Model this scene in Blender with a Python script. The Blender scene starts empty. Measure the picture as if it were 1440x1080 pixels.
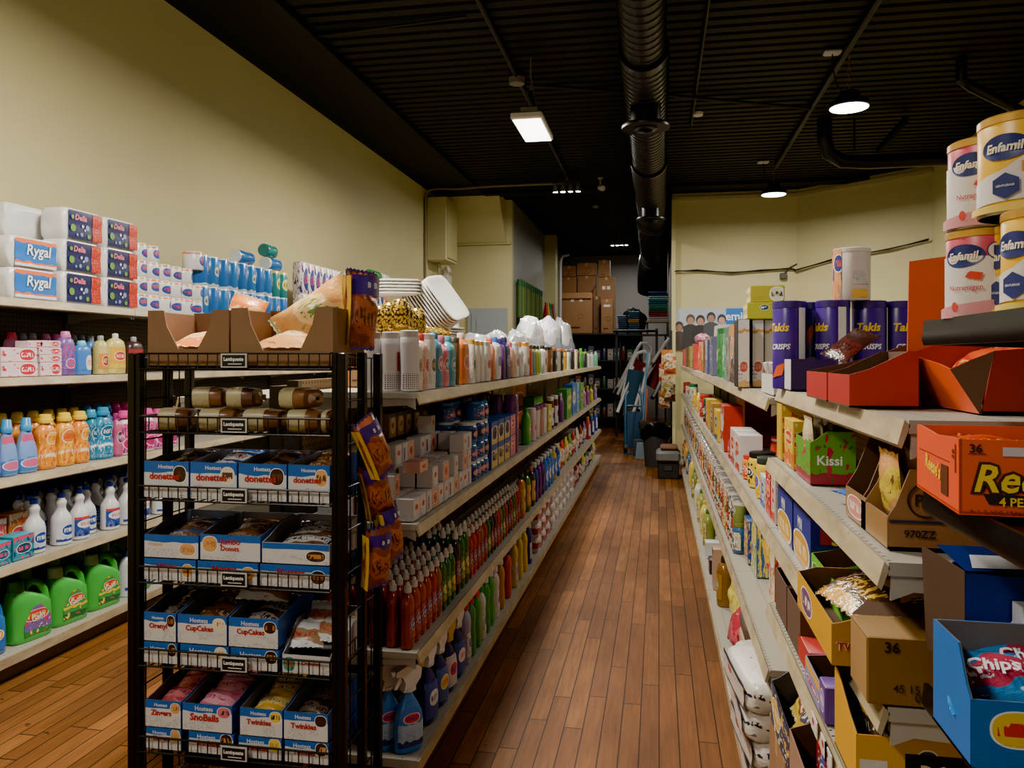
import bpy, math, random
from mathutils import Vector, Matrix, noise
R = random.Random(7)
PI = math.pi
col = bpy.context.scene.collection
F = 1120.0; EYE = 1.5; TH = math.atan(206 / F); CT = math.cos(TH); ST = math.sin(TH)
def dep(X, Y): return -X * ST + Y * CT
def ypx(X, px):                       # depth along the aisle of the point on the plane x=X seen at pixel column px
    zc = F * X / CT / (px - 926.0); return (zc + X * ST) / CT
def xpx(Y, px):
    k = (px - 720) / F; return Y * (k * CT - ST) / (CT + k * ST)
def zpy(X, Y, py): return EYE - (py - 503) * dep(X, Y) / F
# ------------------------------------------------------------------ materials
MC = {}
def nt(m):
    m.use_nodes = True; n = m.node_tree; n.nodes.clear(); return n
def lin(c):
    return tuple(((v / 255 / 12.92) if v / 255 <= .04045 else ((v / 255 + .055) / 1.055) ** 2.4) for v in c)
def new_mat(name):
    m = bpy.data.materials.new(name); t = nt(m)
    o = t.nodes.new('ShaderNodeOutputMaterial'); b = t.nodes.new('ShaderNodeBsdfPrincipled')
    t.links.new(b.outputs[0], o.inputs[0]); return m, t, b
def val(t, v):
    return v
def mth(t, op, a, b=None, c=None):
    n = t.nodes.new('ShaderNodeMath'); n.operation = op
    for i, x in enumerate((a, b, c)):
        if x is None: continue
        if isinstance(x, (int, float)): n.inputs[i].default_value = x
        else: t.links.new(x, n.inputs[i])
    return n.outputs[0]
def mix(t, fac, a, b):
    n = t.nodes.new('ShaderNodeMix'); n.data_type = 'RGBA'
    for i, x in ((0, fac), (6, a), (7, b)):
        if isinstance(x, (int, float)): n.inputs[i].default_value = x
        elif isinstance(x, tuple): n.inputs[i].default_value = (*x[:3], 1)
        else: t.links.new(x, n.inputs[i])
    return n.outputs[2]
def coords(t, kind='Generated'):
    tc = t.nodes.new('ShaderNodeTexCoord'); s = t.nodes.new('ShaderNodeSeparateXYZ')
    t.links.new(tc.outputs[kind], s.inputs[0]); return tc.outputs[kind], s.outputs
def noise_tex(t, vec, scale, detail=2, rough=.5, stretch=None):
    if stretch:
        mp = t.nodes.new('ShaderNodeMapping'); mp.inputs['Scale'].default_value = stretch
        t.links.new(vec, mp.inputs[0]); vec = mp.outputs[0]
    n = t.nodes.new('ShaderNodeTexNoise'); n.inputs['Scale'].default_value = scale
    n.inputs['Detail'].default_value = detail; n.inputs['Roughness'].default_value = rough
    t.links.new(vec, n.inputs['Vector']); return n.outputs['Fac']
def ramp(t, fac, stops):
    n = t.nodes.new('ShaderNodeValToRGB'); e = n.color_ramp.elements
    while len(e) < len(stops): e.new(.5)
    for q, (p, c) in zip(e, stops): q.position = p; q.color = (*c[:3], 1)
    t.links.new(fac, n.inputs[0]); return n.outputs[0]
def bump(t, b, h, strength=.3, dist=.01):
    n = t.nodes.new('ShaderNodeBump'); n.inputs['Strength'].default_value = strength; n.inputs['Distance'].default_value = dist
    t.links.new(h, n.inputs['Height']); t.links.new(n.outputs[0], b.inputs['Normal'])
def P(c, rough=.5, metal=0.0, var=.12, scale=6.0, trans=0.0, emit=0.0):
    """a plain material in an sRGB colour with a little procedural mottling"""
    k = ('P', c, rough, metal, var, scale, trans, emit)
    if k in MC: return MC[k]
    m, t, b = new_mat('paint'); l = lin(c)
    vec, _ = coords(t, 'Object')
    f = noise_tex(t, vec, scale * 5, 3)
    b.inputs['Roughness'].default_value = rough; b.inputs['Metallic'].default_value = metal
    t.links.new(mix(t, f, tuple(x * (1 - var) for x in l), tuple(min(1, x * (1 + var)) for x in l)), b.inputs['Base Color'])
    if trans: b.inputs['Transmission Weight'].default_value = trans
    if emit:
        b.inputs['Emission Color'].default_value = (*l, 1); b.inputs['Emission Strength'].default_value = emit
    MC[k] = m; return m
def PL(c, rough=.28): return P(c, rough, 0, .05)
def PR(base, c2, c3, seed=0, logo=(.5, .6, .34, .2), bands=(), text=1.0, tone=(60, 50, 50), rough=.38, blobs=0.0):
    """printed paper or film: base colour, a lozenge-shaped logo, colour bands by height, rows of fine print, blotches of artwork"""
    k = ('PR', base, c2, c3, seed, logo, tuple(bands), text, tone, rough, blobs)
    if k in MC: return MC[k]
    m, t, b = new_mat('print'); vec, s = coords(t)
    x, y, z = s[0], s[1], s[2]
    colr = lin(base)
    for (z0, z1, cc) in bands:
        wob = mth(t, 'MULTIPLY', mth(t, 'SUBTRACT', noise_tex(t, vec, 2.5 + seed % 3, 0), .5), .12)
        zz = mth(t, 'ADD', z, wob)
        msk = mth(t, 'MULTIPLY', mth(t, 'GREATER_THAN', zz, z0), mth(t, 'LESS_THAN', zz, z1))
        colr = mix(t, msk, colr, lin(cc))
    off = t.nodes.new('ShaderNodeVectorMath'); off.operation = 'ADD'; off.inputs[1].default_value = (seed * 1.37, seed * .71, seed * 2.13)
    t.links.new(vec, off.inputs[0]); ov = off.outputs[0]
    if blobs > 0:
        n1 = noise_tex(t, ov, 5.2, 2, .5, (1, 1, .8)); n2 = noise_tex(t, ov, 8.5, 2, .5)
        colr = mix(t, mth(t, 'GREATER_THAN', n1, .62 - blobs * .12), colr, lin(c2))
        colr = mix(t, mth(t, 'GREATER_THAN', n2, .66 - blobs * .12), colr, lin(c3))
    if logo:
        u0, v0, ru, rv = logo
        du = mth(t, 'DIVIDE', mth(t, 'SUBTRACT', x, u0), ru); dv = mth(t, 'DIVIDE', mth(t, 'SUBTRACT', z, v0), rv)
        d = mth(t, 'ADD', mth(t, 'POWER', mth(t, 'ABSOLUTE', du), 2.4), mth(t, 'POWER', mth(t, 'ABSOLUTE', dv), 2.4))
        colr = mix(t, mth(t, 'LESS_THAN', d, 1.25), colr, (.8, .8, .78))
        colr = mix(t, mth(t, 'LESS_THAN', d, 1.0), colr, lin(c2))
        lt = noise_tex(t, ov, 5, 1, .5, (5, 5, .6))
        lm = mth(t, 'MULTIPLY', mth(t, 'MULTIPLY', mth(t, 'GREATER_THAN', lt, .5), mth(t, 'LESS_THAN', mth(t, 'ABSOLUTE', dv), .4)), mth(t, 'LESS_THAN', mth(t, 'ABSOLUTE', du), .8))
        colr = mix(t, lm, colr, lin(c3))
    if text > 0:
        row = mth(t, 'FRACT', mth(t, 'MULTIPLY', z, 17.0))
        rid = mth(t, 'GREATER_THAN', noise_tex(t, ov, 3.1, 0, .5), .52)
        nt_ = noise_tex(t, ov, 34, 0, .5, (1, 1, .3))
        tm = mth(t, 'MULTIPLY', mth(t, 'MULTIPLY', mth(t, 'LESS_THAN', row, .42), mth(t, 'GREATER_THAN', nt_, .5)), rid)
        tm = mth(t, 'MULTIPLY', tm, mth(t, 'LESS_THAN', z, .42))
        colr = mix(t, mth(t, 'MULTIPLY', tm, .75 * text), colr, lin(tone))
    if isinstance(colr, tuple): b.inputs['Base Color'].default_value = (*colr, 1)
    else: t.links.new(colr, b.inputs['Base Color'])
    b.inputs['Roughness'].default_value = rough
    MC[k] = m; return m
def FILM(base, c2, c3, seed=0, blobs=.8, rough=.22):
    """glossy crinkled wrapper film"""
    k = ('FILM', base, c2, c3, seed, blobs, rough)
    if k in MC: return MC[k]
    m, t, b = new_mat('film'); vec, s = coords(t)
    off = t.nodes.new('ShaderNodeVectorMath'); off.operation = 'ADD'; off.inputs[1].default_value = (seed * 1.7, seed * .9, seed * 2.3)
    t.links.new(vec, off.inputs[0]); ov = off.outputs[0]
    x, z = s[0], s[2]
    wob = mth(t, 'MULTIPLY', mth(t, 'SUBTRACT', noise_tex(t, ov, 2.2, 1, .5), .5), .5)
    zz = mth(t, 'ADD', z, wob); sl = mth(t, 'ADD', zz, mth(t, 'MULTIPLY', x, .22 if seed % 2 else -.18))
    d = mth(t, 'ABSOLUTE', mth(t, 'SUBTRACT', sl, .5 if seed % 2 else .42))
    band = mth(t, 'LESS_THAN', d, .16 + .05 * blobs)
    sh = noise_tex(t, ov, 3.5, 3, .6)
    colr = mix(t, sh, tuple(v * .72 for v in lin(base)), tuple(min(1, v * 1.25) for v in lin(base)))
    colr = mix(t, mth(t, 'MULTIPLY', band, .9), colr, lin(c2))
    lt = noise_tex(t, ov, 4.5, 1, .5, (4, 4, .9))
    colr = mix(t, mth(t, 'MULTIPLY', mth(t, 'GREATER_THAN', lt, .56), mth(t, 'LESS_THAN', d, .10)), colr, lin(c3))
    sp = noise_tex(t, ov, 6.5, 1, .4)
    colr = mix(t, mth(t, 'MULTIPLY', mth(t, 'GREATER_THAN', sp, .73), .8), colr, lin(c3))
    t.links.new(colr, b.inputs['Base Color']); b.inputs['Roughness'].default_value = rough
    bump(t, b, noise_tex(t, ov, 14, 2, .6), .35, .004)
    MC[k] = m; return m
def CARD(c=(150, 108, 70), rough=.75):
    k = ('CARD', c)
    if k in MC: return MC[k]
    m, t, b = new_mat('cardboard'); vec, s = coords(t, 'Object'); l = lin(c)
    n = noise_tex(t, vec, 9, 3, .6); g = noise_tex(t, vec, 3, 2, .5, (60, 60, 1.2))
    f = mth(t, 'ADD', mth(t, 'MULTIPLY', n, .7), mth(t, 'MULTIPLY', g, .3))
    t.links.new(mix(t, f, tuple(x * .78 for x in l), tuple(x * 1.18 for x in l)), b.inputs['Base Color'])
    b.inputs['Roughness'].default_value = rough; bump(t, b, g, .08, .002)
    MC[k] = m; return m
# ------------------------------------------------------------------ mesh builder
class MB:
    def __init__(s): s.v = []; s.f = []; s.m = []
    def add(s, vs, fs, m=0):
        b = len(s.v); s.v.extend(tuple(q) for q in vs)
        for q in fs: s.f.append(tuple(b + i for i in q)); s.m.append(m)
    def box(s, x0, x1, y0, y1, z0, z1, m=0, bev=0.0):
        if bev <= 0:
            s.add([(x0, y0, z0), (x1, y0, z0), (x1, y1, z0), (x0, y1, z0), (x0, y0, z1), (x1, y0, z1), (x1, y1, z1), (x0, y1, z1)],
                  [(0, 3, 2, 1), (4, 5, 6, 7), (0, 1, 5, 4), (1, 2, 6, 5), (2, 3, 7, 6), (3, 0, 4, 7)], m); return
        b = min(bev, (x1 - x0) * .45, (y1 - y0) * .45, (z1 - z0) * .45)
        def ring(z, i): return [(x0 + i + b, y0 + i, z), (x1 - i - b, y0 + i, z), (x1 - i, y0 + i + b, z), (x1 - i, y1 - i - b, z), (x1 - i - b, y1 - i, z), (x0 + i + b, y1 - i, z), (x0 + i, y1 - i - b, z), (x0 + i, y0 + i + b, z)]
        s.rings([ring(z0, b), ring(z0 + b, 0), ring(z1 - b, 0), ring(z1, b)], m)
    def rings(s, rs, m=0, cap0=True, cap1=True, closed=True):
        n = len(rs[0]); vs = [p for r in rs for p in r]; fs = []
        for i in range(len(rs) - 1):
            for j in range(n if closed else n - 1):
                k = (j + 1) % n
                fs.append((i * n + j, i * n + k, (i + 1) * n + k, (i + 1) * n + j))
        if closed and cap0: fs.append(tuple(reversed(range(n))))
        if closed and cap1: fs.append(tuple((len(rs) - 1) * n + j for j in range(n)))
        s.add(vs, fs, m)
    def lathe(s, prof, n=16, m=0, cx=0, cy=0, ex=1.0, ey=1.0, pw=2.0, cap0=True, cap1=True):
        """prof: (z, r) or (z, rx, ry); pw>2 squares the section"""
        rs = []
        for q in prof:
            z, rx, ry = (q[0], q[1], q[1]) if len(q) == 2 else q
            r = []
            for j in range(n):
                a = 2 * PI * (j + .5) / n; c, d = math.cos(a), math.sin(a)
                r.append((cx + rx * ex * math.copysign(abs(c) ** (2 / pw), c), cy + ry * ey * math.copysign(abs(d) ** (2 / pw), d), z))
            rs.append(r)
        s.rings(rs, m, cap0, cap1)
    def tube(s, path, r, n=8, m=0, cap=True):
        path = [Vector(p) for p in path]; rs = []; up = Vector((0, 0, 1)); prev = None
        rr = r if isinstance(r, (list, tuple)) else [r] * len(path)
        for i, p in enumerate(path):
            d = (path[min(i + 1, len(path) - 1)] - path[max(i - 1, 0)])
            d = d.normalized() if d.length > 1e-9 else Vector((0, 0, 1))
            if prev is None:
                a = up if abs(d.z) < .9 else Vector((1, 0, 0)); u = d.cross(a).normalized()
            else:
                u = prev - d * prev.dot(d); u = u.normalized() if u.length > 1e-6 else d.cross(up).normalized()
            w = d.cross(u); prev = u
            rs.append([p + (u * math.cos(2 * PI * j / n) + w * math.sin(2 * PI * j / n)) * rr[i] for j in range(n)])
        s.rings(rs, m, cap, cap)
    def prism(s, poly, y0, y1, m=0):
        """polygon in x,z extruded along y"""
        n = len(poly); vs = [(x, y0, z) for x, z in poly] + [(x, y1, z) for x, z in poly]
        fs = [tuple(range(n)), tuple(range(2 * n - 1, n - 1, -1))] + [(i, i + n, (i + 1) % n + n, (i + 1) % n) for i in range(n)]
        s.add(vs, fs, m)
    def prismx(s, poly, x0, x1, m=0):
        """polygon in y,z extruded along x"""
        n = len(poly); vs = [(x0, y, z) for y, z in poly] + [(x1, y, z) for y, z in poly]
        fs = [tuple(range(n)), tuple(range(2 * n - 1, n - 1, -1))] + [(i, i + n, (i + 1) % n + n, (i + 1) % n) for i in range(n)]
        s.add(vs, fs, m)
    def grid(s, fn, nu, nv, m=0, wrap=False):
        vs = [fn(i / (nu), j / (nv)) for i in range(nu + 1) for j in range(nv + 1)]
        fs = [(i * (nv + 1) + j, (i + 1) * (nv + 1) + j, (i + 1) * (nv + 1) + j + 1, i * (nv + 1) + j + 1) for i in range(nu) for j in range(nv)]
        s.add(vs, fs, m)
    def xf(s, mat, start=0):
        for i in range(start, len(s.v)): s.v[i] = tuple(mat @ Vector(s.v[i]))
        return s
    def merge(s, o, off=0, mat=None):
        b = len(s.v); s.v.extend(o.v if mat is None else [tuple(mat @ Vector(p)) for p in o.v])
        for q, mm in zip(o.f, o.m): s.f.append(tuple(b + i for i in q)); s.m.append(mm + off)
    def mesh(s, name, mats, ang=42):
        me = bpy.data.meshes.new(name); me.from_pydata(s.v, [], s.f)
        for m in mats: me.materials.append(m)
        if len(mats) > 1: me.polygons.foreach_set('material_index', s.m)
        me.polygons.foreach_set('use_smooth', [True] * len(s.f)); me.update()
        import bmesh as _b
        bm = _b.new(); bm.from_mesh(me); _b.ops.recalc_face_normals(bm, faces=bm.faces); bm.to_mesh(me); bm.free()
        me.set_sharp_from_angle(angle=math.radians(ang)); return me
TXT = {}
def text(mb, s, w, at, m=0, h=None, off=0.0, shear=0.0, bend=None, face='y', rot=0.0):
    """flat lettering of width w (or height h) centred on at=(x,y,z), facing -y (or -x); bend = cylinder radius about the z axis"""
    k = (s, off, shear)
    if k not in TXT:
        cu = bpy.data.curves.new('lettering', 'FONT'); cu.body = s; cu.size = 1; cu.offset = off; cu.shear = shear; cu.resolution_u = 2
        ob = bpy.data.objects.new('lettering_source', cu); col.objects.link(ob)
        bpy.context.view_layer.update()
        me = ob.evaluated_get(bpy.context.evaluated_depsgraph_get()).to_mesh()
        vs = [tuple(v.co) for v in me.vertices]; fs = [tuple(p.vertices) for p in me.polygons]
        bpy.data.objects.remove(ob); bpy.data.curves.remove(cu); TXT[k] = (vs, fs)
    vs, fs = TXT[k]
    if not vs: return
    x0 = min(v[0] for v in vs); x1 = max(v[0] for v in vs); y0 = min(v[1] for v in vs); y1 = max(v[1] for v in vs)
    sx = w / (x1 - x0); sy = sx if h is None else h / (y1 - y0)
    o = []
    for v in vs:
        a = (v[0] - (x0 + x1) / 2) * sx; b = (v[1] - (y0 + y1) / 2) * sy
        if rot: a, b = a * math.cos(rot) - b * math.sin(rot), a * math.sin(rot) + b * math.cos(rot)
        if bend:
            q = a / bend + at[0]; o.append((bend * math.sin(q), -bend * math.cos(q), at[2] + b))
        elif face == 'y': o.append((at[0] + a, at[1], at[2] + b))
        elif face == '-x': o.append((at[0], at[1] - a, at[2] + b))
        elif face == 'x': o.append((at[0], at[1] + a, at[2] + b))
        elif face == 'z': o.append((at[0] + a, at[1] + b, at[2]))
    mb.add(o, fs, m)
# ------------------------------------------------------------------ things
class Tpl:
    def __init__(s, name): s.name = name; s.p = []; s._me = {}; s._one = None
    def part(s, name, mats, parent=None, label=None):
        mb = MB(); s.p.append((name, mb, mats if isinstance(mats, (list, tuple)) else [mats], parent, label)); return mb
    def joined(s):
        if s._one is None:
            mb = MB(); mats = []
            for (n, b, ms, p, l) in s.p:
                mb.merge(b, len(mats)); mats += ms
            s._one = mb.mesh(s.name, mats)
        return s._one
    def me(s, i):
        if i not in s._me: n, b, ms, p, l = s.p[i]; s._me[i] = b.mesh(n, ms)
        return s._me[i]
def props(o, label, cat, group=None, kind=None):
    o['label'] = label; o['category'] = cat
    if group: o['group'] = group
    if kind: o['kind'] = kind
def place(t, loc, rz=0, label='', cat='', group=None, small=False, rot=None, sc=1.0):
    rot = rot or (0, 0, rz)
    if small or len(t.p) == 1:
        o = bpy.data.objects.new(t.name, t.joined()); col.objects.link(o)
    else:
        o = bpy.data.objects.new(t.name, None); col.objects.link(o); o.empty_display_size = .05
        made = {}
        for i, (n, b, ms, p, l) in enumerate(t.p):
            c = bpy.data.objects.new(n, t.me(i)); col.objects.link(c); c.parent = made[p] if p in made else o
            if l: c['label'] = l
            made.setdefault(n, c)
    o.location = loc; o.rotation_euler = rot; o.scale = (sc, sc, sc) if not isinstance(sc, tuple) else sc
    props(o, label, cat, group); return o
def struct(name, mb, mats, ang=40):
    o = bpy.data.objects.new(name, mb.mesh(name, mats if isinstance(mats, (list, tuple)) else [mats], ang)); col.objects.link(o)
    o['kind'] = 'structure'; return o
ORD = 'zeroth first second third fourth fifth sixth seventh eighth ninth tenth eleventh twelfth thirteenth fourteenth fifteenth sixteenth seventeenth eighteenth nineteenth twentieth'.split()
TENS = {2: ('twenty', 'twentieth'), 3: ('thirty', 'thirtieth'), 4: ('forty', 'fortieth'), 5: ('fifty', 'fiftieth'), 6: ('sixty', 'sixtieth'), 7: ('seventy', 'seventieth'), 8: ('eighty', 'eightieth')}
def nth(i): return ORD[i] if i <= 20 else (TENS[i // 10][1] if i % 10 == 0 else TENS[i // 10][0] + '-' + ORD[i % 10])
# ------------------------------------------------------------------ room shell
CEIL = 4.0; XL = -3.4; XR = 3.55; YB = 20.0; YF = -3.5
def mat_floor():
    m, t, b = new_mat('floorboards'); vec, s = coords(t, 'Object'); x, y = s[0], s[1]
    u = mth(t, 'DIVIDE', x, .076); row = mth(t, 'FLOOR', u)
    w = t.nodes.new('ShaderNodeTexWhiteNoise'); w.noise_dimensions = '1D'; t.links.new(row, w.inputs['W'])
    v = mth(t, 'ADD', mth(t, 'DIVIDE', y, 1.05), mth(t, 'MULTIPLY', w.outputs['Value'], 9.0)); cell = mth(t, 'FLOOR', v)
    cb = t.nodes.new('ShaderNodeCombineXYZ'); t.links.new(row, cb.inputs[0]); t.links.new(cell, cb.inputs[1])
    w2 = t.nodes.new('ShaderNodeTexWhiteNoise'); w2.noise_dimensions = '2D'; t.links.new(cb.outputs[0], w2.inputs['Vector'])
    base = ramp(t, w2.outputs['Value'], [(0, lin((122, 76, 36))), (.5, lin((150, 96, 46))), (1, lin((176, 116, 58)))])
    addv = t.nodes.new('ShaderNodeVectorMath'); addv.operation = 'ADD'; t.links.new(vec, addv.inputs[0])
    sc = t.nodes.new('ShaderNodeVectorMath'); sc.operation = 'SCALE'; t.links.new(cb.outputs[0], sc.inputs[0]); sc.inputs['Scale'].default_value = 3.7
    t.links.new(sc.outputs[0], addv.inputs[1])
    g = noise_tex(t, addv.outputs[0], 4, 5, .6, (16, 1.0, 1))
    c = mix(t, mth(t, 'MULTIPLY', g, 1.0), base, lin((74, 42, 20)))
    worn = noise_tex(t, vec, 1.1, 4, .6, (1.6, .55, 1))
    wm = ramp(t, worn, [(.42, (0, 0, 0)), (.68, (1, 1, 1))])
    c = mix(t, mth(t, 'MULTIPLY', wm, .62), c, lin((66, 40, 24)))
    spots = noise_tex(t, vec, 16, 2, .5); c = mix(t, mth(t, 'MULTIPLY', mth(t, 'GREATER_THAN', spots, .74), .7), c, lin((40, 26, 18)))
    fu = mth(t, 'FRACT', u); fv = mth(t, 'FRACT', v)
    gap = mth(t, 'MAXIMUM', mth(t, 'LESS_THAN', fu, .065), mth(t, 'LESS_THAN', fv, .006))
    c = mix(t, mth(t, 'MULTIPLY', gap, .9), c, lin((26, 16, 10)))
    t.links.new(c, b.inputs['Base Color'])
    r = mth(t, 'ADD', .40, mth(t, 'MULTIPLY', worn, .3)); t.links.new(r, b.inputs['Roughness']); b.inputs['Specular IOR Level'].default_value = .16
    hgt = mth(t, 'SUBTRACT', mth(t, 'MULTIPLY', g, .25), gap); bump(t, b, hgt, .35, .004)
    return m
def mat_wall(c, name='wall_paint'):
    m, t, b = new_mat(name); vec, s = coords(t, 'Object'); l = lin(c)
    n = noise_tex(t, vec, .9, 4, .6); n2 = noise_tex(t, vec, 40, 2)
    t.links.new(mix(t, n, tuple(v * .88 for v in l), tuple(v * 1.08 for v in l)), b.inputs['Base Color'])
    b.inputs['Roughness'].default_value = .62; bump(t, b, n2, .06, .003); return m
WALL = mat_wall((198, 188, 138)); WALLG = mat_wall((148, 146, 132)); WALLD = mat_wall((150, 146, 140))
BLACK = P((26, 25, 25), .6, 0, .25)
BLK = P((15, 15, 16), .30, .1, .1)
CREAM = P((206, 194, 168), .42, 0, .10, 3)
DECK = P((196, 190, 178), .5, 0, .06)
f = MB(); f.box(XL - .3, XR + .3, YF - .2, YB + .3, -.1, 0); struct('floor', f, mat_floor())
# ribbed black deck above and the flat soffit along the wall
c = MB(); y = YF - .2; prof = []
while y < YB + .3:
    prof += [(y, CEIL + .05), (y + .09, CEIL + .05), (y + .105, CEIL + .09), (y + .135, CEIL + .09)]; y += .15
c.rings([[(XL - .3, a, z) for a, z in prof], [(XR + .3, a, z) for a, z in prof]], 0, closed=False)
c.box(XL - .3, XR + .3, YF - .2, YB + .3, CEIL + .1, CEIL + .2)
struct('ceiling', c, P((13, 12, 12), .65, 0, .2), 20)
sf = MB(); sf.box(XL, -2.64, YF, 12.0, CEIL, CEIL + .05); struct('trim_soffit', sf, P((22, 21, 21), .7))
bm_ = MB(); bm_.box(-2.64, XR, 11.9, 12.15, CEIL - .0, CEIL + .05); struct('ceiling_beam', bm_, P((24, 22, 22), .7))
w = MB(); w.box(XL - .15, XL, YF, 12.65, 0, CEIL + .05); struct('wall_left', w, WALL)
# far wall beside the store room, its slanted bulkhead and the passage walls
w = MB(); w.box(XL - .15, -2.33, 12.65, 12.8, 0, CEIL + .05)
struct('wall_rear_left', w, WALL)
w = MB(); w.prismx([(12.02, 4.04), (12.649, 4.04), (12.649, 3.36), (12.60, 3.36)], XL, -2.42); struct('wall_bulkhead', w, WALL)
w = MB(); w.box(-2.46, -2.33, 12.801, 16.4, 0, CEIL + .05); struct('wall_passage_left', w, WALLG)
w = MB(); w.box(-2.50, -2.10, 16.401, 16.75, 0, CEIL + .05); struct('wall_pier', w, WALL)
w = MB(); w.box(-2.46, -2.33, 16.751, YB, 0, CEIL + .05); struct('wall_passage_far', w, WALLG)
w = MB(); w.box(-2.6, XR + .2, YB, YB + .15, 0, CEIL + .05); struct('wall_back', w, WALLD)
w = MB(); w.box(.21, 2.06, 12.65, 12.8, 0, CEIL + .05); struct('wall_rear_right', w, WALL)
w = MB()
a = [(2.06, 12.65), (3.58, 11.32), (3.66, 11.42), (2.10, 12.80)]
w.rings([[(x, y, 0) for x, y in a], [(x, y, CEIL + .05) for x, y in a]]); struct('wall_angled', w, WALL)
w = MB(); w.box(.21, .34, 12.801, YB, 0, CEIL + .05); struct('wall_passage_right', w, WALLG)
w = MB(); w.box(XR, XR + .15, YF, 11.4, 0, CEIL + .05); struct('wall_right', w, WALL)
w = MB(); w.box(XR - .14, XR - .001, 7.7, 8.25, 0, CEIL + .04); struct('column_right', w, WALL)
w = MB(); w.box(XL - .15, XR + .15, YF - .15, YF, 0, CEIL + .05); struct('wall_front', w, WALL)
tr = MB(); tr.box(.20, 2.07, 12.60, 12.649, 3.94, 3.99); tr.rings([[(2.07, 12.60, z) for z in (3.94, 3.99)] + [(2.07, 12.649, z) for z in (3.99, 3.94)], [(3.54, 11.28, z) for z in (3.94, 3.99)] + [(3.549, 11.33, z) for z in (3.99, 3.94)]])
struct('trim_cornice', tr, P((178, 168, 130), .6))
tr = MB(); tr.box(.2, .26, 12.56, 12.649, 0, 3.94); struct('trim_corner', tr, P((200, 190, 140), .6))
tr = MB(); tr.box(XL + .001, -2.34, 12.59, 12.645, 3.33, 3.355); struct('trim_bulkhead', tr, P((190, 178, 120), .6))
d = MB(); d.box(-3.05, -2.40, 12.60, 12.645, 0, 2.30)
d.box(-2.98, -2.47, 12.585, 12.60, 1.15, 2.22); d.box(-2.9, -2.55, 12.575, 12.585, 1.25, 2.12)
do = struct('door_1', d, P((150, 156, 160), .5))
# ------------------------------------------------------------------ overhead things
def conduit(name, pts, r, mat, label, cat='conduit', n=8):
    mb = MB(); mb.tube(pts, r, n); t = Tpl(name); t.p.append((name, mb, [mat], None, None)); return place(t, (0, 0, 0), 0, label, cat)
DK = P((34, 32, 31), .5)
conduit('ceiling_conduit', [(-1.25, YF + .1, 4.02), (-1.25, 11.2, 4.02)], .022, DK, 'black conduit running along the ceiling above the panel light')
conduit('ceiling_conduit', [(1.52, YF + .1, 4.02), (1.52, 11.0, 4.02)], .03, DK, 'black conduit running along the ceiling above the two round pendants')
conduit('ceiling_conduit', [(XL + .02, 11.3, 1.9), (XL + .02, 11.3, 3.85), (XL + .08, 11.3, 3.96), (XL + .2, 11.3, 3.985), (-2.9, 11.3, 3.97), (-2.4, 11.3, 3.985), (-1.3, 11.3, 3.99)], .02, P((120, 112, 84), .5), 'pale conduit rising up the left wall and bending across the ceiling')
conduit('ceiling_conduit', [(-1.2, 7.2, 4.0), (-.2, 7.6, 4.0), (1.5, 8.4, 4.0)], .018, DK, 'thin black cable pipe crossing the ceiling beside the junction box')
conduit('ceiling_conduit', [(-3.0, 5.9, 4.02), (-1.4, 5.75, 4.03)], .012, DK, 'short thin black pipe branching toward the left wall')
conduit('ceiling_conduit', [(.35, YF + .1, 4.03), (.35, 8.9, 4.03)], .014, DK, 'slim black pipe along the ceiling beside the round duct')
conduit('ceiling_pipe', [(1.75, 9.0, 4.04), (1.75, 9.0, 3.85), (1.80, 9.05, 3.70), (1.95, 9.1, 3.62), (2.2, 9.1, 3.6), (XR - .15, 9.1, 3.6)], .075, P((24, 23, 23), .35), 'thick black pipe with a swept elbow below the ceiling near the right wall', 'pipe', 14)
conduit('ceiling_pipe', [(2.28, 8.98, 3.68), (2.55, 8.9, 4.0)], .04, P((24, 23, 23), .35), 'short slanting black pipe joining the thick elbowed pipe', 'pipe', 10)
conduit('ceiling_pipe', [(2.55, 7.4, 4.04), (2.55, 7.4, 3.88), (2.62, 7.42, 3.83), (XR - .16, 7.9, 3.62)], .045, P((24, 23, 23), .35), 'black branch pipe dropping from the ceiling to the right-hand column', 'pipe', 10)
conduit('hanger_rod', [(2.05, 9.0, 3.70), (2.05, 9.0, 4.04)], .012, DK, 'thin black hanger rod holding the elbowed pipe', 'rod')
conduit('white_pipe', [(-2.06, 16.9, 0), (-2.06, 16.9, 3.55), (-2.02, 16.95, 3.68), (-1.9, 17.1, 3.72)], .035, P((190, 190, 182), .4), 'white pipe bent at the top beside the passage pier', 'pipe', 10)
# duct
t = Tpl('round_duct'); mt = P((46, 43, 41), .42, .55, .15)
segs = [(YF + .1, 5.55, .145), (5.55, 8.7, .172), (8.7, 12.4, .195), (12.4, 17.0, .245)]
zc_ = 3.62
for (a, b_, r) in segs:
    mb = t.part('duct_section', mt); pts = []; rr = []; y = a
    while y < b_ - .02:
        pts += [(-.1, y, zc_), (-.1, y + .085, zc_), (-.1, y + .09, zc_), (-.1, y + .10, zc_)]; rr += [r, r, r + .006, r + .006]; y += .105
    pts.append((-.1, b_, zc_)); rr.append(r); mb.tube(pts, rr, 24)
    mb.tube([(-.1, b_ - .05, zc_), (-.1, b_ + .0, zc_)], r + .028, 24)
for y in (6.35, 10.6):
    mb = t.part('diffuser', P((30, 28, 28), .35, .3))
    mb.lathe([(3.30, .09), (3.30, .185), (3.315, .19), (3.33, .185), (3.335, .12), (3.50, .12)], 24, cx=-.1, cy=y)
    for q in (.03, .055, .08): mb.lathe([(3.285, q), (3.295, q + .012), (3.305, q)], 20, cx=-.1, cy=y)
mb = t.part('elbow', P((26, 25, 25), .4, .4))
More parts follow.
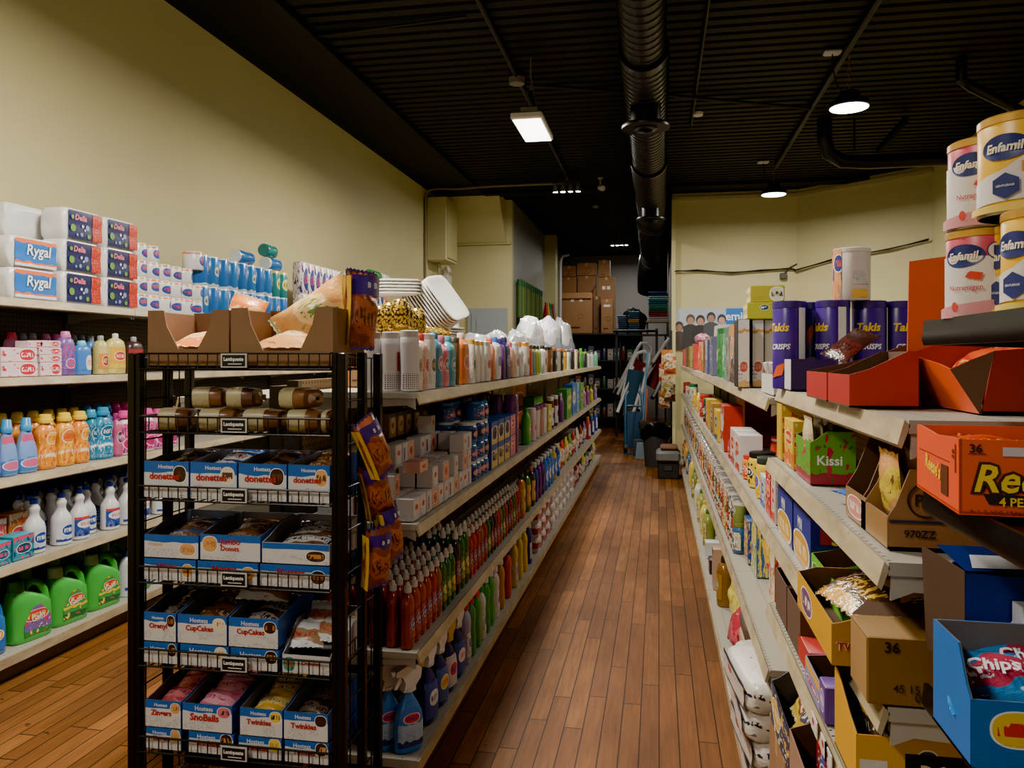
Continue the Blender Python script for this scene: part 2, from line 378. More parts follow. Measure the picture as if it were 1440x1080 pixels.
mb.tube([(-.12, 17.0, zc_), (-.13, 17.6, zc_ - .03), (-.14, 18.1, zc_ - .25), (-.14, 18.3, zc_ - .6)], [.26, .30, .33, .33], 20)
place(t, (0, 0, 0), 0, 'long black spiral duct hung along the ceiling over the aisle', 'duct')
EMW = P((255, 250, 240), .4, 0, 0, 1, 0, 9.0)
# panel light
t = Tpl('pendant_panel_light'); lx, ly, lz = -1.06, 6.75, 3.45
mb = t.part('housing', P((205, 200, 188), .5)); mb.box(-.13, .13, -.36, .36, 0, .055, 0, .01)
mb = t.part('diffuser', EMW); mb.box(-.115, .115, -.33, .33, -.006, -.001)
mb = t.part('ballast', P((150, 146, 138), .5)); mb.box(-.07, .07, -.22, .0, .056, .14, 0, .008)
for sx in (-.06, .06):
    mb = t.part('suspension_wire', P((150, 146, 138), .4, .6)); mb.tube([(sx, -.12, .14), (sx * .3, -.12, .32)], .004, 6)
mb = t.part('hook', P((150, 146, 138), .4, .6)); mb.tube([(0, -.12, .31), (.012, -.12, .36), (0, -.12, .42), (0, -.12, .58)], .008, 6)
place(t, (lx, ly, lz), 0, 'white rectangular panel light hanging by the left conduit', 'ceiling light')
def pendant(x, y, z, drop, label):
    t = Tpl('pendant_light')
    mb = t.part('shade', P((30, 30, 31), .35, .4)); mb.lathe([(0, .155), (.012, .165), (.045, .15), (.08, .09), (.13, .075), (.14, .02)], 28)
    mb = t.part('diffuser', P((255, 252, 246), .4, 0, 0, 1, 0, 14.0)); mb.lathe([(-.004, .148), (-.002, .15)], 28)
    mb = t.part('chain', P((150, 140, 120), .4, .7)); zz = .14
    k = 0
    while zz < drop - .02:
        lp = [(math.cos(a) * .011 if k % 2 else 0, 0 if k % 2 else math.cos(a) * .011, zz + .022 + .026 * math.sin(a)) for a in [2 * PI * i / 10 for i in range(11)]]
        mb.tube(lp, .0035, 5, cap=False); zz += .044; k += 1
    mb = t.part('canopy', P((190, 186, 176), .5)); mb.box(-.2, -.06, -.05, .05, drop - .03, drop, 0, .01)
    mb = t.part('cord', DK); mb.tube([(-.05, 0, .13), (-.10, 0, .2), (-.13, 0, .35), (-.13, 0, drop - .03)], .006, 6)
    place(t, (x, y, z), 0, label, 'ceiling light')
pendant(xpx(6.96, 1194), 6.96, 3.56, .48, 'round black pendant lamp on a chain, the nearer and larger looking of two')
pendant(xpx(10.7, 1088), 10.7, 3.60, .44, 'round black pendant lamp on a chain, the farther of two near the rear wall')
def spots(x, y, z, n, span, label):
    t = Tpl('track_light'); mb = t.part('track', P((60, 60, 60), .5)); mb.box(-span / 2, span / 2, -.02, .02, .12, .15)
    mb = t.part('stem', P((140, 136, 128), .5)); mb.lathe([(.15, .01), (4.04 - z, .01)], 8)
    for i in range(n):
        q = -span / 2 + span * (i + .5) / n
        mb = t.part('spot_head', P((150, 150, 150), .4, .5)); mb.lathe([(.0, .034), (.07, .03), (.12, .012)], 12, cx=q)
        mb = t.part('bulb', P((255, 252, 246), .4, 0, 0, 1, 0, 30.0)); mb.lathe([(-.008, .012), (-.004, .031), (.0, .033)], 12, cx=q)
    place(t, (x, y, z), 0, label, 'ceiling light')
spots(xpx(11.0, 797), 11.0, 3.80, 4, .42, 'four lit spot heads on a short track beyond the panel light')
spots(xpx(16.0, 871), 16.0, 3.74, 4, .36, 'small cluster of lit spots deep in the store room')
def lathe_thing(name, prof, mat, loc, label, cat, n=16):
    t = Tpl(name); mb = MB(); mb.lathe(prof, n); t.p.append((name, mb, [mat], None, None)); return place(t, loc, 0, label, cat)
lathe_thing('junction_box', [(0, .03), (.005, .07), (.045, .075), (.06, .075)], P((120, 112, 104), .5), (xpx(7.05, 727), 7.05, 3.955), 'grey round junction box on the conduit above the panel light', 'junction box')
lathe_thing('smoke_detector', [(0, .03), (.008, .055), (.035, .06)], P((205, 200, 190), .5), (xpx(8.5, 981), 8.5, 4.012), 'small white disc on the ceiling to one side of the duct', 'smoke detector')
lathe_thing('smoke_detector', [(0, .03), (.008, .055), (.035, .06)], P((150, 146, 138), .5), (xpx(13.4, 838), 13.4, 4.012), 'dim grey disc on the ceiling past the track spots', 'smoke detector')
t = Tpl('ceiling_camera'); mb = t.part('body', P((190, 186, 178), .4)); mb.tube([(0, -.06, -.12), (0, .08, -.08)], .04, 12)
mb = t.part('bracket', P((170, 166, 158), .4)); mb.tube([(0, .06, -.07), (0, .07, .06)], .015, 8); mb.lathe([(.04, .04), (.06, .04)], 12, cy=.07)
place(t, (xpx(11.2, 846), 11.2, 3.98), .3, 'white bullet camera hanging from the ceiling near the duct', 'security camera')
t = Tpl('wall_mounted_cabinet'); mb = t.part('box', WALL); mb.box(0, .30, 0, .62, 0, .95, 0, .01)
mb = t.part('door', P((182, 170, 118), .5)); mb.box(.301, .315, .05, .60, .04, .91, 0, .006)
mb = t.part('conduit', P((160, 150, 110), .5)); mb.tube([(.1, .3, 0), (.1, .3, -.2)], .02, 8)
place(t, (XL + .001, 11.45, 2.95), 0, 'cream painted cabinet high on the left wall by the corner', 'electrical cabinet')
t = Tpl('wall_mount_emergency_light'); mb = t.part('case', P((214, 210, 196), .45)); mb.box(0, .12, -.12, .12, 0, .2, 0, .012)
for q in (-.07, .07):
    mb = t.part('lamp_head', P((220, 216, 204), .4)); mb.tube([(.06, q, .2), (.06, q, .25)], .015, 8); mb.tube([(.05, q, .27), (.12, q * 1.2, .29)], [.035, .055], 12)
mb = t.part('cable', P((70, 64, 50), .5)); mb.tube([(.02, 0, 0), (.015, .01, -.5), (.015, 0, -1.2)], .01, 6)
place(t, (XL + .001, 12.35, 2.62), 0, 'white twin-head emergency light below the cabinet in the corner', 'emergency light')
mb = MB(); pts = [(.24, 12.58, zpy(.24, 12.58, 381))]
for px, py in ((980, 381), (1030, 383), (1070, 381), (1112, 377), (1160, 379), (1175, 379)):
    X = xpx(12.6, px); pts.append((min(X, 2.02), 12.6, zpy(X, 12.6, py)))
pts += [(2.5, 12.2, 2.92), (3.1, 11.66, 2.99), (3.5, 11.32, 3.05)]
mb.tube(pts, .012, 6); mb.tube([(p[0], p[1] - .02, p[2] + (.015 if i % 2 else -.012)) for i, p in enumerate(pts)], .009, 6)
t = Tpl('wall_cable'); t.p.append(('wall_cable', mb, [P((44, 42, 34), .5)], None, None)); place(t, (0, 0, 0), 0, 'dark cable strung along the yellow wall at the rear of the store', 'cable')
t = Tpl('cable_sensor'); mb = t.part('case', P((70, 66, 58), .5)); mb.box(-.05, .05, -.08, 0, -.04, .05, 0, .01); mb = t.part('lead', P((50, 48, 40), .5)); mb.tube([(.02, -.03, .05), (.1, -.03, .14), (.2, -.02, .19)], .008, 6)
place(t, (xpx(12.64, 1101), 12.645, 2.73), 0, 'small dark sensor with a short lead fixed under the wall cable', 'sensor')
# ------------------------------------------------------------------ shelving
PEG = None
def mat_peg(c):
    m, t, b = new_mat('pegboard'); vec, s = coords(t, 'Object'); l = lin(c)
    a = mth(t, 'SUBTRACT', mth(t, 'FRACT', mth(t, 'DIVIDE', s[1], .0254)), .5); e = mth(t, 'SUBTRACT', mth(t, 'FRACT', mth(t, 'DIVIDE', s[2], .0254)), .5)
    d = mth(t, 'ADD', mth(t, 'MULTIPLY', a, a), mth(t, 'MULTIPLY', e, e))
    t.links.new(mix(t, mth(t, 'LESS_THAN', d, .035), l, tuple(v * .12 for v in l)), b.inputs['Base Color']); b.inputs['Roughness'].default_value = .6; return m
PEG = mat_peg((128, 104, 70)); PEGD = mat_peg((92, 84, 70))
def mat_deck():
    m, t, b = new_mat('shelf_deck'); vec, s = coords(t, 'Object')
    a = mth(t, 'SUBTRACT', mth(t, 'FRACT', mth(t, 'DIVIDE', s[1], .0254)), .5); e = mth(t, 'SUBTRACT', mth(t, 'FRACT', mth(t, 'DIVIDE', s[0], .075)), .5)
    d = mth(t, 'ADD', mth(t, 'MULTIPLY', a, a), mth(t, 'MULTIPLY', mth(t, 'MULTIPLY', e, e), 8.7))
    t.links.new(mix(t, mth(t, 'LESS_THAN', d, .018), lin((158, 152, 140)), lin((56, 52, 46))), b.inputs['Base Color']); b.inputs['Roughness'].default_value = .45; return m
DECKM = mat_deck()
def mat_rail():
    m, t, b = new_mat('price_rail'); vec, s = coords(t, 'Object')
    n = noise_tex(t, vec, 6, 4, .6, (1, 1, 3)); n2 = noise_tex(t, vec, 18, 3, .6, (1, .4, 1))
    c_ = ramp(t, n, [(.3, lin((152, 134, 104))), (.6, lin((180, 164, 132))), (.8, lin((198, 184, 156)))])
    c_ = mix(t, mth(t, 'MULTIPLY', mth(t, 'GREATER_THAN', n2, .66), .4), c_, lin((126, 104, 76)))
    t.links.new(c_, b.inputs['Base Color']); b.inputs['Roughness'].default_value = .45; return m
RAIL = mat_rail()
def section(side, xe, xb, y0, y1, levels, top, label, dxs=None, peg=PEG, lip=.038, group=None, back=None):
    """one gondola bay: side +1 when its shelves face +x; xe edge x, xb back panel x; levels: z of the shelf tops, lowest = base deck"""
    t = Tpl('shelving_bay'); L = y1 - y0 - .004
    s = side
    def bx(mb, xa, xb_, ya, yb_, za, zb, m=0, bev=0): mb.box(min(xa, xb_), max(xa, xb_), ya, yb_, za, zb, m, bev)
    mb = t.part('back_panel', peg); bx(mb, xb, xb - s * .02, .03, L - .03, .10, top)
    for ya in (0, L - .03):
        mb = t.part('upright', P((70, 62, 48), .5)); bx(mb, xb + s * .012, xb - s * .03, ya, ya + .03, 0, top)
    for i, z in enumerate(levels):
        e = xe if not dxs else xe + dxs[i]
        if i == 0:
            mb = t.part('base_deck', DECKM); bx(mb, e - s * .004, xb + s * .014, 0, L, z - .03, z)
            mb = t.part('kick_plate', P((120, 112, 98), .5)); bx(mb, e - s * .05, e - s * .065, 0, L, 0, z - .031)
            mb = t.part('price_rail', RAIL); bx(mb, e + s * .006, e - s * .003, 0, L, z - .045, z - .001)
        else:
            mb = t.part('shelf', DECKM); bx(mb, e - s * .004, xb + s * .014, 0, L, z - .022, z - .002)
            j = t.part('price_rail', RAIL, None)
            j.rings([[(e + s * .002, ya, z - .001), (e + s * .012, ya, z - lip), (e + s * .006, ya, z - lip - .006), (e - s * .006, ya, z - .01)] for ya in (0, L)])
            for ya in (0.004, L - .010):
                k = t.part('bracket', P((168, 162, 150), .5)); k.prism([(e - s * .008, z - .023), (xb + s * .014, z - .023), (xb + s * .014, z - .085), (xb + s * .12, z - .062), (e - s * .04, z - .046), (e - s * .008, z - .06)], ya, ya + .006)
    return place(t, (0, y0 + .002, 0), 0, label, 'shelving', group)
LW = [.13, .546, .949, 1.41, 1.777]
XLW = -2.93
for i in range(7):
    y0 = 2.84 + 1.22 * i
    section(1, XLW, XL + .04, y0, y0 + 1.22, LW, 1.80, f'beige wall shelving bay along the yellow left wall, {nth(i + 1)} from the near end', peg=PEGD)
LG = [.13, .497, .935, 1.383]
XLG = -.805; XLB = -1.25; LGY = [2.60 + 1.24 * i for i in range(8)]
for i in range(7):
    section(1, XLG, XLB, LGY[i], LGY[i + 1], LG, 1.42, f'beige aisle shelving bay left of the wooden floor, {nth(i + 1)} from the bread rack')
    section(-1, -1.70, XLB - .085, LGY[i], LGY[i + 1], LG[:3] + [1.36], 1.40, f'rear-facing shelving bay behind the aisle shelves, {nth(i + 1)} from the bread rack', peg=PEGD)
XRG = .330; XRB = .79
RGY0 = ypx(.33, 926 + F * .33 / CT / 2.42); RGN = ypx(.33, 926 + F * .33 / CT / 1.174)
RG = [.13, .552, .985, 1.38]
NR = 8; RS = (11.75 - RGY0) / NR
for i in range(NR):
    section(-1, XRG, XRB, RGY0 + RS * i, RGY0 + RS * (i + 1), RG, 1.42, f'beige grocery shelving bay right of the wooden floor, {nth(i + 1)} beyond the candy bay', dxs=[-.043, 0, 0, 0])
RN = [.13, .76, .985, 1.20, 1.41]
section(-1, XRG, XRB, RGN, RGY0, RN, 1.46, 'beige candy shelving bay nearest the camera, with five close-set levels', dxs=[-.043, 0, 0, 0, .028])
for i in range(NR):
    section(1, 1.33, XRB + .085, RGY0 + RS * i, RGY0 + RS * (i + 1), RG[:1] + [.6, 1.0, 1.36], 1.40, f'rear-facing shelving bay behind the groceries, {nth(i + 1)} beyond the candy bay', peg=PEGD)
# ------------------------------------------------------------------ kinds of goods (base centre at the origin, front toward -y)
TC = {}
def cached(fn):
    def g(*a, **k):
        key = (fn.__name__, repr(a), repr(sorted(k.items(), key=str)))
        if key not in TC: TC[key] = fn(*a, **k)
        return TC[key]
    return g
PROF = {
 'round': [(0, .90), (.015, 1), (.74, 1), (.80, .92), (.85, .62), (.87, .45), (.88, .42)],
 'oval': [(0, .92), (.015, 1), (.30, 1), (.70, .96), (.80, .84), (.85, .6), (.87, .42), (.88, .40)],
 'tube': [(0, .94), (.01, 1), (.86, 1), (.88, .97)],
 'waist': [(0, .88), (.02, .98), (.16, 1), (.34, .93), (.44, .84), (.54, .90), (.64, .97), (.72, .88), (.79, .62), (.83, .40), (.86, .38)],
 'soft': [(0, .86), (.02, .97), (.14, 1), (.30, .96), (.48, .82), (.60, .66), (.70, .52), (.76, .44), (.78, .46)],
 'bleach': [(0, .92), (.015, 1), (.46, 1), (.54, .90), (.62, .62), (.68, .46), (.74, .44), (.79, .54), (.84, .50), (.88, .34), (.92, .33)],
 'flask': [(0, .95), (.02, 1), (.60, 1), (.70, .93), (.80, .70), (.86, .50), (.88, .45)],
}
def prof_at(pf, u):
    for (a, ra), (b, rb) in zip(pf, pf[1:]):
        if a <= u <= b: return ra + (rb - ra) * (u - a) / max(b - a, 1e-6)
    return pf[-1][1]
def shell(mb, pf, rx, ry, h, u0, u1, a0, a1, pw, off=.0012, n=10):
    us = sorted(set([u0, u1] + [u for u, r in pf if u0 < u < u1] + [u0 + (u1 - u0) * i / 4 for i in range(5)]))
    rs = []
    for u in us:
        r = prof_at(pf, u); ring = []
        for j in range(n + 1):
            a = -PI / 2 + a0 + (a1 - a0) * j / n; c, d = math.cos(a), math.sin(a)
            ring.append(((rx * r + off) * math.copysign(abs(c) ** (2 / pw), c), (ry * r + off) * math.copysign(abs(d) ** (2 / pw), d), u * h))
        rs.append(ring)
    mb.rings(rs, 0, closed=False)
@cached
def bottle(name, w, d, h, shape, body, cap, label=None, capr=.45, cap_style='screw', pw=2.6, lab=(.14, .66), arc=1.15, n=18):
    t = Tpl(name); pf = PROF[shape]; top = pf[-1][0]
    t.part('body', body).lathe([(u * h, r * w / 2, r * d / 2) for u, r in pf], n, pw=pw)
    m = t.part('cap', cap); q = min(w, d) / 2 * capr * 2 if shape != 'tube' else None; z0 = top * h
    if shape == 'tube': m.lathe([(z0, w / 2 * .93, d / 2 * .93), (h * .99, w / 2 * .93, d / 2 * .93), (h, w / 2 * .86, d / 2 * .86)], n, pw=pw)
    elif cap_style == 'screw': m.lathe([(z0 - .004, q * .5), (z0, q * .55), (h * .975, q * .53), (h, q * .45)], 14)
    elif cap_style == 'push': m.lathe([(z0 - .004, q * .55), (z0 + (h - z0) * .55, q * .52), (z0 + (h - z0) * .6, q * .34), (h * .97, q * .32), (h, q * .2)], 12)
    elif cap_style == 'big': m.lathe([(z0 - .006, q * .62), (z0 + .001, q * .66), (z0 + (h - z0) * .35, q * .62), (z0 + (h - z0) * .4, q * .56), (h * .985, q * .5), (h, q * .4)], 14)
    if label is not None: shell(t.part('label', label), pf, w / 2, d / 2, h, lab[0], lab[1], -arc, arc, pw)
    return t
@cached
def spray(name, w, d, h, liquid, label, head, trigger, shoulder=None):
    t = Tpl(name); pf = [(0, .88), (.015, .98), (.06, 1), (.34, 1), (.45, .9), (.55, .66), (.63, .38), (.67, .28), (.70, .27)]
    t.part('body', liquid).lathe([(u * h, r * w / 2, r * d / 2) for u, r in pf], 18, pw=2.8)
    shell(t.part('label', label), pf, w / 2, d / 2, h, .07, .5, -1.1, 1.1, 2.8)
    m = t.part('spray_head', head); a = h
    m.prism([(-.026, .70 * a), (.022, .70 * a), (.022, .76 * a), (.042, .84 * a), (.046, .95 * a), (.03, .995 * a), (-.018, a), (-.052, .96 * a), (-.055, .905 * a), (-.03, .88 * a), (-.018, .80 * a)], -.017, .017)
    m.lathe([(.685 * a, .018), (.70 * a, .024), (.735 * a, .024)], 12)
    m = t.part('trigger', trigger); m.prism([(-.032, .88 * a), (-.042, .87 * a), (-.058, .76 * a), (-.056, .745 * a), (-.046, .75 * a), (-.028, .84 * a)], -.008, .008)
    m = t.part('nozzle', trigger); m.tube([(-.054, 0, .935 * a), (-.068, 0, .932 * a)], .011, 8)
    return t
@cached
def jug(name, w, d, h, body, cap, label):
    t = Tpl(name); m = t.part('body', body); rs = []
    for u, sx, cx, ry in ((0, .93, 0, .9), (.02, .99, 0, .97), (.10, 1, 0, 1), (.40, 1, 0, 1), (.56, .97, -.01, .97), (.66, .80, -.09, .9), (.74, .56, -.20, .78), (.80, .36, -.28, .6), (.83, .30, -.29, .52)):
        r = []
        for j in range(24):
            a = 2 * PI * j / 24; c, s_ = math.cos(a), math.sin(a)
            r.append((cx * w + sx * w / 2 * math.copysign(abs(c) ** .6, c), ry * d / 2 * math.copysign(abs(s_) ** .6, s_), u * h))
        rs.append(r)
    m.rings(rs)
    m = t.part('handle', body); hw = w / 2
    m.tube([(-.12 * w, 0, .74 * h), (-.06 * w, 0, .86 * h), (.08 * w, 0, .91 * h), (.26 * w, 0, .86 * h), (.40 * w, 0, .72 * h), (.445 * w, 0, .56 * h), (.42 * w, 0, .44 * h)], [.016, .018, .018, .018, .019, .02, .016], 10)
    m = t.part('cap', cap); m.lathe([(.82 * h, .036), (.84 * h, .038), (.985 * h, .034), (h, .028)], 16, cx=-.29 * w)
    m = t.part('label', label); x0, x1, yy = -.30 * w, .36 * w, -d / 2 - .0015
    m.add([(x0, yy, .10 * h), (x1, yy, .10 * h), (x1, yy, .34 * h), (x0 + .62 * (x1 - x0), yy, .56 * h), (x0 + .3 * (x1 - x0), yy, .54 * h), (x0, yy, .30 * h)], [(0, 1, 2, 3, 4, 5)])
    return t
@cached
def carton(name, w, d, h, mat, front=None, side=None, top=None, words=(), bev=.0015, flap=False):
    """words: (string, width share, height share u, v, colour, face)"""
    t = Tpl(name); m = t.part('box', mat); m.box(-w / 2, w / 2, -d / 2, d / 2, 0, h, 0, bev)
    e = .0007; g = min(.003, w * .04)
    if front is not None: t.part('front_panel', front).add([(-w / 2 + g, -d / 2 - e, g), (w / 2 - g, -d / 2 - e, g), (w / 2 - g, -d / 2 - e, h - g), (-w / 2 + g, -d / 2 - e, h - g)], [(0, 1, 2, 3)])
    if side is not None:
        for s in (-1, 1):
            m = t.part('side_panel', side); m.add([(s * (w / 2 + e), -d / 2 + g, g), (s * (w / 2 + e), d / 2 - g, g), (s * (w / 2 + e), d / 2 - g, h - g), (s * (w / 2 + e), -d / 2 + g, h - g)], [(0, 1, 2, 3)])
    if top is not None: t.part('top_panel', top).add([(-w / 2 + g, -d / 2 + g, h + e), (w / 2 - g, -d / 2 + g, h + e), (w / 2 - g, d / 2 - g, h + e), (-w / 2 + g, d / 2 - g, h + e)], [(0, 1, 2, 3)])
    for i, q in enumerate(words):
        s, ws, u, v, c = q[:5]; fc = q[5] if len(q) > 5 else 'y'; off = q[6] if len(q) > 6 else .02
        m = t.part('lettering', P(c, .45, 0, 0)); ee = e * 2 + .0004 * (i + 1)
        if fc == 'y': text(m, s, w * ws, ((u - .5) * w, -d / 2 - ee, v * h), off=off)
        elif fc == '-x': text(m, s, d * ws, (-w / 2 - ee, (.5 - u) * d, v * h), off=off, face='-x')
        elif fc == 'x': text(m, s, d * ws, (w / 2 + ee, (u - .5) * d, v * h), off=off, face='x')
    return t
@cached
def tray(name, w, d, h, hf, outer, inner, front=None, words=(), cut=None, side=None, th=.003, swords=()):
    """open display tray: front wall of height hf, back wall h, side walls sloping (cut = how far back the slope starts, as a share)"""
    t = Tpl(name); m = t.part('tray', [outer, inner]); c = .55 if cut is None else cut
    X, Y = w / 2, d / 2
    m.box(-X, X, -Y, Y, 0, th, 1)
    sp = [(-Y, 0), (Y, 0), (Y, h), (-Y + d * c, h), (-Y + d * c * .35, hf + (h - hf) * .25), (-Y, hf)]
    for s in (-1, 1):
        o, i = s * X, s * (X - th)
        m.prismx(sp, min(o, (o + i) / 2), max(o, (o + i) / 2), 0); m.prismx(sp, min((o + i) / 2, i), max((o + i) / 2, i), 1)
    for (ya, yb, hh) in ((-Y, -Y + th, hf), (Y - th, Y, h)):
        ym = (ya + yb) / 2; out = ya < 0
        m.box(-X + th, X - th, ya, ym, th, hh, 0 if out else 1); m.box(-X + th, X - th, ym, yb, th, hh, 1 if out else 0)
    e = .0008
    if front is not None: t.part('front_panel', front).add([(-X + .001, -Y - e, .001), (X - .001, -Y - e, .001), (X - .001, -Y - e, hf - .001), (-X + .001, -Y - e, hf - .001)], [(0, 1, 2, 3)])
    if side is not None:
        for s in (-1, 1): t.part('side_panel', side).add([(s * (X + e), y, max(z - .001, .001)) for y, z in sp], [tuple(range(len(sp)))])
    for i, q in enumerate(words):
        s, ws, u, v, cc = q[:5]; off = q[5] if len(q) > 5 else .02
        text(t.part('lettering', P(cc, .45, 0, 0)), s, w * ws, ((u - .5) * w, -Y - e * 2 - .0004 * (i + 1), v * hf), off=off)
    for i, q in enumerate(swords):
        s, ws, u, v, cc, fc = q[:6]
        for_x = X + e * 2 + .0004 * (i + 1)
        text(t.part('lettering', P(cc, .45, 0, 0)), s, d * ws, ((for_x if fc == 'x' else -for_x), ((u - .5) * d if fc == 'x' else (.5 - u) * d), v * h), off=.02, face=fc)
    return t
@cached
def pouch(name, w, h, th, film, seal, seed=0, words=(), fill=None):
    t = Tpl(name); m = t.part('film', film); rr = random.Random(seed); ph = [rr.uniform(0, 6) for _ in range(6)]
    def fn(sgn):
        def g(u, v):
            x = (u - .5) * w; z = v * h
            a = max(0, math.sin(PI * u)) ** .55 * max(0, math.sin(PI * min(1, max(0, (v - .06) / .88)))) ** .5
            wr = .10 * math.sin(9 * u + ph[0] + 5 * v) * math.sin(11 * v + ph[1]) + .08 * math.sin(23 * v + ph[2] + 3 * u)
            x *= 1 - .05 * math.sin(PI * v) + .02 * math.sin(17 * v + ph[3])
            return (x, sgn * (th / 2) * a * (1 + wr) + .0004 * sgn, z + .037 * h)
        return g
    m.grid(fn(-1), 14, 14); m.grid(fn(1), 14, 14)
    for (z0, z1) in ((.0, .08 * h), (.99 * h, 1.07 * h)):
        m = t.part('seal', seal); n = 16; vs = []
        for j in range(n + 1):
            x = (j / n - .5) * w * .97; y = .002 * math.sin(j * 2.1)
            vs += [(x, y - .0012, z0 + (.004 if j % 2 and z0 <= 0 else 0)), (x, y - .0012, z1 - (.004 if j % 2 and z0 > 0 else 0))]
        m.add(vs, [(2 * j, 2 * j + 2, 2 * j + 3, 2 * j + 1) for j in range(n)])
    for i, q in enumerate(words):
        s, ws, u, v, c = q[:5]
        text(t.part('lettering', P(c, .4, 0, 0)), s, w * ws, ((u - .5) * w, -th / 2 * 1.17 - .001, (v + .037) * h), off=.025)
    return t
@cached
def roll(name, r, h, wrap, end, core=True):
    t = Tpl(name); t.part('wrapper', wrap).lathe([(0, r * .93), (.006, r), (h - .006, r), (h, r * .93)], 20, cap0=True, cap1=False)
    m = t.part('end_paper', end); m.rings([[(q * math.cos(2 * PI * j / 20 + PI / 20), q * math.sin(2 * PI * j / 20 + PI / 20), z) for j in range(20)] for q, z in ((r * .93, h), (r * .38, h - .001), (r * .34, h - .03))], 0, False, True)
    return t
@cached
def softpack(name, w, d, h, wrap, panel=None, words=(), seed=0, puff=1.0):
    t = Tpl(name); m = t.part('wrap', wrap); rr = random.Random(seed); ph = [rr.uniform(0, 6) for _ in range(4)]
    rs = []; N = 36
    for i in range(9):
        u = i / 8; z = h * u; k = 1 - .10 * abs(2 * u - 1) ** 5
        r = []
        for j in range(N):
            a = 2 * PI * (j + .5) / N; c, s_ = math.cos(a), math.sin(a)
            wob = 1 + puff * .012 * math.sin(5 * a + ph[0] + 6 * u) + puff * .008 * math.sin(11 * a + 9 * u + ph[1])
            r.append((w / 2 * k * wob * math.copysign(abs(c) ** .28, c), d / 2 * k * wob * math.copysign(abs(s_) ** .28, s_), z))
        rs.append(r)
    m.rings(rs)
    if panel is not None:
        p = t.part('printed_panel', panel); y = -d / 2 * 1.022 - .001; a, b = w * .42, .06
        p.grid(lambda u, v: (-a + 2 * a * u, y - .003 * math.sin(PI * u) - .0015 * math.sin(3 * PI * v), h * (b + (1 - 2 * b) * v)), 6, 5)
    for i, q in enumerate(words):
        s, ws, u, v, c = q[:5]; off = q[5] if len(q) > 5 else .02
        text(t.part('lettering', P(c, .4, 0, 0)), s, w * ws, ((u - .5) * w, -d / 2 * 1.022 - .0055 - .0008 * i, v * h), off=off, shear=.15)
    return t
@cached
def can(name, r, h, body, lid, label_bits=(), rim=None, lidh=.012, n=32):
    t = Tpl(name); t.part('body', body).lathe([(0, r * .97), (.004, r), (h - lidh, r), (h - lidh + .001, r * .99)], n)
    t.part('lid', lid).lathe([(h - lidh, r * 1.02), (h - .002, r * 1.02), (h, r * .97)], n)
    if rim is not None: t.part('bottom_rim', rim).lathe([(.0, r * 1.0), (.002, r * 1.015), (.006, r * 1.01), (.008, r * 1.0)], n)
    k = 0
    for q in label_bits:
        k += 1; rr = r + .0006 + .0005 * k
        if q[0] == 'band':
            _, z0, z1, a0, a1, mt = q; m = t.part('label', mt)
            m.rings([[(rr * math.sin(a0 + (a1 - a0) * j / 14), -rr * math.cos(a0 + (a1 - a0) * j / 14), z) for j in range(15)] for z in (z0 * h, z1 * h)], 0, closed=False)
        elif q[0] == 'ell':
            _, a0, zc, ra, rz, mt, ns = q; m = t.part('emblem', mt)
            pts = [(0, 0)] + [(math.cos(2 * PI * j / ns + PI / 2), math.sin(2 * PI * j / ns + PI / 2)) for j in range(ns)]
            m.add([(rr * math.sin(a0 + x * ra / r), -rr * math.cos(a0 + x * ra / r), zc * h + y * rz) for x, y in pts], [(0, j + 1, (j + 1) % ns + 1) for j in range(ns)])
        elif q[0] == 'poly':
            _, pts, mt = q; m = t.part('label', mt); lo, hi = [], []
            a0, a1 = min(p[0] for p in pts), max(p[0] for p in pts); K = max(6, int((a1 - a0) / .11))
            for j in range(K + 1):
                a = a0 + (a1 - a0) * min(max(j / K, .001), .999); zs = []
                for (pa, pz), (qa, qz) in zip(pts, pts[1:] + pts[:1]):
                    if (pa - a) * (qa - a) < 0: zs.append(pz + (qz - pz) * (a - pa) / (qa - pa))
                lo.append((rr * math.sin(a), -rr * math.cos(a), min(zs) * h)); hi.append((rr * math.sin(a), -rr * math.cos(a), max(zs) * h))
            m.rings([lo, hi], 0, closed=False)
        elif q[0] == 'text':
            _, s, w_, a0, zc, c, off, shear = q; text(t.part('lettering', P(c, .4, 0, 0)), s, w_, (a0, 0, zc * h), off=off, shear=shear, bend=rr)
    return t
@cached
def jar(name, r, h, body, lid, label=None, n=18, pw=2.0):
    t = Tpl(name); pf = [(0, .93), (.02, 1), (.72, 1), (.80, .93), (.83, .86), (.84, .85)]
    t.part('body', body).lathe([(u * h, q * r) for u, q in pf], n, pw=pw)
    t.part('lid', lid).lathe([(.835 * h, r * .9), (.85 * h, r * .93), (.985 * h, r * .93), (h, r * .85)], n)
    if label is not None: shell(t.part('label', label), pf, r, r, h, .12, .68, -1.5, 1.5, pw)
    return t
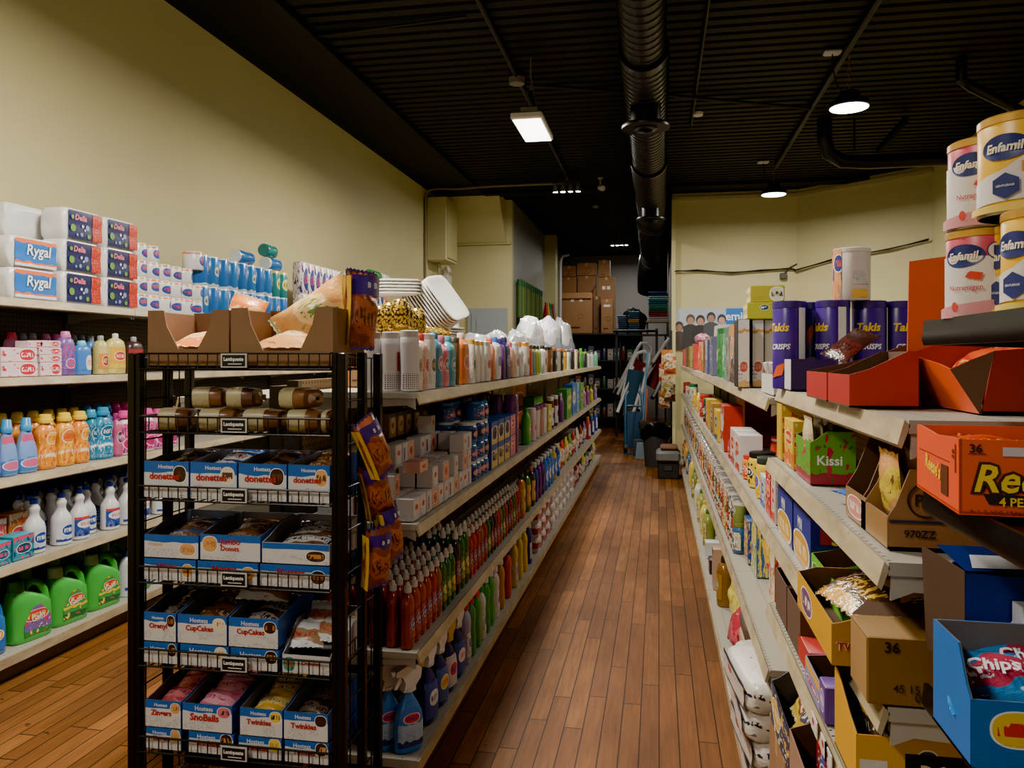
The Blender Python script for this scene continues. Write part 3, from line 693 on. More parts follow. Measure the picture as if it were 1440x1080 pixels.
@cached
def loaf(name, w, d, h, crust, film, paper, seed=0):
    """wrapped loaf lying along y, paper band on its front end"""
    t = Tpl(name); rr = random.Random(seed); ph = rr.uniform(0, 6)
    def sec(k, y, off=0):
        pts = []
        for j in range(20):
            a = 2 * PI * j / 20; c, s_ = math.cos(a), math.sin(a)
            pts.append(((w / 2 * k + off) * math.copysign(abs(c) ** .55, c), y, h / 2 + (h / 2 * k + off) * math.copysign(abs(s_) ** .6, s_)))
        return pts
    m = t.part('bread', crust); m.rings([sec(k * (1 + .02 * math.sin(9 * y + ph)), y * d) for y, k in ((-.5, .72), (-.46, .94), (-.3, 1), (-.1, .98), (.1, 1), (.3, .97), (.45, .9), (.5, .6))])
    m = t.part('paper_band', paper); m.rings([sec(1.0, -.505 * d, -.012), sec(1.0, -.47 * d, .002), sec(1.0, -.02 * d, .003), sec(1.0, .08 * d, .002)], 0, True, False)
    m = t.part('bag_neck', film); m.rings([sec(k, y * d) for y, k in ((.48, .66), (.56, .3), (.62, .14), (.70, .36))], 0, False, False)
    return t
@cached
def blob(name, w, d, h, mat, seed=0, amp=.18, freq=2.2, flat=True):
    t = Tpl(name); m = t.part('bag', mat); off = Vector((seed * 3.1, seed * 1.7, seed * .9)); rs = []; N = 26; K = 13
    for i in range(K):
        th_ = PI * (i + .02) / (K - 1 + .04); r = []
        for j in range(N):
            a = 2 * PI * j / N; p = Vector((math.sin(th_) * math.cos(a), math.sin(th_) * math.sin(a), -math.cos(th_)))
            k = 1 + amp * noise.noise(p * freq + off) + amp * .5 * noise.noise(p * freq * 2.3 + off)
            z = .5 + .5 * p.z * k
            if flat: z = max(0.0, (z - .08) / .92)
            r.append((p.x * k * w / 2, p.y * k * d / 2, z * h))
        rs.append(r)
    m.rings(rs); return t
@cached
def shipping_box(name, w, d, h, c=(150, 108, 70), flaps=False, marks=True, holes=False):
    t = Tpl(name); mt = CARD(c); m = t.part('carton', mt); m.box(-w / 2, w / 2, -d / 2, d / 2, 0, h, 0, .004)
    m = t.part('tape', P((176, 140, 96), .35)); m.box(-.025, .025, -d / 2 - .001, d / 2 + .001, h - .06, h + .001)
    if marks:
        k = t.part('printed_mark', P((70, 46, 30), .7)); x = w * .12
        k.tube([(x + .05 * math.cos(a), -d / 2 - .001, h * .42 + .05 * math.sin(a)) for a in [2 * PI * i / 14 for i in range(15)]], .003, 5, cap=False)
        k.box(-w * .3, w * .1, -d / 2 - .0015, -d / 2, h * .12, h * .16)
    if holes:
        for s in (-.14, .14):
            k = t.part('hand_hole', P((225, 222, 210), .6)); k.box(s * w - .035, s * w + .035, -d / 2 - .0015, -d / 2, h * .78, h * .84)
    if flaps:
        for s in (-1, 1):
            k = t.part('flap', mt); k.add([(s * w / 2, -d / 2, h), (s * w / 2, d / 2, h), (s * (w / 2 + .06), d / 2, h + .17), (s * (w / 2 + .06), -d / 2, h + .17)], [(0, 1, 2, 3)])
        k = t.part('flap', mt); k.add([(-w / 2, -d / 2, h), (w / 2, -d / 2, h), (w / 2, -d / 2 - .04, h - .12), (-w / 2, -d / 2 - .04, h - .12)], [(0, 1, 2, 3)])
    return t
@cached
def garment(name, w, d, h, mat, seed=0):
    """folded cloth: two or three rounded layers"""
    t = Tpl(name); rr = random.Random(seed)
    for i in range(2):
        m = t.part('fold', mat); z0 = h * i / 2; r = []
        for j in range(12):
            pass
        q = h / 4; dx = rr.uniform(-.01, .01)
        sec = [(-d / 2 + q - q * math.cos(a), z0 + q + q * math.sin(a)) for a in [-PI / 2 + PI * k / 6 for k in range(7)][::-1]] if False else [(-d / 2, z0 + q)] + [(-d / 2 + q - q * math.cos(a), z0 + q + q * .96 * math.sin(a)) for a in (.5, 1.0, 1.4)] + [(d / 2, z0 + 2 * q * .98), (d / 2, z0 + .001)] + [(-d / 2 + q - q * math.cos(a), z0 + q - q * .96 * math.sin(a)) for a in (1.4, 1.0, .5)]
        m.prismx(sec, -w / 2 + dx, w / 2 + dx)
    return t
# placing helpers: an item between two pixel columns of the photo, standing on a shelf whose front plane is x=X
def span(X, p0, p1):
    a, b = ypx(X, p0), ypx(X, p1); return (a + b) / 2, abs(b - a)
def rq(v, q=.004): return max(q, round(v / q) * q)
SL, SR = PI / 2, -PI / 2
# ------------------------------------------------------------------ goods along the left wall
WHT = P((214, 212, 208), .45, 0, .05); GREYC = PL((150, 152, 152)); WCAP = PL((222, 222, 220)); CREAMW = P((216, 208, 192), .5, 0, .05)
XF = XLW - .03
def onwall(t, p, z, d, label, cat, group=None, back=0.0, X=XF, small=False, dz=0, rz=SL, sc=1.0):
    if isinstance(p, tuple): y, _ = span(X, *p)
    else: y = ypx(X, p)
    return place(t, (X - d / 2 - back, y, z + dz + .0005), rz, label, cat, group, small, sc=sc)
# top level: wrapped paper packs
NAVY = PR((24, 28, 78), (120, 170, 60), (196, 40, 60), 3, None, [(.0, .16, (20, 22, 60))], 0, blobs=.9, rough=.3)
NAVR = P((24, 28, 78), .3, 0, .1)
REDP = PR((178, 28, 28), (214, 90, 40), (230, 160, 60), 6, None, [], 0, blobs=.2, rough=.3)
FW = P((216, 214, 214), .28, 0, .08)
z0 = LW[4]
@cached
def delia(seed):
    t = softpack('paper_towel_pack', .285, .155, .163, FW, NAVR, (('Delia', .30, .38, .74, (226, 110, 130), .03),), seed)
    m = t.part('red_panel', REDP); y = -.0795 - .003
    m.grid(lambda u, v: (.052 + .072 * u, y - .002 - .0015 * math.sin(3 * PI * v), .163 * (.06 + .88 * v)), 3, 5)
    def disc(m, x, z, r):
        n = 16; yy = -.0795 - .0066 - .0004 * len(m.v) / 60; m.add([(x, yy, z)] + [(x + r * math.cos(2 * PI * j / n), yy, z + r * math.sin(2 * PI * j / n)) for j in range(n)], [(0, j + 1, (j + 1) % n + 1) for j in range(n)])
    m = t.part('green_ornament', P((100, 150, 50), .35, 0, .3, 30)); disc(m, -.092, .062, .019); disc(m, -.096, .118, .011); disc(m, .022, .030, .012)
    m = t.part('pale_ornament', P((120, 150, 190), .35, 0, .3, 30)); disc(m, -.030, .034, .010); disc(m, -.062, .030, .007); disc(m, .012, .074, .014)
    m = t.part('star_print', P((220, 216, 220), .35)); disc(m, -.022, .078, .008); disc(m, -.006, .060, .006)
    return t
rows = ['bottom', 'middle', 'top']
for c_, (a, b) in enumerate(((86, 146), (148, 194))):
    for r_ in range(3):
        onwall(delia(c_ * 3 + r_), (a + (4 if r_ == 2 and c_ == 0 else 0), b), z0, .155, f'navy and red printed paper towel pack, {rows[r_]} of the {"nearer" if c_ == 0 else "farther"} stack of three', 'paper towels', 'navy paper towel packs', dz=.164 * r_)
t = softpack('paper_towel_pack', .285, .155, .163, FW, None, (), 11)
for r_ in range(3): onwall(t, (64, 106), z0, .155, f'plain white back of a wrapped paper pack behind the blue packs, {rows[r_]} one', 'paper towels', 'plain wrapped packs', dz=.164 * r_, back=.19)
BLUEP = PR((28, 108, 190), (232, 120, 40), (240, 240, 236), 2, None, [(.86, 2, (222, 110, 50)), (-.2, .10, (226, 226, 228)), (.10, .18, (222, 110, 50))], 0, rough=.3)
for r_ in range(2):
    t = softpack('paper_towel_pack', .31, .15, .148, FW, BLUEP, (('Rygal', .5, .54, .55, (20, 30, 80), .055), ('Rygal', .5, .54, .55, (235, 238, 240), .02)), 20 + r_)
    onwall(t, (12, 86), z0, .15, f'blue and orange wrapped paper towel pack, {["lower", "upper"][r_]} of two', 'paper towels', 'blue paper towel packs', dz=.149 * r_)
TPR = PR((216, 214, 212), (40, 70, 150), (200, 40, 50), 1, (.45, .42, .34, .26), [(.86, .94, (214, 160, 90))], .3, rough=.3)
TPR2 = PR((216, 214, 212), (50, 80, 160), (214, 80, 60), 4, (.62, .5, .3, .28), [(.84, .93, (220, 120, 80))], .3, rough=.3)
y = ypx(XF, 205)
k = 0
for i, n in enumerate((4, 4, 3, 3, 3, 2)):
    for j in range(n):
        k += 1
        t = roll('toilet_roll', .056, .098, TPR if (i + j) % 2 else TPR2, WHT)
        place(t, (XF - .058, y + .116 * i, z0 + .0005 + .0985 * j), SL + (i * 7 + j * 3) % 5 * .2 - .4, 'white toilet roll with a blue emblem, stacked beside the navy paper packs', 'toilet roll', 'white toilet rolls stacked on the wall shelf')
onwall(roll('toilet_roll', .066, .12, TPR2, WHT), 284, z0, .13, 'large white paper roll topping the pile before the blue rolls', 'toilet roll', dz=.2 * 1 + .1, X=XF)
BLR = PR((28, 96, 168), (20, 70, 140), (214, 196, 120), 3, (.6, .55, .2, .16), [(.95, 2, (214, 214, 216)), (-.1, .06, (200, 206, 212))], 0, rough=.25)
BLR2 = PR((30, 104, 170), (200, 190, 130), (20, 60, 130), 8, (.5, .5, .18, .14), [(.93, 2, (214, 214, 216)), (-.1, .10, (200, 206, 212))], 0, rough=.25)
TEALR = PR((24, 120, 120), (214, 196, 80), (30, 90, 60), 5, (.5, .5, .3, .2), [(.90, 2, (214, 190, 80))], 0, rough=.25)
y = ypx(XF, 292)
for i in range(10):
    for j in range(2):
        m_ = TEALR if (j == 1 and i >= 8) else (BLR if (i + j) % 2 else BLR2)
        place(roll('paper_towel_roll', .062, .205, m_, WHT), (XF - .065, y + .128 * i, z0 + .0005 + .206 * j), SL + .3 * ((i * 3 + j) % 4), 'blue wrapped paper towel roll in the double row on the wall shelf' if m_ != TEALR else 'teal wrapped paper towel roll at the end of the blue row', 'paper towels', 'blue paper towel rolls' if m_ != TEALR else 'teal paper towel rolls')
for q, (px, m_, lb) in enumerate(((352, BLR, 'blue and white roll lying on top of the blue rolls, nearer'), (392, BLR2, 'blue and white roll lying on top of the blue rolls, farther'))):
    place(roll('paper_towel_roll', .05, .22, m_, WHT), (XF - .065, ypx(XF, px) - .11, z0 + .413 + .05), 0, lb, 'paper towels', rot=(-PI / 2, 0, 0))
place(roll('paper_towel_roll', .05, .16, TEALR, WHT), (XF - .065, ypx(XF, 388) - .08, z0 + .413 + .15), 0, 'green and yellow roll lying highest on the blue rolls', 'paper towels', rot=(-PI / 2, 0, 0))
TALL = [PR((218, 216, 214), c1, c2, s, (.5, .45, .30, .36), [], 0, rough=.3, blobs=.3) for s, (c1, c2) in enumerate((((40, 50, 120), (190, 60, 90)), ((30, 60, 130), (60, 120, 190)), ((190, 60, 50), (226, 190, 60))))]
y = ypx(XF, 432)
for i in range(17):
    for j in range(2):
        place(roll('kitchen_roll', .062, .27, TALL[0 if i < 6 else (i + j) % 3], WHT), (XF - .065, y + .128 * i, z0 + .0005 + .271 * j), SL, 'tall white kitchen roll with printed figures in the far double row', 'kitchen roll', 'tall white kitchen rolls on the wall shelf')
place(roll('kitchen_roll', .06, .26, P((40, 130, 60), .3), WHT), (XF - .065, ypx(XF, 540) - .3, z0 + .543 + .06), 0, 'green wrapped kitchen roll lying on the far tall rolls', 'kitchen roll', rot=(-PI / 2, 0, 0))
place(roll('kitchen_roll', .06, .26, FW, WHT), (XF - .065, ypx(XF, 540) + .0, z0 + .543 + .06), 0, 'white kitchen roll lying beyond the green one', 'kitchen roll', rot=(-PI / 2, 0, 0))
# second level: soap boxes and bottles
z1 = LW[3]
SOAP = PR((222, 196, 200), (196, 30, 50), (240, 225, 225), 2, (.72, .5, .22, .42), [], 0, (150, 60, 80), .35, .2)
PINKW = P((220, 192, 198), .4, 0, .06)
def soap(w, h): return carton('soap_box', rq(w), .075, h, PINKW, SOAP)
for (a, b, dz, h, lb) in ((1, 54, 0, .068, 'pink and white soap multipack on the wall shelf, lower'), (57, 87, 0, .066, 'short pink and white soap pack beside the soap multipack'), (1, 53, .069, .068, 'pink and white soap multipack on the wall shelf, upper'), (56, 87, .067, .036, 'thin pink soap box lowest of the thin stack'), (55, 87, .104, .036, 'thin pink soap box second of the thin stack'), (40, 60, .138, .032, 'small white soap box on top of the upper multipack'), (56, 86, .141, .033, 'thin pink soap box topmost of the thin stack')):
    yc, w = span(XF, a, b); onwall(soap(w * .98, h), (a, b), z1, .075, lb, 'soap', dz=dz)
def wb(a, b, h, shape, body, cap, lab, lb, cat='bottle', back=0, cs='screw', cr=.45, d=.07, z=z1, group=None, arc=1.15, lz=(.14, .66)):
    yc, w = span(XF - back, a, b)
    t = bottle('bottle', rq(min(w * .98, .14)), d, h, shape, body, cap, lab, cr, cs, lab=lz, arc=arc)
    return place(t, (XF - back - d / 2, yc, z + .0005), SL, lb, cat, group)
PURP = PL((88, 60, 130)); YEL = PL((206, 176, 60))
wb(90, 110, .225, 'oval', PL((120, 84, 150)), PL((206, 110, 170)), PR((104, 70, 150), (200, 60, 110), (80, 110, 190), 4, (.5, .25, .3, .2), [], 0, blobs=1.1, rough=.3), 'purple bottle with a pink cap beside the soap packs', cs='big', cr=.6)
wb(112, 133, .18, 'oval', PL((64, 120, 190)), PL((110, 190, 215)), PR((64, 120, 190), (220, 225, 235), (230, 120, 60), 7, (.7, .4, .25, .4), [], 0, rough=.3), 'blue bottle with a pale blue cap, shorter than its neighbours', cs='big', cr=.55)
wb(128, 142, .21, 'oval', PL((70, 120, 180)), GREYC, PR((66, 120, 190), (214, 90, 60), (240, 225, 200), 9, (.5, .4, .3, .2), [], 0, blobs=.6), 'blue bottle with a grey cap behind the shorter blue bottle', back=.075)
wb(142, 156, .21, 'oval', PL((196, 182, 110)), GREYC, PR((214, 140, 40), (170, 60, 30), (240, 220, 150), 3, (.5, .4, .3, .25), [(.75, 2, (210, 190, 120))], 0), 'yellow bottle with a grey cap and orange label')
wb(158, 181, .225, 'oval', PL((206, 190, 110)), WCAP, PR((226, 168, 40), (200, 60, 30), (236, 226, 210), 5, (.5, .58, .32, .2), [(-.1, .2, (222, 190, 60))], .6), 'yellow bottle with a white cap and orange label by the black rack')
wb(184, 206, .21, 'oval', PL((60, 40, 40)), GREYC, PR((150, 40, 40), (220, 90, 60), (230, 220, 200), 6, (.5, .5, .3, .25), [], .5), 'dark bottle with a red label seen past the edge of the black rack')
gy = [(20, 33, (200, 60, 90)), (34, 47, (96, 100, 120)), (48, 61, (120, 122, 124)), (68, 80, (200, 110, 165)), (82, 92, (200, 110, 165)), (106, 117, (120, 122, 124)), (118, 128, (124, 126, 128)), (131, 140, (120, 122, 124)), (144, 152, (128, 130, 130)), (164, 172, (124, 126, 128))]
for i, (a, b, c_) in enumerate(gy):
    yc, w = span(XF - .16, a, b)
    place(bottle('bottle', .075, .07, .215, 'oval', PL((130, 130, 140) if c_[0] < 150 else (200, 120, 170)), PL(c_), None, .5, 'big'), (XF - .2, yc, z1 + .0005), SL, ('grey-capped' if c_[0] < 150 else 'pink-capped') + ' bottle in the shadowed back row of the soap shelf', 'bottle', 'grey-capped bottles at the back of the soap shelf' if c_[0] < 150 else 'pink-capped bottles at the back of the soap shelf')
# third level: softener and detergent bottles
z2 = LW[2]
SB = PR((120, 150, 205), (200, 110, 150), (220, 90, 130), 2, (.5, .2, .42, .12), [(-.1, .34, (60, 120, 190)), (.8, 2, (196, 70, 120))], .3, rough=.3)
OB = PR((226, 140, 36), (240, 176, 60), (206, 70, 40), 3, (.6, .78, .3, .16), [(.26, .36, (232, 220, 190))], .6, (160, 60, 30), .3, .6)
YB_ = PR((232, 180, 40), (226, 120, 40), (206, 70, 40), 5, (.5, .78, .36, .18), [(.30, .38, (232, 220, 190))], .6, (160, 60, 30), .3, .4)
TB = PR((36, 130, 170), (24, 100, 140), (225, 225, 225), 6, (.5, .74, .34, .16), [(.3, .38, (225, 232, 232))], .8, (225, 232, 236), .3, .3)
kw = dict(z=z2, d=.075, arc=1.35, lz=(.05, .70))
wb(-14, 5, .25, 'soft', PL((200, 60, 40)), PL((150, 30, 30)), SB, 'red bottle cut by the edge, beside the blue softener bottles', **kw)
wb(6, 31, .262, 'soft', PL((112, 150, 205)), PL((56, 140, 200)), SB, 'pale blue softener bottle with a bright blue cap, nearer of two', cs='big', cr=.55, **kw)
wb(32, 59, .262, 'soft', PL((112, 150, 205)), PL((56, 140, 200)), SB, 'pale blue softener bottle with a bright blue cap, farther of two', cs='big', cr=.55, **kw)
wb(60, 85, .27, 'waist', PL((228, 136, 40)), PL((230, 196, 50)), OB, 'orange softener bottle with a yellow cap, first of three', cs='big', cr=.75, **kw)
wb(88, 110, .27, 'waist', PL((230, 160, 44)), PL((230, 196, 50)), YB_, 'amber softener bottle with a yellow cap, second of three', cs='big', cr=.75, **kw)
wb(111, 130, .27, 'waist', PL((228, 132, 40)), PL((230, 196, 50)), OB, 'orange softener bottle with a yellow cap, third of three', cs='big', cr=.75, **kw)
wb(131, 142, .27, 'waist', PL((40, 140, 176)), PL((50, 150, 190)), TB, 'slim blue detergent bottle behind the teal one', cs='big', cr=.75, back=.03, **kw)
wb(142, 164, .28, 'waist', PL((36, 128, 168)), PL((46, 140, 186)), TB, 'teal detergent bottle with a blue cap, widest of the blue ones', cs='big', cr=.75, **kw)
wb(166, 174, .24, 'waist', PL((170, 80, 120)), PL((150, 50, 110)), PR((196, 90, 130), (90, 40, 90), (240, 200, 220), 2, (.5, .6, .3, .2), [], .5), 'slim pink bottle next to the teal detergent', **kw)
PK = PR((222, 120, 170), (200, 30, 100), (60, 50, 120), 4, (.5, .3, .42, .18), [(.55, .62, (240, 220, 230))], .4, blobs=.7)
for i, (a, b) in enumerate(((176, 188), (190, 205), (207, 221), (223, 238), (240, 252))):
    wb(a, b, .25 - .01 * (i % 2), 'waist', PL((224, 150, 190) if i % 2 else (226, 200, 214)), PL((216, 70, 150)), PK, f'pink detergent bottle behind the wire rack, {nth(i + 1)} from the teal bottle', cs='big', cr=.8, **kw)
for i, (a, b) in enumerate(((2, 22), (26, 44), (48, 66), (70, 86), (90, 104), (107, 120))):
    for q in (0.0, .09):
        yc, w = span(XF - .10 - q, a, b)
        place(bottle('bottle', .10, .07, .275, 'waist', PL((222, 140, 46)), PL((226, 190, 48)), None, .7, 'big'), (XF - .145 - q, yc, z2 + .0005), SL, 'yellow-capped softener bottle in the rows behind the front bottles', 'bottle', 'yellow-capped bottles behind the front row')
for i, (a, b) in enumerate(((124, 136), (139, 150), (153, 162), (165, 175), (178, 188))):
    yc, w = span(XF - .12, a, b); c_ = (40, 120, 170) if i < 3 else (196, 50, 130)
    place(bottle('bottle', .09, .07, .285, 'waist', PL(c_), PL(c_), None, .75, 'big'), (XF - .16, yc, z2 + .0005), SL, ('blue' if i < 3 else 'magenta') + ' capped bottle in the row behind the teal detergent', 'bottle', ('blue' if i < 3 else 'magenta') + '-capped bottles behind the front row')
# fourth level: bleach and boxed goods
z3 = LW[1]
BL = PR((40, 70, 150), (214, 216, 220), (200, 50, 60), 3, (.5, .62, .4, .2), [(.0, .16, (28, 50, 120)), (.86, 2, (200, 60, 70))], .7, (220, 225, 235))
BL2 = PR((206, 210, 216), (40, 70, 150), (220, 224, 230), 5, (.5, .55, .34, .26), [(-.1, .12, (36, 60, 140))], .7, (60, 80, 150))
BCAP = PL((36, 64, 160)); BW = PL((206, 206, 206), .35)
@cached
def bleach(h, m): return bottle('bleach_bottle', .102, .092, h, 'bleach', BW, BCAP, BL if m else BL2, .38, 'screw', 2.2, (.07, .45), 1.3)
for i, (px, bk) in enumerate(((54, 0), (70, .095), (92, 0), (117, .0), (138, .05), (160, 0), (184, .0), (207, .02), (230, 0))):
    place(bleach(.262, i % 2), (XF - .055 - bk, ypx(XF - .03, px), z3 + .0005), SL, f'white bleach bottle with a blue cap, {nth(i + 1)} from the boxes in the front row', 'bleach bottle', 'bleach bottles on the wall shelf')
for r_ in range(2):
    for i, px in enumerate((30, 53, 75, 96, 117, 137, 157, 176)):
        place(bleach(.262, (i + r_) % 2), (XF - .215 - .105 * r_, ypx(XF - .2 - .1 * r_, px + 5 * r_), z3 + .0005), SL, 'white bleach bottle with a blue cap in the shadowed rows behind', 'bleach bottle', 'bleach bottles in the back rows', small=True)
for (a, b, w_, d, h, c1, c2, c3, lb, bk) in ((-6, 16, .10, .09, .105, (44, 140, 160), (30, 90, 120), (214, 70, 110), 'small teal box at the shelf front, nearer of two', 0), (18, 49, .13, .09, .115, (48, 140, 160), (24, 70, 100), (214, 70, 110), 'small teal box at the shelf front, farther of two', 0), (-10, 10, .10, .08, .19, (206, 60, 90), (230, 110, 60), (240, 220, 190), 'tall pink and red box behind the teal boxes', .11), (12, 40, .13, .08, .20, (190, 110, 50), (206, 60, 80), (230, 200, 150), 'tall orange and brown box behind the teal boxes', .11)):
    yc, w = span(XF - bk, a, b)
    place(carton('detergent_box', rq(w * .97), d, h, P(c1, .4), PR(c1, c2, c3, 3, (.5, .45, .34, .2), [(.84, 2, c3)], .5, blobs=.4)), (XF - bk - d / 2, yc, z3 + .0005), SL, lb, 'box')
# base level: green jugs
z4 = LW[0]
GRN = PL((70, 176, 70), .3); CLR = P((150, 190, 160), .15, 0, .1)
G1 = PR((120, 90, 160), (206, 60, 60), (236, 226, 120), 2, (.45, .66, .42, .18), [(-.1, .16, (40, 130, 60))], .3, blobs=.2)
G2 = PR((60, 150, 70), (206, 60, 60), (236, 216, 70), 5, (.55, .68, .3, .14), [(.36, .46, (226, 200, 50)), (-.1, .2, (34, 100, 60))], .3, blobs=.2)
for i, (a, b, cp, lm, lb) in enumerate(((27, 86, PL((50, 130, 60)), G1, 'green detergent jug with a green cap and purple label'), (80, 138, CLR, G2, 'green detergent jug with a clear cap, middle of three on the base shelf'), (130, 184, CLR, G2, 'green detergent jug with a clear cap, farthest of three on the base shelf'))):
    t = jug('detergent_jug', .225, .115, .30, GRN, cp, lm)
    m = t.part('lettering', P((236, 226, 216), .4, 0, 0)) if not any(p[0] == 'lettering' for p in t.p) else None
    if m is not None: text(m, 'Gain', .07, (.005, -.0595 - .002, .30 * .37), off=.03, rot=.25)
    place(t, (XF - .07, ypx(XF, (a + b) / 2), z4 + .0005), SL - .12, lb, 'detergent jug')
place(jug('detergent_jug', .22, .11, .29, PL((40, 110, 180)), PL((220, 120, 40)), PR((40, 100, 180), (236, 160, 40), (230, 230, 230), 2, (.5, .5, .4, .2), [], .3)), (XF - .07, ypx(XF, -8), z4 + .0005), SL, 'blue detergent jug cut off beside the green jugs', 'detergent jug')
for i, px in enumerate((20, 62, 100, 135, 168)):
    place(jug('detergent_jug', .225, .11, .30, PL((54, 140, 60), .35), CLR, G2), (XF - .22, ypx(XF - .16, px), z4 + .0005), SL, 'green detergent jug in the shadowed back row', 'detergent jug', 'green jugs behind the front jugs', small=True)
for i, (px, c1, cp) in enumerate(((192, (206, 210, 216), (40, 80, 170)), (212, (60, 150, 80), (40, 80, 170)), (230, (206, 210, 216), (60, 60, 70)))):
    place(bottle('bottle', .10, .08, .26, 'oval', PL(c1), PL(cp), BL2, .5, 'big'), (XF - .06, ypx(XF, px), z4 + .0005), SL, f'{["white", "green", "pale"][i]} bottle on the base shelf glimpsed through the wire rack', 'bottle')
# ------------------------------------------------------------------ black wire bread rack
RX0, RX1, RY0, RY1 = -1.60, -.915, 2.215, 2.515
RW = RX1 - RX0; RXC = (RX0 + RX1) / 2
def rz_(py): return EYE - (py - 503) * 2.405 / F
TIER = [(rz_(497), rz_(519)), (rz_(587), rz_(610)), (rz_(686), rz_(706)), (rz_(801), rz_(824)), (rz_(919), rz_(943)), (rz_(1044), rz_(1066)), (.10, .052)]
t = Tpl('wire_display_rack')
for (x, y) in ((RX0, RY0), (RX1, RY0), (RX0, RY1), (RX1, RY1), (RX0 + .004, (RY0 + RY1) / 2 + .02), (RX1 - .004, (RY0 + RY1) / 2 + .02)):
    m = t.part('post', BLK); m.box(x - .013, x + .013, y - .013, y + .013, 0, 1.515, 0, .003)
for x in (RX0 + .022, RX1 - .022):
    m = t.part('slotted_upright', BLK); m.box(x - .007, x + .007, RY0 - .01, RY0 + .014, .02, 1.51)
for s, x in ((0, RX0), (1, RX1)):
    m = t.part('side_grid', BLK)
    for k in range(3): m.tube([(x, RY0 + .06 + .09 * k, .05), (x, RY0 + .06 + .09 * k, 1.50)], .0025, 5)
    for k in range(12): m.tube([(x, RY0, .08 + .129 * k), (x, RY1, .08 + .129 * k)], .0025, 5)
sign_m = P((16, 20, 28), .35); sign_b = P((190, 190, 190), .4)
for k, (za, zb) in enumerate(TIER):
    m = t.part('basket', BLK); x0, x1, y0, y1 = RX0 + .032, RX1 - .032, RY0 - .016, RY1 - .02
    for z, r in ((za, .0035), (zb, .0032)):
        m.tube([(x0, y1, z), (x0, y0, z), (x1, y0, z), (x1, y1, z), (x0, y1, z)], r, 6)
    n = 19
    for i in range(n + 1):
        x = x0 + (x1 - x0) * i / n; m.tube([(x, y0, za), (x, y0, zb), (x, y1, zb), (x, y1, za)], .0022, 5)
    for j in range(1, 4): m.tube([(x0, y0 + (y1 - y0) * j / 4, zb - .003), (x1, y0 + (y1 - y0) * j / 4, zb - .003)], .0026, 5)
    for j in range(4):
        for x in (x0, x1): m.tube([(x, y0 + (y1 - y0) * j / 3, za), (x, y0 + (y1 - y0) * j / 3, zb)], .0022, 5)
    if k < 6:
        cx = xpx(y0, 331) ; zz = (za + zb) / 2 + .002
        p = t.part('sign', sign_b); p.box(cx - .042, cx + .042, y0 - .010, y0 - .006, zz - .021, zz + .021)
        q = t.part('sign_face', sign_m, 'sign'); q.box(cx - .037, cx + .037, y0 - .0108, y0 - .0101, zz - .017, zz + .017)
        q = t.part('lettering', P((240, 240, 240), .4), 'sign'); text(q, 'Lantiqueste', .064, (cx, y0 - .0112, zz + .003), off=.025, h=.015)
        q.box(cx - .018, cx + .026, y0 - .0112, y0 - .0109, zz - .011, zz - .009)
place(t, (0, 0, 0), 0, 'black wire snack rack with baskets standing at the end of the aisle shelving', 'display rack')
FY = RY0 - .006
def rk(p0, p1, Y=FY):
    a, b = max(xpx(Y, p0), RX0 + .037), min(xpx(Y, p1), RX1 - .037); return (a + b) / 2, abs(b - a)
# bread cartons on the top basket
KR = CARD((132, 98, 68)); KRD = CARD((108, 78, 52))
def bread_carton(w, d, h, lo):
    t = Tpl('bread_carton'); m = t.part('carton', [KR, KRD]); X = w / 2; th = .004
    cut = [(-X, 0), (X, 0), (X, h), (X - .055, h), (X - .065, h - .05), (X - .105, lo), (-X + .105, lo), (-X + .065, h - .05), (-X + .055, h), (-X, h)]
    m.prism(cut, -d / 2, -d / 2 + th, 0); m.box(-X, X, d / 2 - th, d / 2, 0, h * 1.03, 1)
    m.box(-X, -X + th, -d / 2 + th, d / 2 - th, 0, h * .99, 0); m.box(X - th, X, -d / 2 + th, d / 2 - th, 0, h * .99, 0); m.box(-X, X, -d / 2, d / 2, 0, th, 1)
    return t
zt = TIER[0][1] + .006
xa, wa = rk(197, 316); xb, wb_ = rk(319, 484)
place(bread_carton(wa, .255, .175, .055), (xa, RY0 + .145, zt), 0, 'brown open-fronted bread carton on the rack, the one with orange bags', 'bread carton')
place(bread_carton(wb_, .255, .18, .05), (xb, RY0 + .145, zt), 0, 'brown open-fronted bread carton on the rack, the wider one with bun bags', 'bread carton')
ORF = FILM((226, 130, 60), (240, 190, 130), (236, 224, 204), 2, .9); BUNF = FILM((196, 140, 84), (230, 196, 140), (160, 90, 50), 4, .9); GRF = FILM((226, 222, 200), (60, 150, 60), (230, 150, 60), 6, .8)
SEALW = P((225, 222, 215), .3)
place(pouch('bread_bag', .18, .19, .07, ORF, SEALW, 1), (xa, RY0 + .03, zt + .062), 0, 'orange bag of bread lying low in the first carton', 'bread bag', rot=(-PI / 2 + .15, 0, 0))
place(pouch('bread_bag', .13, .16, .06, ORF, SEALW, 2), (xa + .05, RY0 + .19, zt + .075), 0, 'orange bread bag propped at the back of the first carton', 'bread bag', rot=(-.25, .3, 0))
place(pouch('bun_bag', .22, .20, .08, BUNF, GRF, 3), (xb - .01, RY0 + .03, zt + .058), 0, 'clear bag of buns lying flat in the wider carton', 'bun bag', rot=(-PI / 2 + .12, 0, 0))
place(pouch('bun_bag', .17, .30, .09, FILM((206, 150, 84), (226, 190, 130), (90, 130, 50), 8, .7), GRF, 4), (xb - .06, RY0 + .13, zt + .085), 0, 'bag of rolls with green printing leaning out of the wider carton', 'bun bag', rot=(-.25, .95, 0), sc=.9)
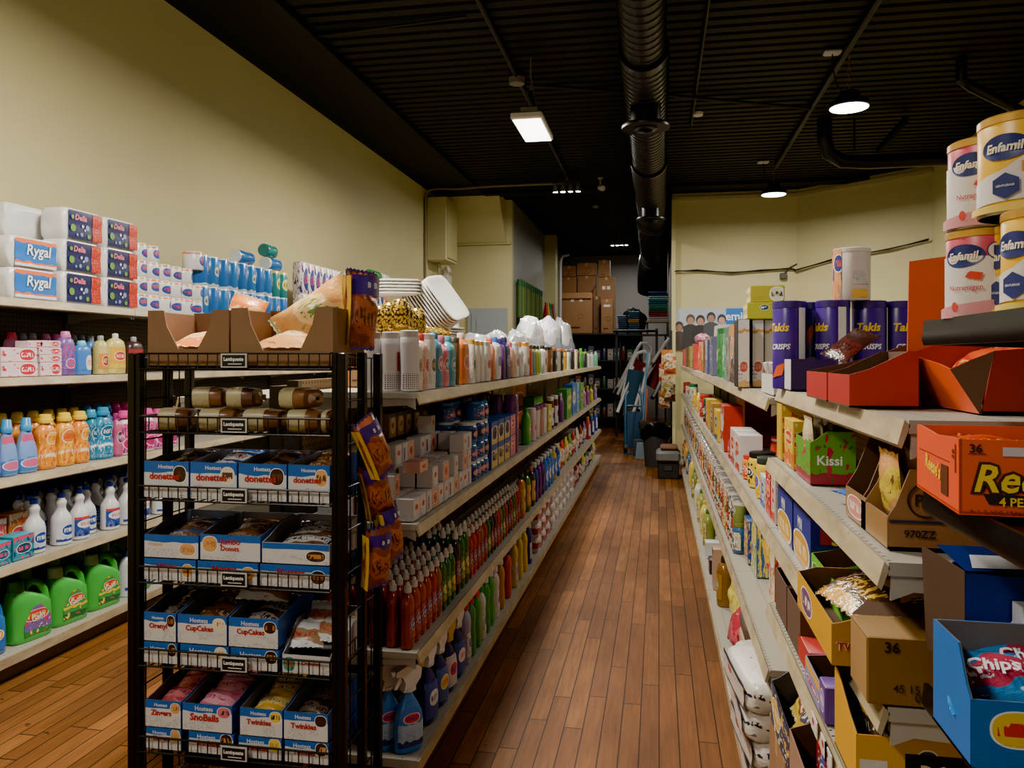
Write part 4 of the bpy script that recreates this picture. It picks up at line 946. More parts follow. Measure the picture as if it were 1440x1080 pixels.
# loaves on the second basket
CR = P((96, 60, 36), .3, 0, .3, 12); CR2 = P((120, 80, 50), .3, 0, .3, 12); PAP = PR((176, 164, 124), (120, 100, 60), (60, 56, 50), 2, None, [], 1.0, (60, 60, 60)); FLM = P((170, 140, 110), .2)
zz = TIER[1][1] + .006; k = 0
for (a, b, up, rr) in ((220, 266, 0, .25), (278, 332, 0, .2), (340, 398, 0, .1), (402, 452, 0, .15), (455, 484, 0, 0), (260, 306, 1, .25), (310, 352, 1, .15), (388, 438, 1, -.35)):
    k += 1; xc, w = rk(a, b, FY + .03)
    place(loaf('bread_loaf', .105, min(w * .86, .125), .062 if up else .064, CR if k % 2 else CR2, FLM, PAP, k), (xc - .008, RY0 + .07 + (.03 if up else 0), zz + (.067 if up else 0)), -PI / 2 + rr * .8, f'dark bread loaf with a cream paper band, {"upper" if up else "lower"} layer, {nth(k if not up else k - 5)} along', 'bread loaf', 'wrapped loaves on the second basket')
# printed snack trays
BLU = (28, 92, 178)
def snack_face(seed, c2, c3, lg=(.80, .66, .14, .22)): return PR((208, 208, 212), c2, c3, seed, lg, [(.70, 2, BLU)], .8, (110, 110, 120), .35)
IN = P((120, 118, 122), .6); OUT = P((36, 92, 170), .4); OUTW = P((200, 200, 204), .4)
RED = (176, 34, 38)
def snack(p0, p1, z, h, hf, words, seed, c2, c3, lb, d=.25, y=FY, lg=(.80, .66, .14, .22), outer=None, rz=0):
    xc, w = rk(p0, p1, y); w = w * .985
    t = tray('snack_tray', round(w, 3), d, h, hf, outer or OUT, IN, snack_face(seed, c2, c3, lg), words, .5)
    place(t, (xc, y + d / 2 + .004, z + .0005), rz, lb, 'snack tray'); return xc, y + d / 2, w
def brandword(ws=.42, v=.82, u=.45): return ('Hostess', ws, u, v, (214, 220, 236), .02)
DK_ = (60, 36, 28); TAN = (214, 160, 100); CRM = (226, 214, 186)
packs = []
z = TIER[2][1] + .005; hh = .112
for i, (a, b, c2) in enumerate(((199, 265, DK_), (266, 333, CRM), (334, 403, DK_), (404, 477, TAN))):
    xc, yc, w = snack(a, b, z, hh + .012, hh, (brandword(.34, .86, .5), ('donettes', .66, .46, .60, RED, .035)), 3 + i, c2, (90, 60, 50), f'blue and white donut tray on the third basket, {nth(i + 1)} of four')
    packs.append((xc, yc, z + .088, w))
z = TIER[3][1] + .005
for i, (a, b, c2) in enumerate(((199, 275, TAN), (276, 363, TAN), (364, 470, DK_))):
    snack(a, b, z, .068, .066, (('Hostess', .4, .45, .7, RED, .03),), 8 + i, c2, (180, 110, 60), f'lower pastry tray on the fourth basket, {nth(i + 1)} of three', lg=(.84, .5, .1, .3))
for i, (a, b, c2, hf, wd) in enumerate(((199, 279, TAN, .070, (('Hostess', .26, .22, .6, (226, 180, 130), .02),)), (280, 366, TAN, .078, (('Jumbo', .34, .5, .72, RED, .03), ('Donuts', .30, .5, .48, RED, .03))), (367, 474, DK_, .062, ()))):
    xc, yc, w = snack(a, b, z + .0695, .10, hf, wd, 14 + i, c2, (196, 130, 70), f'upper pastry tray on the fourth basket, {["mostly blue with a yellow spot", "with two printed donuts", "white with a torn front edge"][i]}', lg=(.16, .62, .12, .3) if i == 1 else (.8, .4, .14, .26), outer=OUTW if i == 2 else OUT)
    packs.append((xc, yc, z + .0695 + .045, w))
z = TIER[4][1] + .005
for i, (a, b, c2) in enumerate(((199, 249, DK_), (252, 321, CRM), (323, 392, DK_))):
    snack(a, b, z, .066, .064, (brandword(.44, .72, .42),), 20 + i, c2, (200, 150, 90), f'lower cake tray on the fifth basket, {nth(i + 1)} of three', lg=(.84, .66, .12, .3))
for i, (a, b, c2, w_) in enumerate(((197, 247, DK_, 'Orenyl'), (248, 319, CRM, 'CupCakes'), (320, 391, DK_, 'CupCakes'))):
    xc, yc, w = snack(a, b, z + .0675, .115, .088, (brandword(.36, .82, .44), (w_, .56, .45, .52, RED, .035)), 26 + i, c2, (170, 110, 60), f'upper cake tray on the fifth basket, {nth(i + 1)} of three', lg=(.84, .72, .12, .2))
    packs.append((xc, yc, z + .0675 + .06, w))
xc, w = rk(396, 476); t = tray('snack_tray', round(w, 3), .25, .13, .055, OUTW, IN, PR((204, 204, 206), (60, 150, 140), (170, 110, 70), 4, (.14, .5, .13, .4), [], .5), (('Crumbles', .4, .6, .6, RED, .03),), .4)
place(t, (xc, FY + .13, z + .0005), 0, 'white tray with a teal corner at the end of the fifth basket', 'snack tray')
WF = FILM((206, 206, 212), (150, 110, 60), (190, 60, 60), 3, .5)
for i, (dx, dy, dz, q) in enumerate(((-.03, .03, .06, .2), (.03, .05, .075, -.2), (.0, .10, .10, .1))):
    place(pouch('snack_packet', .12, .10, .03, WF, SEALW, 30 + i), (xc + dx, FY + .02 + dy, z + dz), 0, f'white cellophane snack packet in the teal-cornered tray, {["front", "middle", "rear"][i]} one', 'snack packet', rot=(-1.0, 0, q))
place(pouch('snack_packet', .16, .13, .05, WF, SEALW, 44), (xpx(FY + .1, 372), FY + .08, z + .185), 0, 'white cellophane packet lying on top of the third cake tray', 'snack packet', rot=(-1.35, .1, .3))
z = TIER[5][1] + .005
for i, (a, b, c2, w_) in enumerate(((204, 254, TAN, 'Zingers'), (264, 328, DK_, 'SnoBalls'), (334, 396, (226, 196, 80), 'Twinkies'), (399, 462, DK_, 'Twinkies'))):
    snack(a, b, z, .066, .064, (brandword(.4, .8, .4), (w_, .5, .45, .5, RED, .03)), 32 + i, c2, (200, 150, 90), f'lower cake tray on the sixth basket, {nth(i + 1)} of four', lg=(.84, .7, .13, .3))
for i, (a, b, c2, w_) in enumerate(((203, 254, TAN, 'Zingers'), (255, 326, (206, 110, 130), 'SnoBalls'), (336, 397, (226, 196, 80), 'Twinkies'), (398, 461, DK_, 'Twinkies'))):
    xc, yc, w = snack(a, b, z + .0675, .105, .082, (brandword(.36, .84, .44), (w_, .58, .45, .52, RED, .035)), 40 + i, c2, (60, 40, 36), f'upper cake tray on the sixth basket, {["with pink zinger packets", "with pink coconut cakes", "with yellow sponge cakes", "with dark chocolate cakes"][i]}', lg=(.84, .74, .13, .2))
    packs.append((xc, yc, z + .0675 + .06, w))
# wrapped cakes inside the trays
CK = [FILM((70, 50, 44), (40, 30, 28), (130, 100, 80), 2, .8), FILM((40, 90, 170), (210, 214, 220), (190, 40, 50), 3, .8), FILM((66, 48, 42), (110, 80, 60), (40, 30, 30), 5, .8), FILM((176, 130, 90), (120, 80, 50), (206, 180, 140), 7, .8),
      FILM((60, 90, 140), (120, 80, 50), (150, 150, 160), 1, .8), FILM((130, 90, 60), (150, 120, 100), (90, 60, 46), 4, .8), FILM((110, 80, 60), (190, 190, 196), (40, 40, 50), 6, .8),
      FILM((60, 46, 44), (100, 90, 90), (36, 30, 34), 9, .8), FILM((120, 80, 50), (80, 56, 40), (170, 140, 110), 10, .8), FILM((70, 60, 60), (150, 140, 140), (40, 36, 40), 11, .8),
      FILM((180, 70, 90), (210, 120, 130), (150, 50, 70), 12, .8), FILM((206, 110, 140), (226, 160, 180), (180, 60, 90), 13, .8), FILM((206, 160, 50), (226, 196, 110), (60, 100, 160), 14, .8), FILM((50, 38, 36), (90, 76, 70), (30, 26, 28), 15, .8)]
CKN = ['dark donut', 'blue and white', 'dark donut', 'tan donut', 'blue-grey pastry', 'brown donut', 'brown and white pastry', 'dark cake', 'brown cake', 'grey-black cake', 'raspberry pink', 'bright pink', 'golden sponge', 'chocolate sponge']
wh = ['front', 'middle', 'rear']
for i, (xc, yc, zc, w) in enumerate(packs):
    for j in range(3):
        place(pouch('cake_packet', w * .72, .085, .035, CK[i], SEALW if i in (1, 6) else CK[i], 60 + (i + j) % 4), (xc + (.006 if j % 2 else -.008), yc - .085 + .062 * j, zc - .012 + .016 * (j > 0)), 0, f'{CKN[i]} packet, {wh[j]} of three in tray {nth(i + 1 if i < 4 else i - 3 if i < 7 else i - 6 if i < 10 else i - 9)} along the {"third" if i < 4 else "fourth" if i < 7 else "fifth" if i < 10 else "sixth"} basket', 'snack packet', None, rot=(-1.25, 0, .08 * (j - 1)))
# loose packets on the lowest basket
for i in range(6):
    xc = RX0 + .09 + .10 * i
    place(pouch('cake_packet', .11, .14, .045, CK[(i * 3) % 14], CK[(i * 3) % 14], 70 + i), (xc, RY0 + .03, TIER[6][1] + .05), 0, f'shiny snack packet lying in the lowest basket, {nth(i + 1)} along', 'snack packet', rot=(-1.1, 0, .15 * (i % 3 - 1)))
# roll bags slung along the side of the rack
SWF = FILM((128, 66, 44), (170, 92, 56), (86, 46, 34), 3, .9); PUR = P((62, 40, 130), .25, 0, .1); YLS = P((214, 172, 40), .3, 0, .1)
def roll_bag(seed):
    t = pouch('roll_bag', .115, .21, .085, SWF, PUR, seed)
    if not any(p[0] == 'side_strip' for p in t.p):
        m = t.part('side_strip', YLS); m.grid(lambda u, v: (-.0555 + .004 * math.sin(PI * v) + .012 * (u - .5), -.026 + .052 * u, .01 + .19 * v), 3, 6)
        m = t.part('header', PUR); m.grid(lambda u, v: (-.050 + .10 * u, -.034 * math.sin(PI * (.12 + .76 * u)) - .006, .150 + .055 * v), 6, 2); m.grid(lambda u, v: (-.050 + .10 * u, .034 * math.sin(PI * (.12 + .76 * u)) + .006, .150 + .055 * v), 6, 2)
        m = t.part('lettering', P((230, 226, 226), .4)); text(m, 'B  B', .034, (0, -.046, .178), off=.03)
    return t
Xs = RX1 + .048
for i, (px, py, rx, ry, rzz) in enumerate(((528, 640, -.15, .42, .5), (517, 700, .1, .30, .2), (529, 760, -.1, .22, .6), (513, 800, .1, .05, .3))):
    y = RY0 + .05 + .05 * (i % 3) + .05
    place(roll_bag(90 + i), (Xs + .02 + (.03 if i in (0, 2) else 0), y, zpy(Xs, y, py + 26)), 0, f'purple and yellow bag of sweet rolls hung on the rack side, {nth(i + 1)} from the top', 'roll bag', rot=(rx, -ry, rzz + .75), sc=.86)
place(roll_bag(95), (xpx(2.42, 508), 2.40, TIER[0][0] + .01), 0, 'purple and yellow bag of sweet rolls standing beside the bread cartons', 'roll bag', rot=(0, .05, 1.1), sc=1.15)
# ------------------------------------------------------------------ goods on the aisle shelves left of the floor
XA = XLG - .02
def on_aisle(t, px, z, d, lb, cat, group=None, back=0.0, small=False, rz=SL, dz=0.0, sc=1.0):
    y, _ = span(XA, *px) if isinstance(px, tuple) else (ypx(XA, px), 0)
    return place(t, (XA - back - d / 2, y, z + dz + .0005), rz, lb, cat, group, small, sc=sc)
LT = LG[3] + .001
def lab_(base, c2, c3, seed, **k): return PR(base, c2, c3, seed, k.pop('logo', (.5, .55, .3, .2)), k.pop('bands', ()), k.pop('text', .8), k.pop('tone', (60, 50, 50)), .35, k.pop('blobs', 0.0))
DOTS = PR((206, 202, 204), (70, 50, 50), (190, 60, 60), 2, (.25, .85, .1, .06), [], 0, blobs=.0)
def mat_dots():
    m, t, b = new_mat('dotted_label'); vec, s = coords(t)
    a = mth(t, 'SUBTRACT', mth(t, 'FRACT', mth(t, 'MULTIPLY', s[0], 9)), .5); e = mth(t, 'SUBTRACT', mth(t, 'FRACT', mth(t, 'MULTIPLY', s[2], 22)), .5)
    d = mth(t, 'ADD', mth(t, 'MULTIPLY', a, a), mth(t, 'MULTIPLY', e, e))
    q = mth(t, 'MULTIPLY', mth(t, 'LESS_THAN', d, .09), mth(t, 'LESS_THAN', s[2], .34))
    t.links.new(mix(t, q, lin((206, 203, 206)), lin((60, 46, 46))), b.inputs['Base Color']); b.inputs['Roughness'].default_value = .35; return m
DOTS = mat_dots()
CLRC = P((200, 196, 190), .2, 0, .05)
W_ = (208, 205, 205)
# (first column, last column, height, shape, body, cap, label or None, words for the label)
TOP = [
 (512, 534, .205, 'tube', (200, 198, 200), (150, 140, 120), None, 'plain pale bottle just behind the wire rack'),
 (537, 563, .205, 'tube', (206, 203, 206), (190, 186, 182), 'dots', 'white bottle with a dotted base and a red strip'),
 (565, 586, .210, 'tube', (206, 203, 206), (190, 186, 182), 'dots', 'white bottle with a dotted base, right at the shelf corner'),
 (587, 597, .205, 'oval', (206, 196, 176), (206, 196, 176), ((206, 196, 176), (170, 130, 90), (90, 70, 50)), 'cream bottle with brown lettering'),
 (598, 605, .205, 'oval', (206, 160, 150), (206, 70, 70), ((210, 180, 170), (200, 50, 60), (120, 40, 50)), 'pinkish bottle with red flowers'),
 (606, 615, .205, 'tube', (206, 203, 200), (206, 203, 200), ((206, 203, 200), (40, 36, 36), (210, 170, 50)), 'white bottle with a black and yellow tag'),
 (616, 625, .215, 'oval', (56, 120, 150), (60, 130, 160), ((56, 120, 150), (180, 60, 70), (220, 220, 220)), 'blue bottle with a red ribbon mark'),
 (626, 634, .205, 'waist', (200, 110, 130), (200, 110, 130), ((196, 100, 120), (110, 40, 60), (230, 200, 200)), 'pink bottle between the two blue bottles'),
 (635, 643, .205, 'oval', (70, 140, 156), (90, 160, 170), ((70, 140, 156), (50, 110, 130), (210, 220, 220)), 'teal bottle beside the brown bottle'),
 (644, 648, .200, 'tube', (110, 80, 50), (60, 50, 40), None, 'narrow brown bottle beside the orange one'),
 (649, 665, .225, 'round', (206, 110, 50), (216, 196, 186), ((206, 104, 46), (190, 90, 40), (120, 50, 20)), 'large orange bottle with a translucent cap'),
 (666, 670, .200, 'tube', (206, 203, 198), (200, 150, 60), ((206, 203, 198), (60, 60, 60), (90, 90, 90)), 'slim white bottle with a gold cap'),
 (671, 677, .195, 'tube', (200, 196, 190), (206, 160, 60), None, 'pale grey tube with a gold top, nearer of two'),
 (677.5, 683, .195, 'tube', (200, 196, 190), (206, 160, 60), None, 'pale grey tube with a gold top, farther of two'),
 (684, 693, .195, 'tube', (206, 203, 198), (200, 198, 194), ((206, 203, 198), (200, 50, 50), (70, 70, 70)), 'white bottle with a red dot'),
 (694, 697.5, .215, 'oval', (206, 120, 90), (210, 90, 60), None, 'coral bottle beside the white and blue one'),
 (698, 708, .225, 'round', (206, 205, 205), (40, 110, 196), ((206, 206, 210), (36, 100, 190), (210, 60, 90)), 'white bottle with a big blue lid'),
 (708.5, 712, .22, 'oval', (96, 50, 120), (60, 40, 110), None, 'dark purple bottle, first of the dark pair'),
 (712.5, 720, .23, 'oval', (40, 44, 100), (50, 40, 90), ((40, 44, 100), (110, 60, 120), (150, 140, 180)), 'navy bottle, second of the dark pair'),
 (721, 725.5, .205, 'oval', (206, 150, 130), (220, 60, 90), None, 'peach bottle with a pink cap'),
 (726, 731.5, .205, 'tube', (206, 203, 200), (206, 203, 200), ((206, 203, 200), (190, 50, 50), (60, 60, 60)), 'white bottle with small red writing'),
 (732, 739.5, .215, 'waist', (206, 205, 204), (190, 120, 50), ((206, 205, 204), (190, 190, 196), (90, 90, 90)), 'white curved bottle with an amber cap'),
 (740, 747, .215, 'tube', (200, 190, 184), (206, 140, 40), ((206, 196, 190), (170, 90, 90), (70, 60, 60)), 'off-white bottle with an orange cap'),
 (747.5, 750, .20, 'tube', (206, 80, 50), (60, 60, 60), None, 'thin red-orange bottle'),
 (750.5, 754, .20, 'oval', (50, 120, 140), (30, 30, 34), None, 'teal bottle with a black cap'),
 (754.5, 758, .20, 'oval', (140, 140, 40), (30, 30, 34), None, 'olive bottle with a black cap'),
 (758.5, 763, .20, 'oval', (140, 180, 50), (36, 40, 34), None, 'lime green bottle with a dark cap'),
 (764, 772, .205, 'oval', (200, 196, 196), (36, 36, 38), ((204, 200, 200), (60, 60, 60), (150, 140, 140)), 'pale bottle with a black flip cap'),
 (773, 779.5, .20, 'tube', (110, 66, 36), (40, 30, 26), ((110, 66, 36), (180, 150, 110), (60, 40, 20)), 'brown bottle with pale rings'),
 (780.5, 785.5, .195, 'tube', (30, 32, 32), (200, 110, 50), ((30, 32, 32), (160, 160, 160), (200, 200, 200)), 'black bottle, nearer of two black ones'),
 (786.5, 789.5, .185, 'tube', (170, 165, 160), (170, 165, 160), None, 'grey bottle between two black ones'),
 (790, 794, .195, 'tube', (30, 34, 34), (200, 110, 50), ((30, 34, 34), (150, 150, 150), (200, 200, 200)), 'black bottle, farther of two black ones'),
 (794.5, 799, .185, 'tube', (220, 170, 40), (190, 60, 40), ((220, 170, 40), (200, 80, 40), (240, 220, 160)), 'yellow bottle with an orange label'),
 (799.5, 804, .19, 'tube', (200, 206, 196), (60, 110, 60), ((200, 206, 196), (60, 120, 110), (40, 80, 60)), 'whitish bottle with a green cap'),
 (805, 810.5, .20, 'tube', (34, 30, 34), (110, 60, 130), ((34, 30, 34), (180, 60, 90), (150, 150, 60)), 'black bottle with a pink print'),
 (811, 813, .20, 'tube', (206, 200, 170), (206, 200, 170), None, 'thin cream bottle'),
 (813.5, 817, .19, 'tube', (50, 46, 30), (200, 60, 40), ((40, 40, 36), (206, 180, 60), (90, 90, 40)), 'black and yellow bottle'),
 (817.5, 823, .22, 'oval', (60, 150, 50), (70, 190, 60), ((50, 130, 50), (30, 70, 30), (180, 210, 60)), 'bright green bottle standing tallest near the far end'),
 (823.5, 828, .185, 'tube', (34, 44, 40), (150, 190, 50), None, 'dark bottle with a lime cap'),
 (828.5, 832, .19, 'oval', (200, 200, 200), (90, 90, 96), ((200, 190, 180), (190, 110, 70), (120, 120, 120)), 'white bottle with a grey cap near the far end'),
 (833, 837, .185, 'oval', (180, 184, 190), (190, 190, 190), None, 'silver bottle near the far end'),
 (838, 843, .20, 'round', (96, 170, 140), (206, 206, 200), None, 'sea-green bottle last on the top aisle shelf'),
]
for i, (a, b, h, shp, body, cap, lb3, words) in enumerate(TOP):
    y, w = span(XA, a, b); w = min(rq(w * .97), .13); d = min(max(w, .045), .062)
    if a < 587: w = .062
    if lb3 == 'dots':
        t = bottle('bottle', w, .062, h, 'tube', PL(body), PL(cap), DOTS, lab=(.03, .80), arc=1.5, pw=3.2)
        if a == 537 and not any(p[0] == 'red_strip' for p in t.p): t.part('red_strip', P((150, 46, 30), .4)).box(w * .18, w * .32, -.0335, -.0325, h * .34, h * .66)
    else:
        L_ = None if lb3 is None else lab_(*lb3, i % 5, blobs=.2 if i in (4, 11) else 0)
        t = bottle('bottle', w, d, h, shp, PL(body), PL(cap), L_, .5, 'screw', 3.0, (.10, .70), 1.35)
    if a < 587:
        yy_ = LGY[0] + .05; place(t, (xpx(yy_, (a + b) / 2), yy_, LT + .0005), SL - .9, words + ' on the top aisle shelf', 'bottle')
    else: on_aisle(t, (a, b), LT, d, words + ' on the top aisle shelf', 'bottle', small=a > 790)
# ornate gold-topped bottles behind
def mat_gold():
    m, t, b = new_mat('patterned_gold'); vec, s = coords(t, 'Object')
    v = t.nodes.new('ShaderNodeTexVoronoi'); v.inputs['Scale'].default_value = 120; t.links.new(vec, v.inputs['Vector'])
    t.links.new(mix(t, mth(t, 'GREATER_THAN', v.outputs['Distance'], .55), lin((216, 176, 60)), lin((60, 44, 20))), b.inputs['Base Color'])
    b.inputs['Metallic'].default_value = .5; b.inputs['Roughness'].default_value = .28; return m
GOLD = mat_gold(); GOLDD = P((120, 96, 50), .3, .5, .3, 30)
@cached
def goldbottle(h, c):
    t = Tpl('gold_bottle'); t.part('body', P(c, .35)).lathe([(0, .034), (.004, .036), (h * .62, .036), (h * .66, .030), (h * .68, .016)], 18)
    t.part('cap', GOLD).lathe([(h * .68, .016), (h * .69, .033), (h * .74, .037), (h * .9, .037), (h * .96, .031), (h, .018)], 18)
    t.part('collar', P((176, 130, 40), .25, .7)).lathe([(h * .665, .02), (h * .67, .034), (h * .69, .034), (h * .695, .02)], 18); return t
for i, px in enumerate((532, 546, 560, 575, 588, 600, 611, 621, 630, 640, 655, 668, 678)):
    t = goldbottle(.30 + .012 * (i % 3) if i < 8 else .245, ((206, 200, 196), (150, 70, 40), (206, 176, 60))[i % 3])
    lb = f'bottle with a gold patterned cap in the second row of the top shelf, {nth(i + 1)} along'
    if i < 3: yy_ = LGY[0] + .135; place(t, (xpx(yy_, px + 2), yy_, LT + .0005), SL, lb, 'bottle')
    else: place(t, (XA - .125, LGY[0] + .135 + .081 * (i - 3), LT + .0005), SL, lb, 'bottle')
# spare cartons on the back of the top shelf carry foam packs and bags
for i in range(4):
    place(shipping_box('stock_carton', .20, .50, .19 if i < 3 else .13), (XLB + .125 , LGY[0] + .62 + .56 * i, LT), 0, f'plain brown stock carton behind the bottles, {nth(i + 1)} from the rack', 'carton', 'stock cartons behind the bottles')
FOAM = P((214, 212, 206), .55, 0, .04)
@cached
def foam(n, w=.22, d=.30):
    t = Tpl('foam_tray_pack'); m = t.part('trays', FOAM)
    for i in range(n):
        z = .014 * i; a = .38 + .01 * (i % 2)
        m.lathe([(z, w * a, d * (a + .04)), (z + .0045, w * .47, d * .475), (z + .006, w * .5, d * .5), (z + .011, w * .5, d * .5), (z + .0125, w * .47, d * .475), (z + .006, w * .40, d * .42)], 28, pw=5)
    return t
zf = LT + .192
place(foam(7), (XLB + .12, ypx(XLB + .2, 558), zf), .25, 'stack of white foam trays lying flat nearest the rack', 'foam trays')
t = foam(11, .24, .34)
place(t, (XLB + .17, ypx(XLB + .2, 604), zf + .12), 0, 'large stack of white foam trays tipped on its edge above the gold caps', 'foam trays', rot=(.25, .95, .2))
place(foam(5, .2, .22), (XLB + .1, ypx(XLB + .2, 590), zf + .20), .4, 'small stack of white foam cups and lids topmost of the foam packs', 'foam trays')
place(foam(6, .2, .26), (XLB + .12, ypx(XLB + .2, 640), zf), -.2, 'white foam tray stack lying beyond the tipped one', 'foam trays')
place(can('spray_can', .033, .2, PR((40, 90, 170), (220, 120, 40), (230, 230, 230), 2, (.5, .6, .3, .2), [(-.1, .4, (206, 206, 206))], .5), P((206, 150, 60), .3)), (XLB + .17, ypx(XLB + .2, 645), zf + .04), 0, 'blue, white and orange spray can beside the foam trays', 'can')
place(can('spray_can', .03, .16, PR((190, 190, 196), (206, 160, 50), (60, 60, 70), 3, (.5, .6, .3, .2), [], .5), P((206, 160, 60), .3)), (XLB + .24, ypx(XLB + .2, 656) - .08, zf + .031), 0, 'small silver and gold can lying on its side past the foam trays', 'can', rot=(-PI / 2, 0, .3))
PLB = FILM((206, 206, 210), (186, 186, 192), (222, 222, 226), 3, .8, .2); PLB2 = FILM((196, 198, 204), (120, 130, 150), (226, 226, 230), 5, .7, .15)
for i, (p0, y1, w, d, h, m_, lb) in enumerate(((672, 470, .22, .30, .12, PLB, 'low crumpled white plastic bag nearest the door panel'), (700, 466, .2, .34, .12, PLB, 'crumpled white plastic bag in the middle of the top shelf'), (726, 466, .2, .40, .14, PLB, 'flat white plastic bag before the tall bags'), (744, 446, .26, .46, .26, PLB, 'tall white handled plastic bag on the top shelf'), (768, 446, .28, .7, .26, PLB2, 'large clear plastic bag of white packs'), (788, 448, .28, .8, .24, PLB2, 'farthest clear plastic bag on the top shelf'))):
    X = XLB + .19; y = ypx(X, p0)
    base = LT if i > 2 else LT + (.192 if y < LGY[0] + 2.0 else .132 if y < LGY[0] + 2.55 else 0)
    hh = zpy(X, y, y1) - base
    place(blob('plastic_bag', w, d, max(hh, .1), m_, i, .22, 2.2), (X, y, base), 0, lb, 'plastic bag')
# second level: cartons, tubs, purple bottles
L2 = LG[2] + .001
BXW = P((190, 184, 182), .5, 0, .05)
FR = [PR((196, 188, 184), (206, 80, 60), (60, 60, 70), s, (.5, .6, .24, .16), [], 1.0, (80, 70, 70)) for s in (1, 4)] + [PR((196, 190, 190), (40, 44, 80), (206, 60, 60), 6, (.3, .45, .14, .4), [], .8, (80, 70, 70)), PR((200, 150, 130), (206, 100, 70), (70, 60, 60), 2, (.5, .5, .3, .3), [], .8, (120, 60, 50))]
k = 0
ord_ = ['front', 'second', 'third', 'fourth', 'fifth']
for r_ in range(5):
    for c_ in range(11):
        if r_ > 2 and c_ > 3: continue
        n = max(1, [2, 1, 1, 2, 2, 2, 1, 2, 2, 3, 3][c_] + [0, 0, 1, 1, 2][r_] - (1 if (c_ * 5 + r_ * 3) % 4 == 0 else 0))
        for s_ in range(n):
            t = carton('small_carton', .074, .062, .077, BXW, FR[(c_ + s_ * 2 + r_) % 4], FR[2] if (c_ + s_) % 3 == 0 else None)
            place(t, (XA - .032 - .072 * r_, LGY[0] + .06 + .0785 * c_, L2 + .0005 + .078 * s_), SL + .05 * ((c_ + r_ + s_) % 3 - 1), f'small white medicine carton, {nth(s_ + 1)} layer up, {nth(c_ + 1)} column from the rack, {ord_[r_]} row', 'carton', 'white cartons on the second aisle shelf', r_ > 2)
on_aisle(carton('small_carton', .10, .062, .04, P((200, 150, 140), .5), FR[3]), (588, 604), L2, .062, 'flat pink carton lying across the small white cartons', 'carton', dz=.078 * 2)
TUBM = PR((40, 90, 150), (200, 70, 80), (200, 206, 210), 3, (.5, .45, .34, .2), [(-.1, .16, (34, 70, 130))], .5, blobs=.1)
TUBL = PR((30, 44, 100), (206, 110, 60), (206, 206, 206), 5, (.5, .5, .3, .24), [], .6)
def tub(r, h, m_, cap=(40, 100, 160)): return jar('tub', r, h, PL((44, 96, 150)), PL(cap), m_, 20, 2.6)
for i, (px, bk, nn) in enumerate(((670.5, 0, 3), (676, .0, 1), (681, .0, 4), (686.5, 0, 4), (672, .11, 4), (679, .11, 4), (686, .11, 4))):
    for s_ in range(nn):
        on_aisle(tub(.047, .088, TUBM if (i + s_) % 2 else TUBL, (44, 110, 170) if s_ % 2 else (200, 200, 200)), px, L2, .096, f'blue round tub, {nth(s_ + 1)} up in the {nth(i % 4 + 1)} stack of the {"front" if not bk else "rear"} row', 'tub', 'blue tubs on the second aisle shelf', back=bk, dz=.0885 * s_)
for i in range(5):
    on_aisle(carton('tin', .085, .08, .10, P((150, 120, 80), .45), PR((170, 140, 96), (206, 190, 150), (90, 60, 40), i, (.5, .5, .3, .3), [(.86, 2, (50, 90, 130))], .5)), 634 + 9 * i, L2, .09, f'tan pack on the upper back row behind the cartons, {nth(i + 1)} along', 'pack', 'tan packs behind the cartons', back=.24, dz=.235)
    on_aisle(carton('tin', .085, .08, .11, P((50, 90, 130), .45), PR((60, 100, 140), (206, 190, 150), (90, 60, 40), i, (.5, .4, .36, .3), [(.8, 2, (40, 110, 160))], .5)), 634 + 9 * i, L2, .09, f'blue pack in the middle back row behind the cartons, {nth(i + 1)} along', 'pack', 'blue packs behind the cartons', back=.24, dz=.118)
    on_aisle(carton('tin', .085, .08, .115, P((60, 70, 90), .45), None), 634 + 9 * i, L2, .09, f'dark pack in the bottom back row behind the cartons, {nth(i + 1)} along', 'pack', 'dark packs behind the cartons', back=.24)
DSH = PR((206, 176, 96), (40, 60, 130), (200, 190, 120), 2, (.3, .55, .22, .2), [(.8, 2, (44, 80, 150))], .5)
DSH2 = PR((206, 176, 96), (36, 52, 110), (200, 60, 60), 6, (.5, .5, .36, .3), [(.78, 2, (44, 80, 150))], .5)
for i, (a, b, n) in enumerate(((691, 700, 2), (700.5, 709, 2), (709.5, 717, 2), (717.5, 725, 2))):
    for s_ in range(n):
        y, w = span(XA, a, b); h = .118
        on_aisle(carton('sheet_carton', rq(w * .96), .12, h, P((44, 84, 150), .4), (DSH if i < 3 else PR((206, 110, 130), (200, 50, 60), (240, 210, 210), 3, (.5, .6, .34, .2), [], .5)) if s_ == 0 else (DSH2 if i < 3 else PR((206, 110, 130), (200, 50, 60), (240, 210, 210), 5, (.5, .6, .34, .2), [], .5)), words=(('OUT', .6, .5, .45, (30, 40, 90), 'y', .03),) if i < 3 else ()), (a, b), L2, .12, ('yellow and blue' if i < 3 else 'pink') + f' carton, {["lower", "upper"][s_]}, {nth(i + 1)} column past the blue tubs', 'carton', dz=.1185 * s_)
on_aisle(tub(.062, .11, PR((196, 190, 150), (40, 100, 170), (206, 206, 206), 2, (.5, .5, .3, .3), [(.8, 2, (40, 100, 170))], .5), (40, 110, 180)), 690, L2, .12, 'wide cream and blue tub behind the yellow cartons', 'tub', back=.14, dz=.0)
PURB = PL((118, 76, 130)); PURL = PR((118, 76, 130), (196, 60, 90), (220, 180, 200), 3, (.6, .6, .3, .2), [], .3)
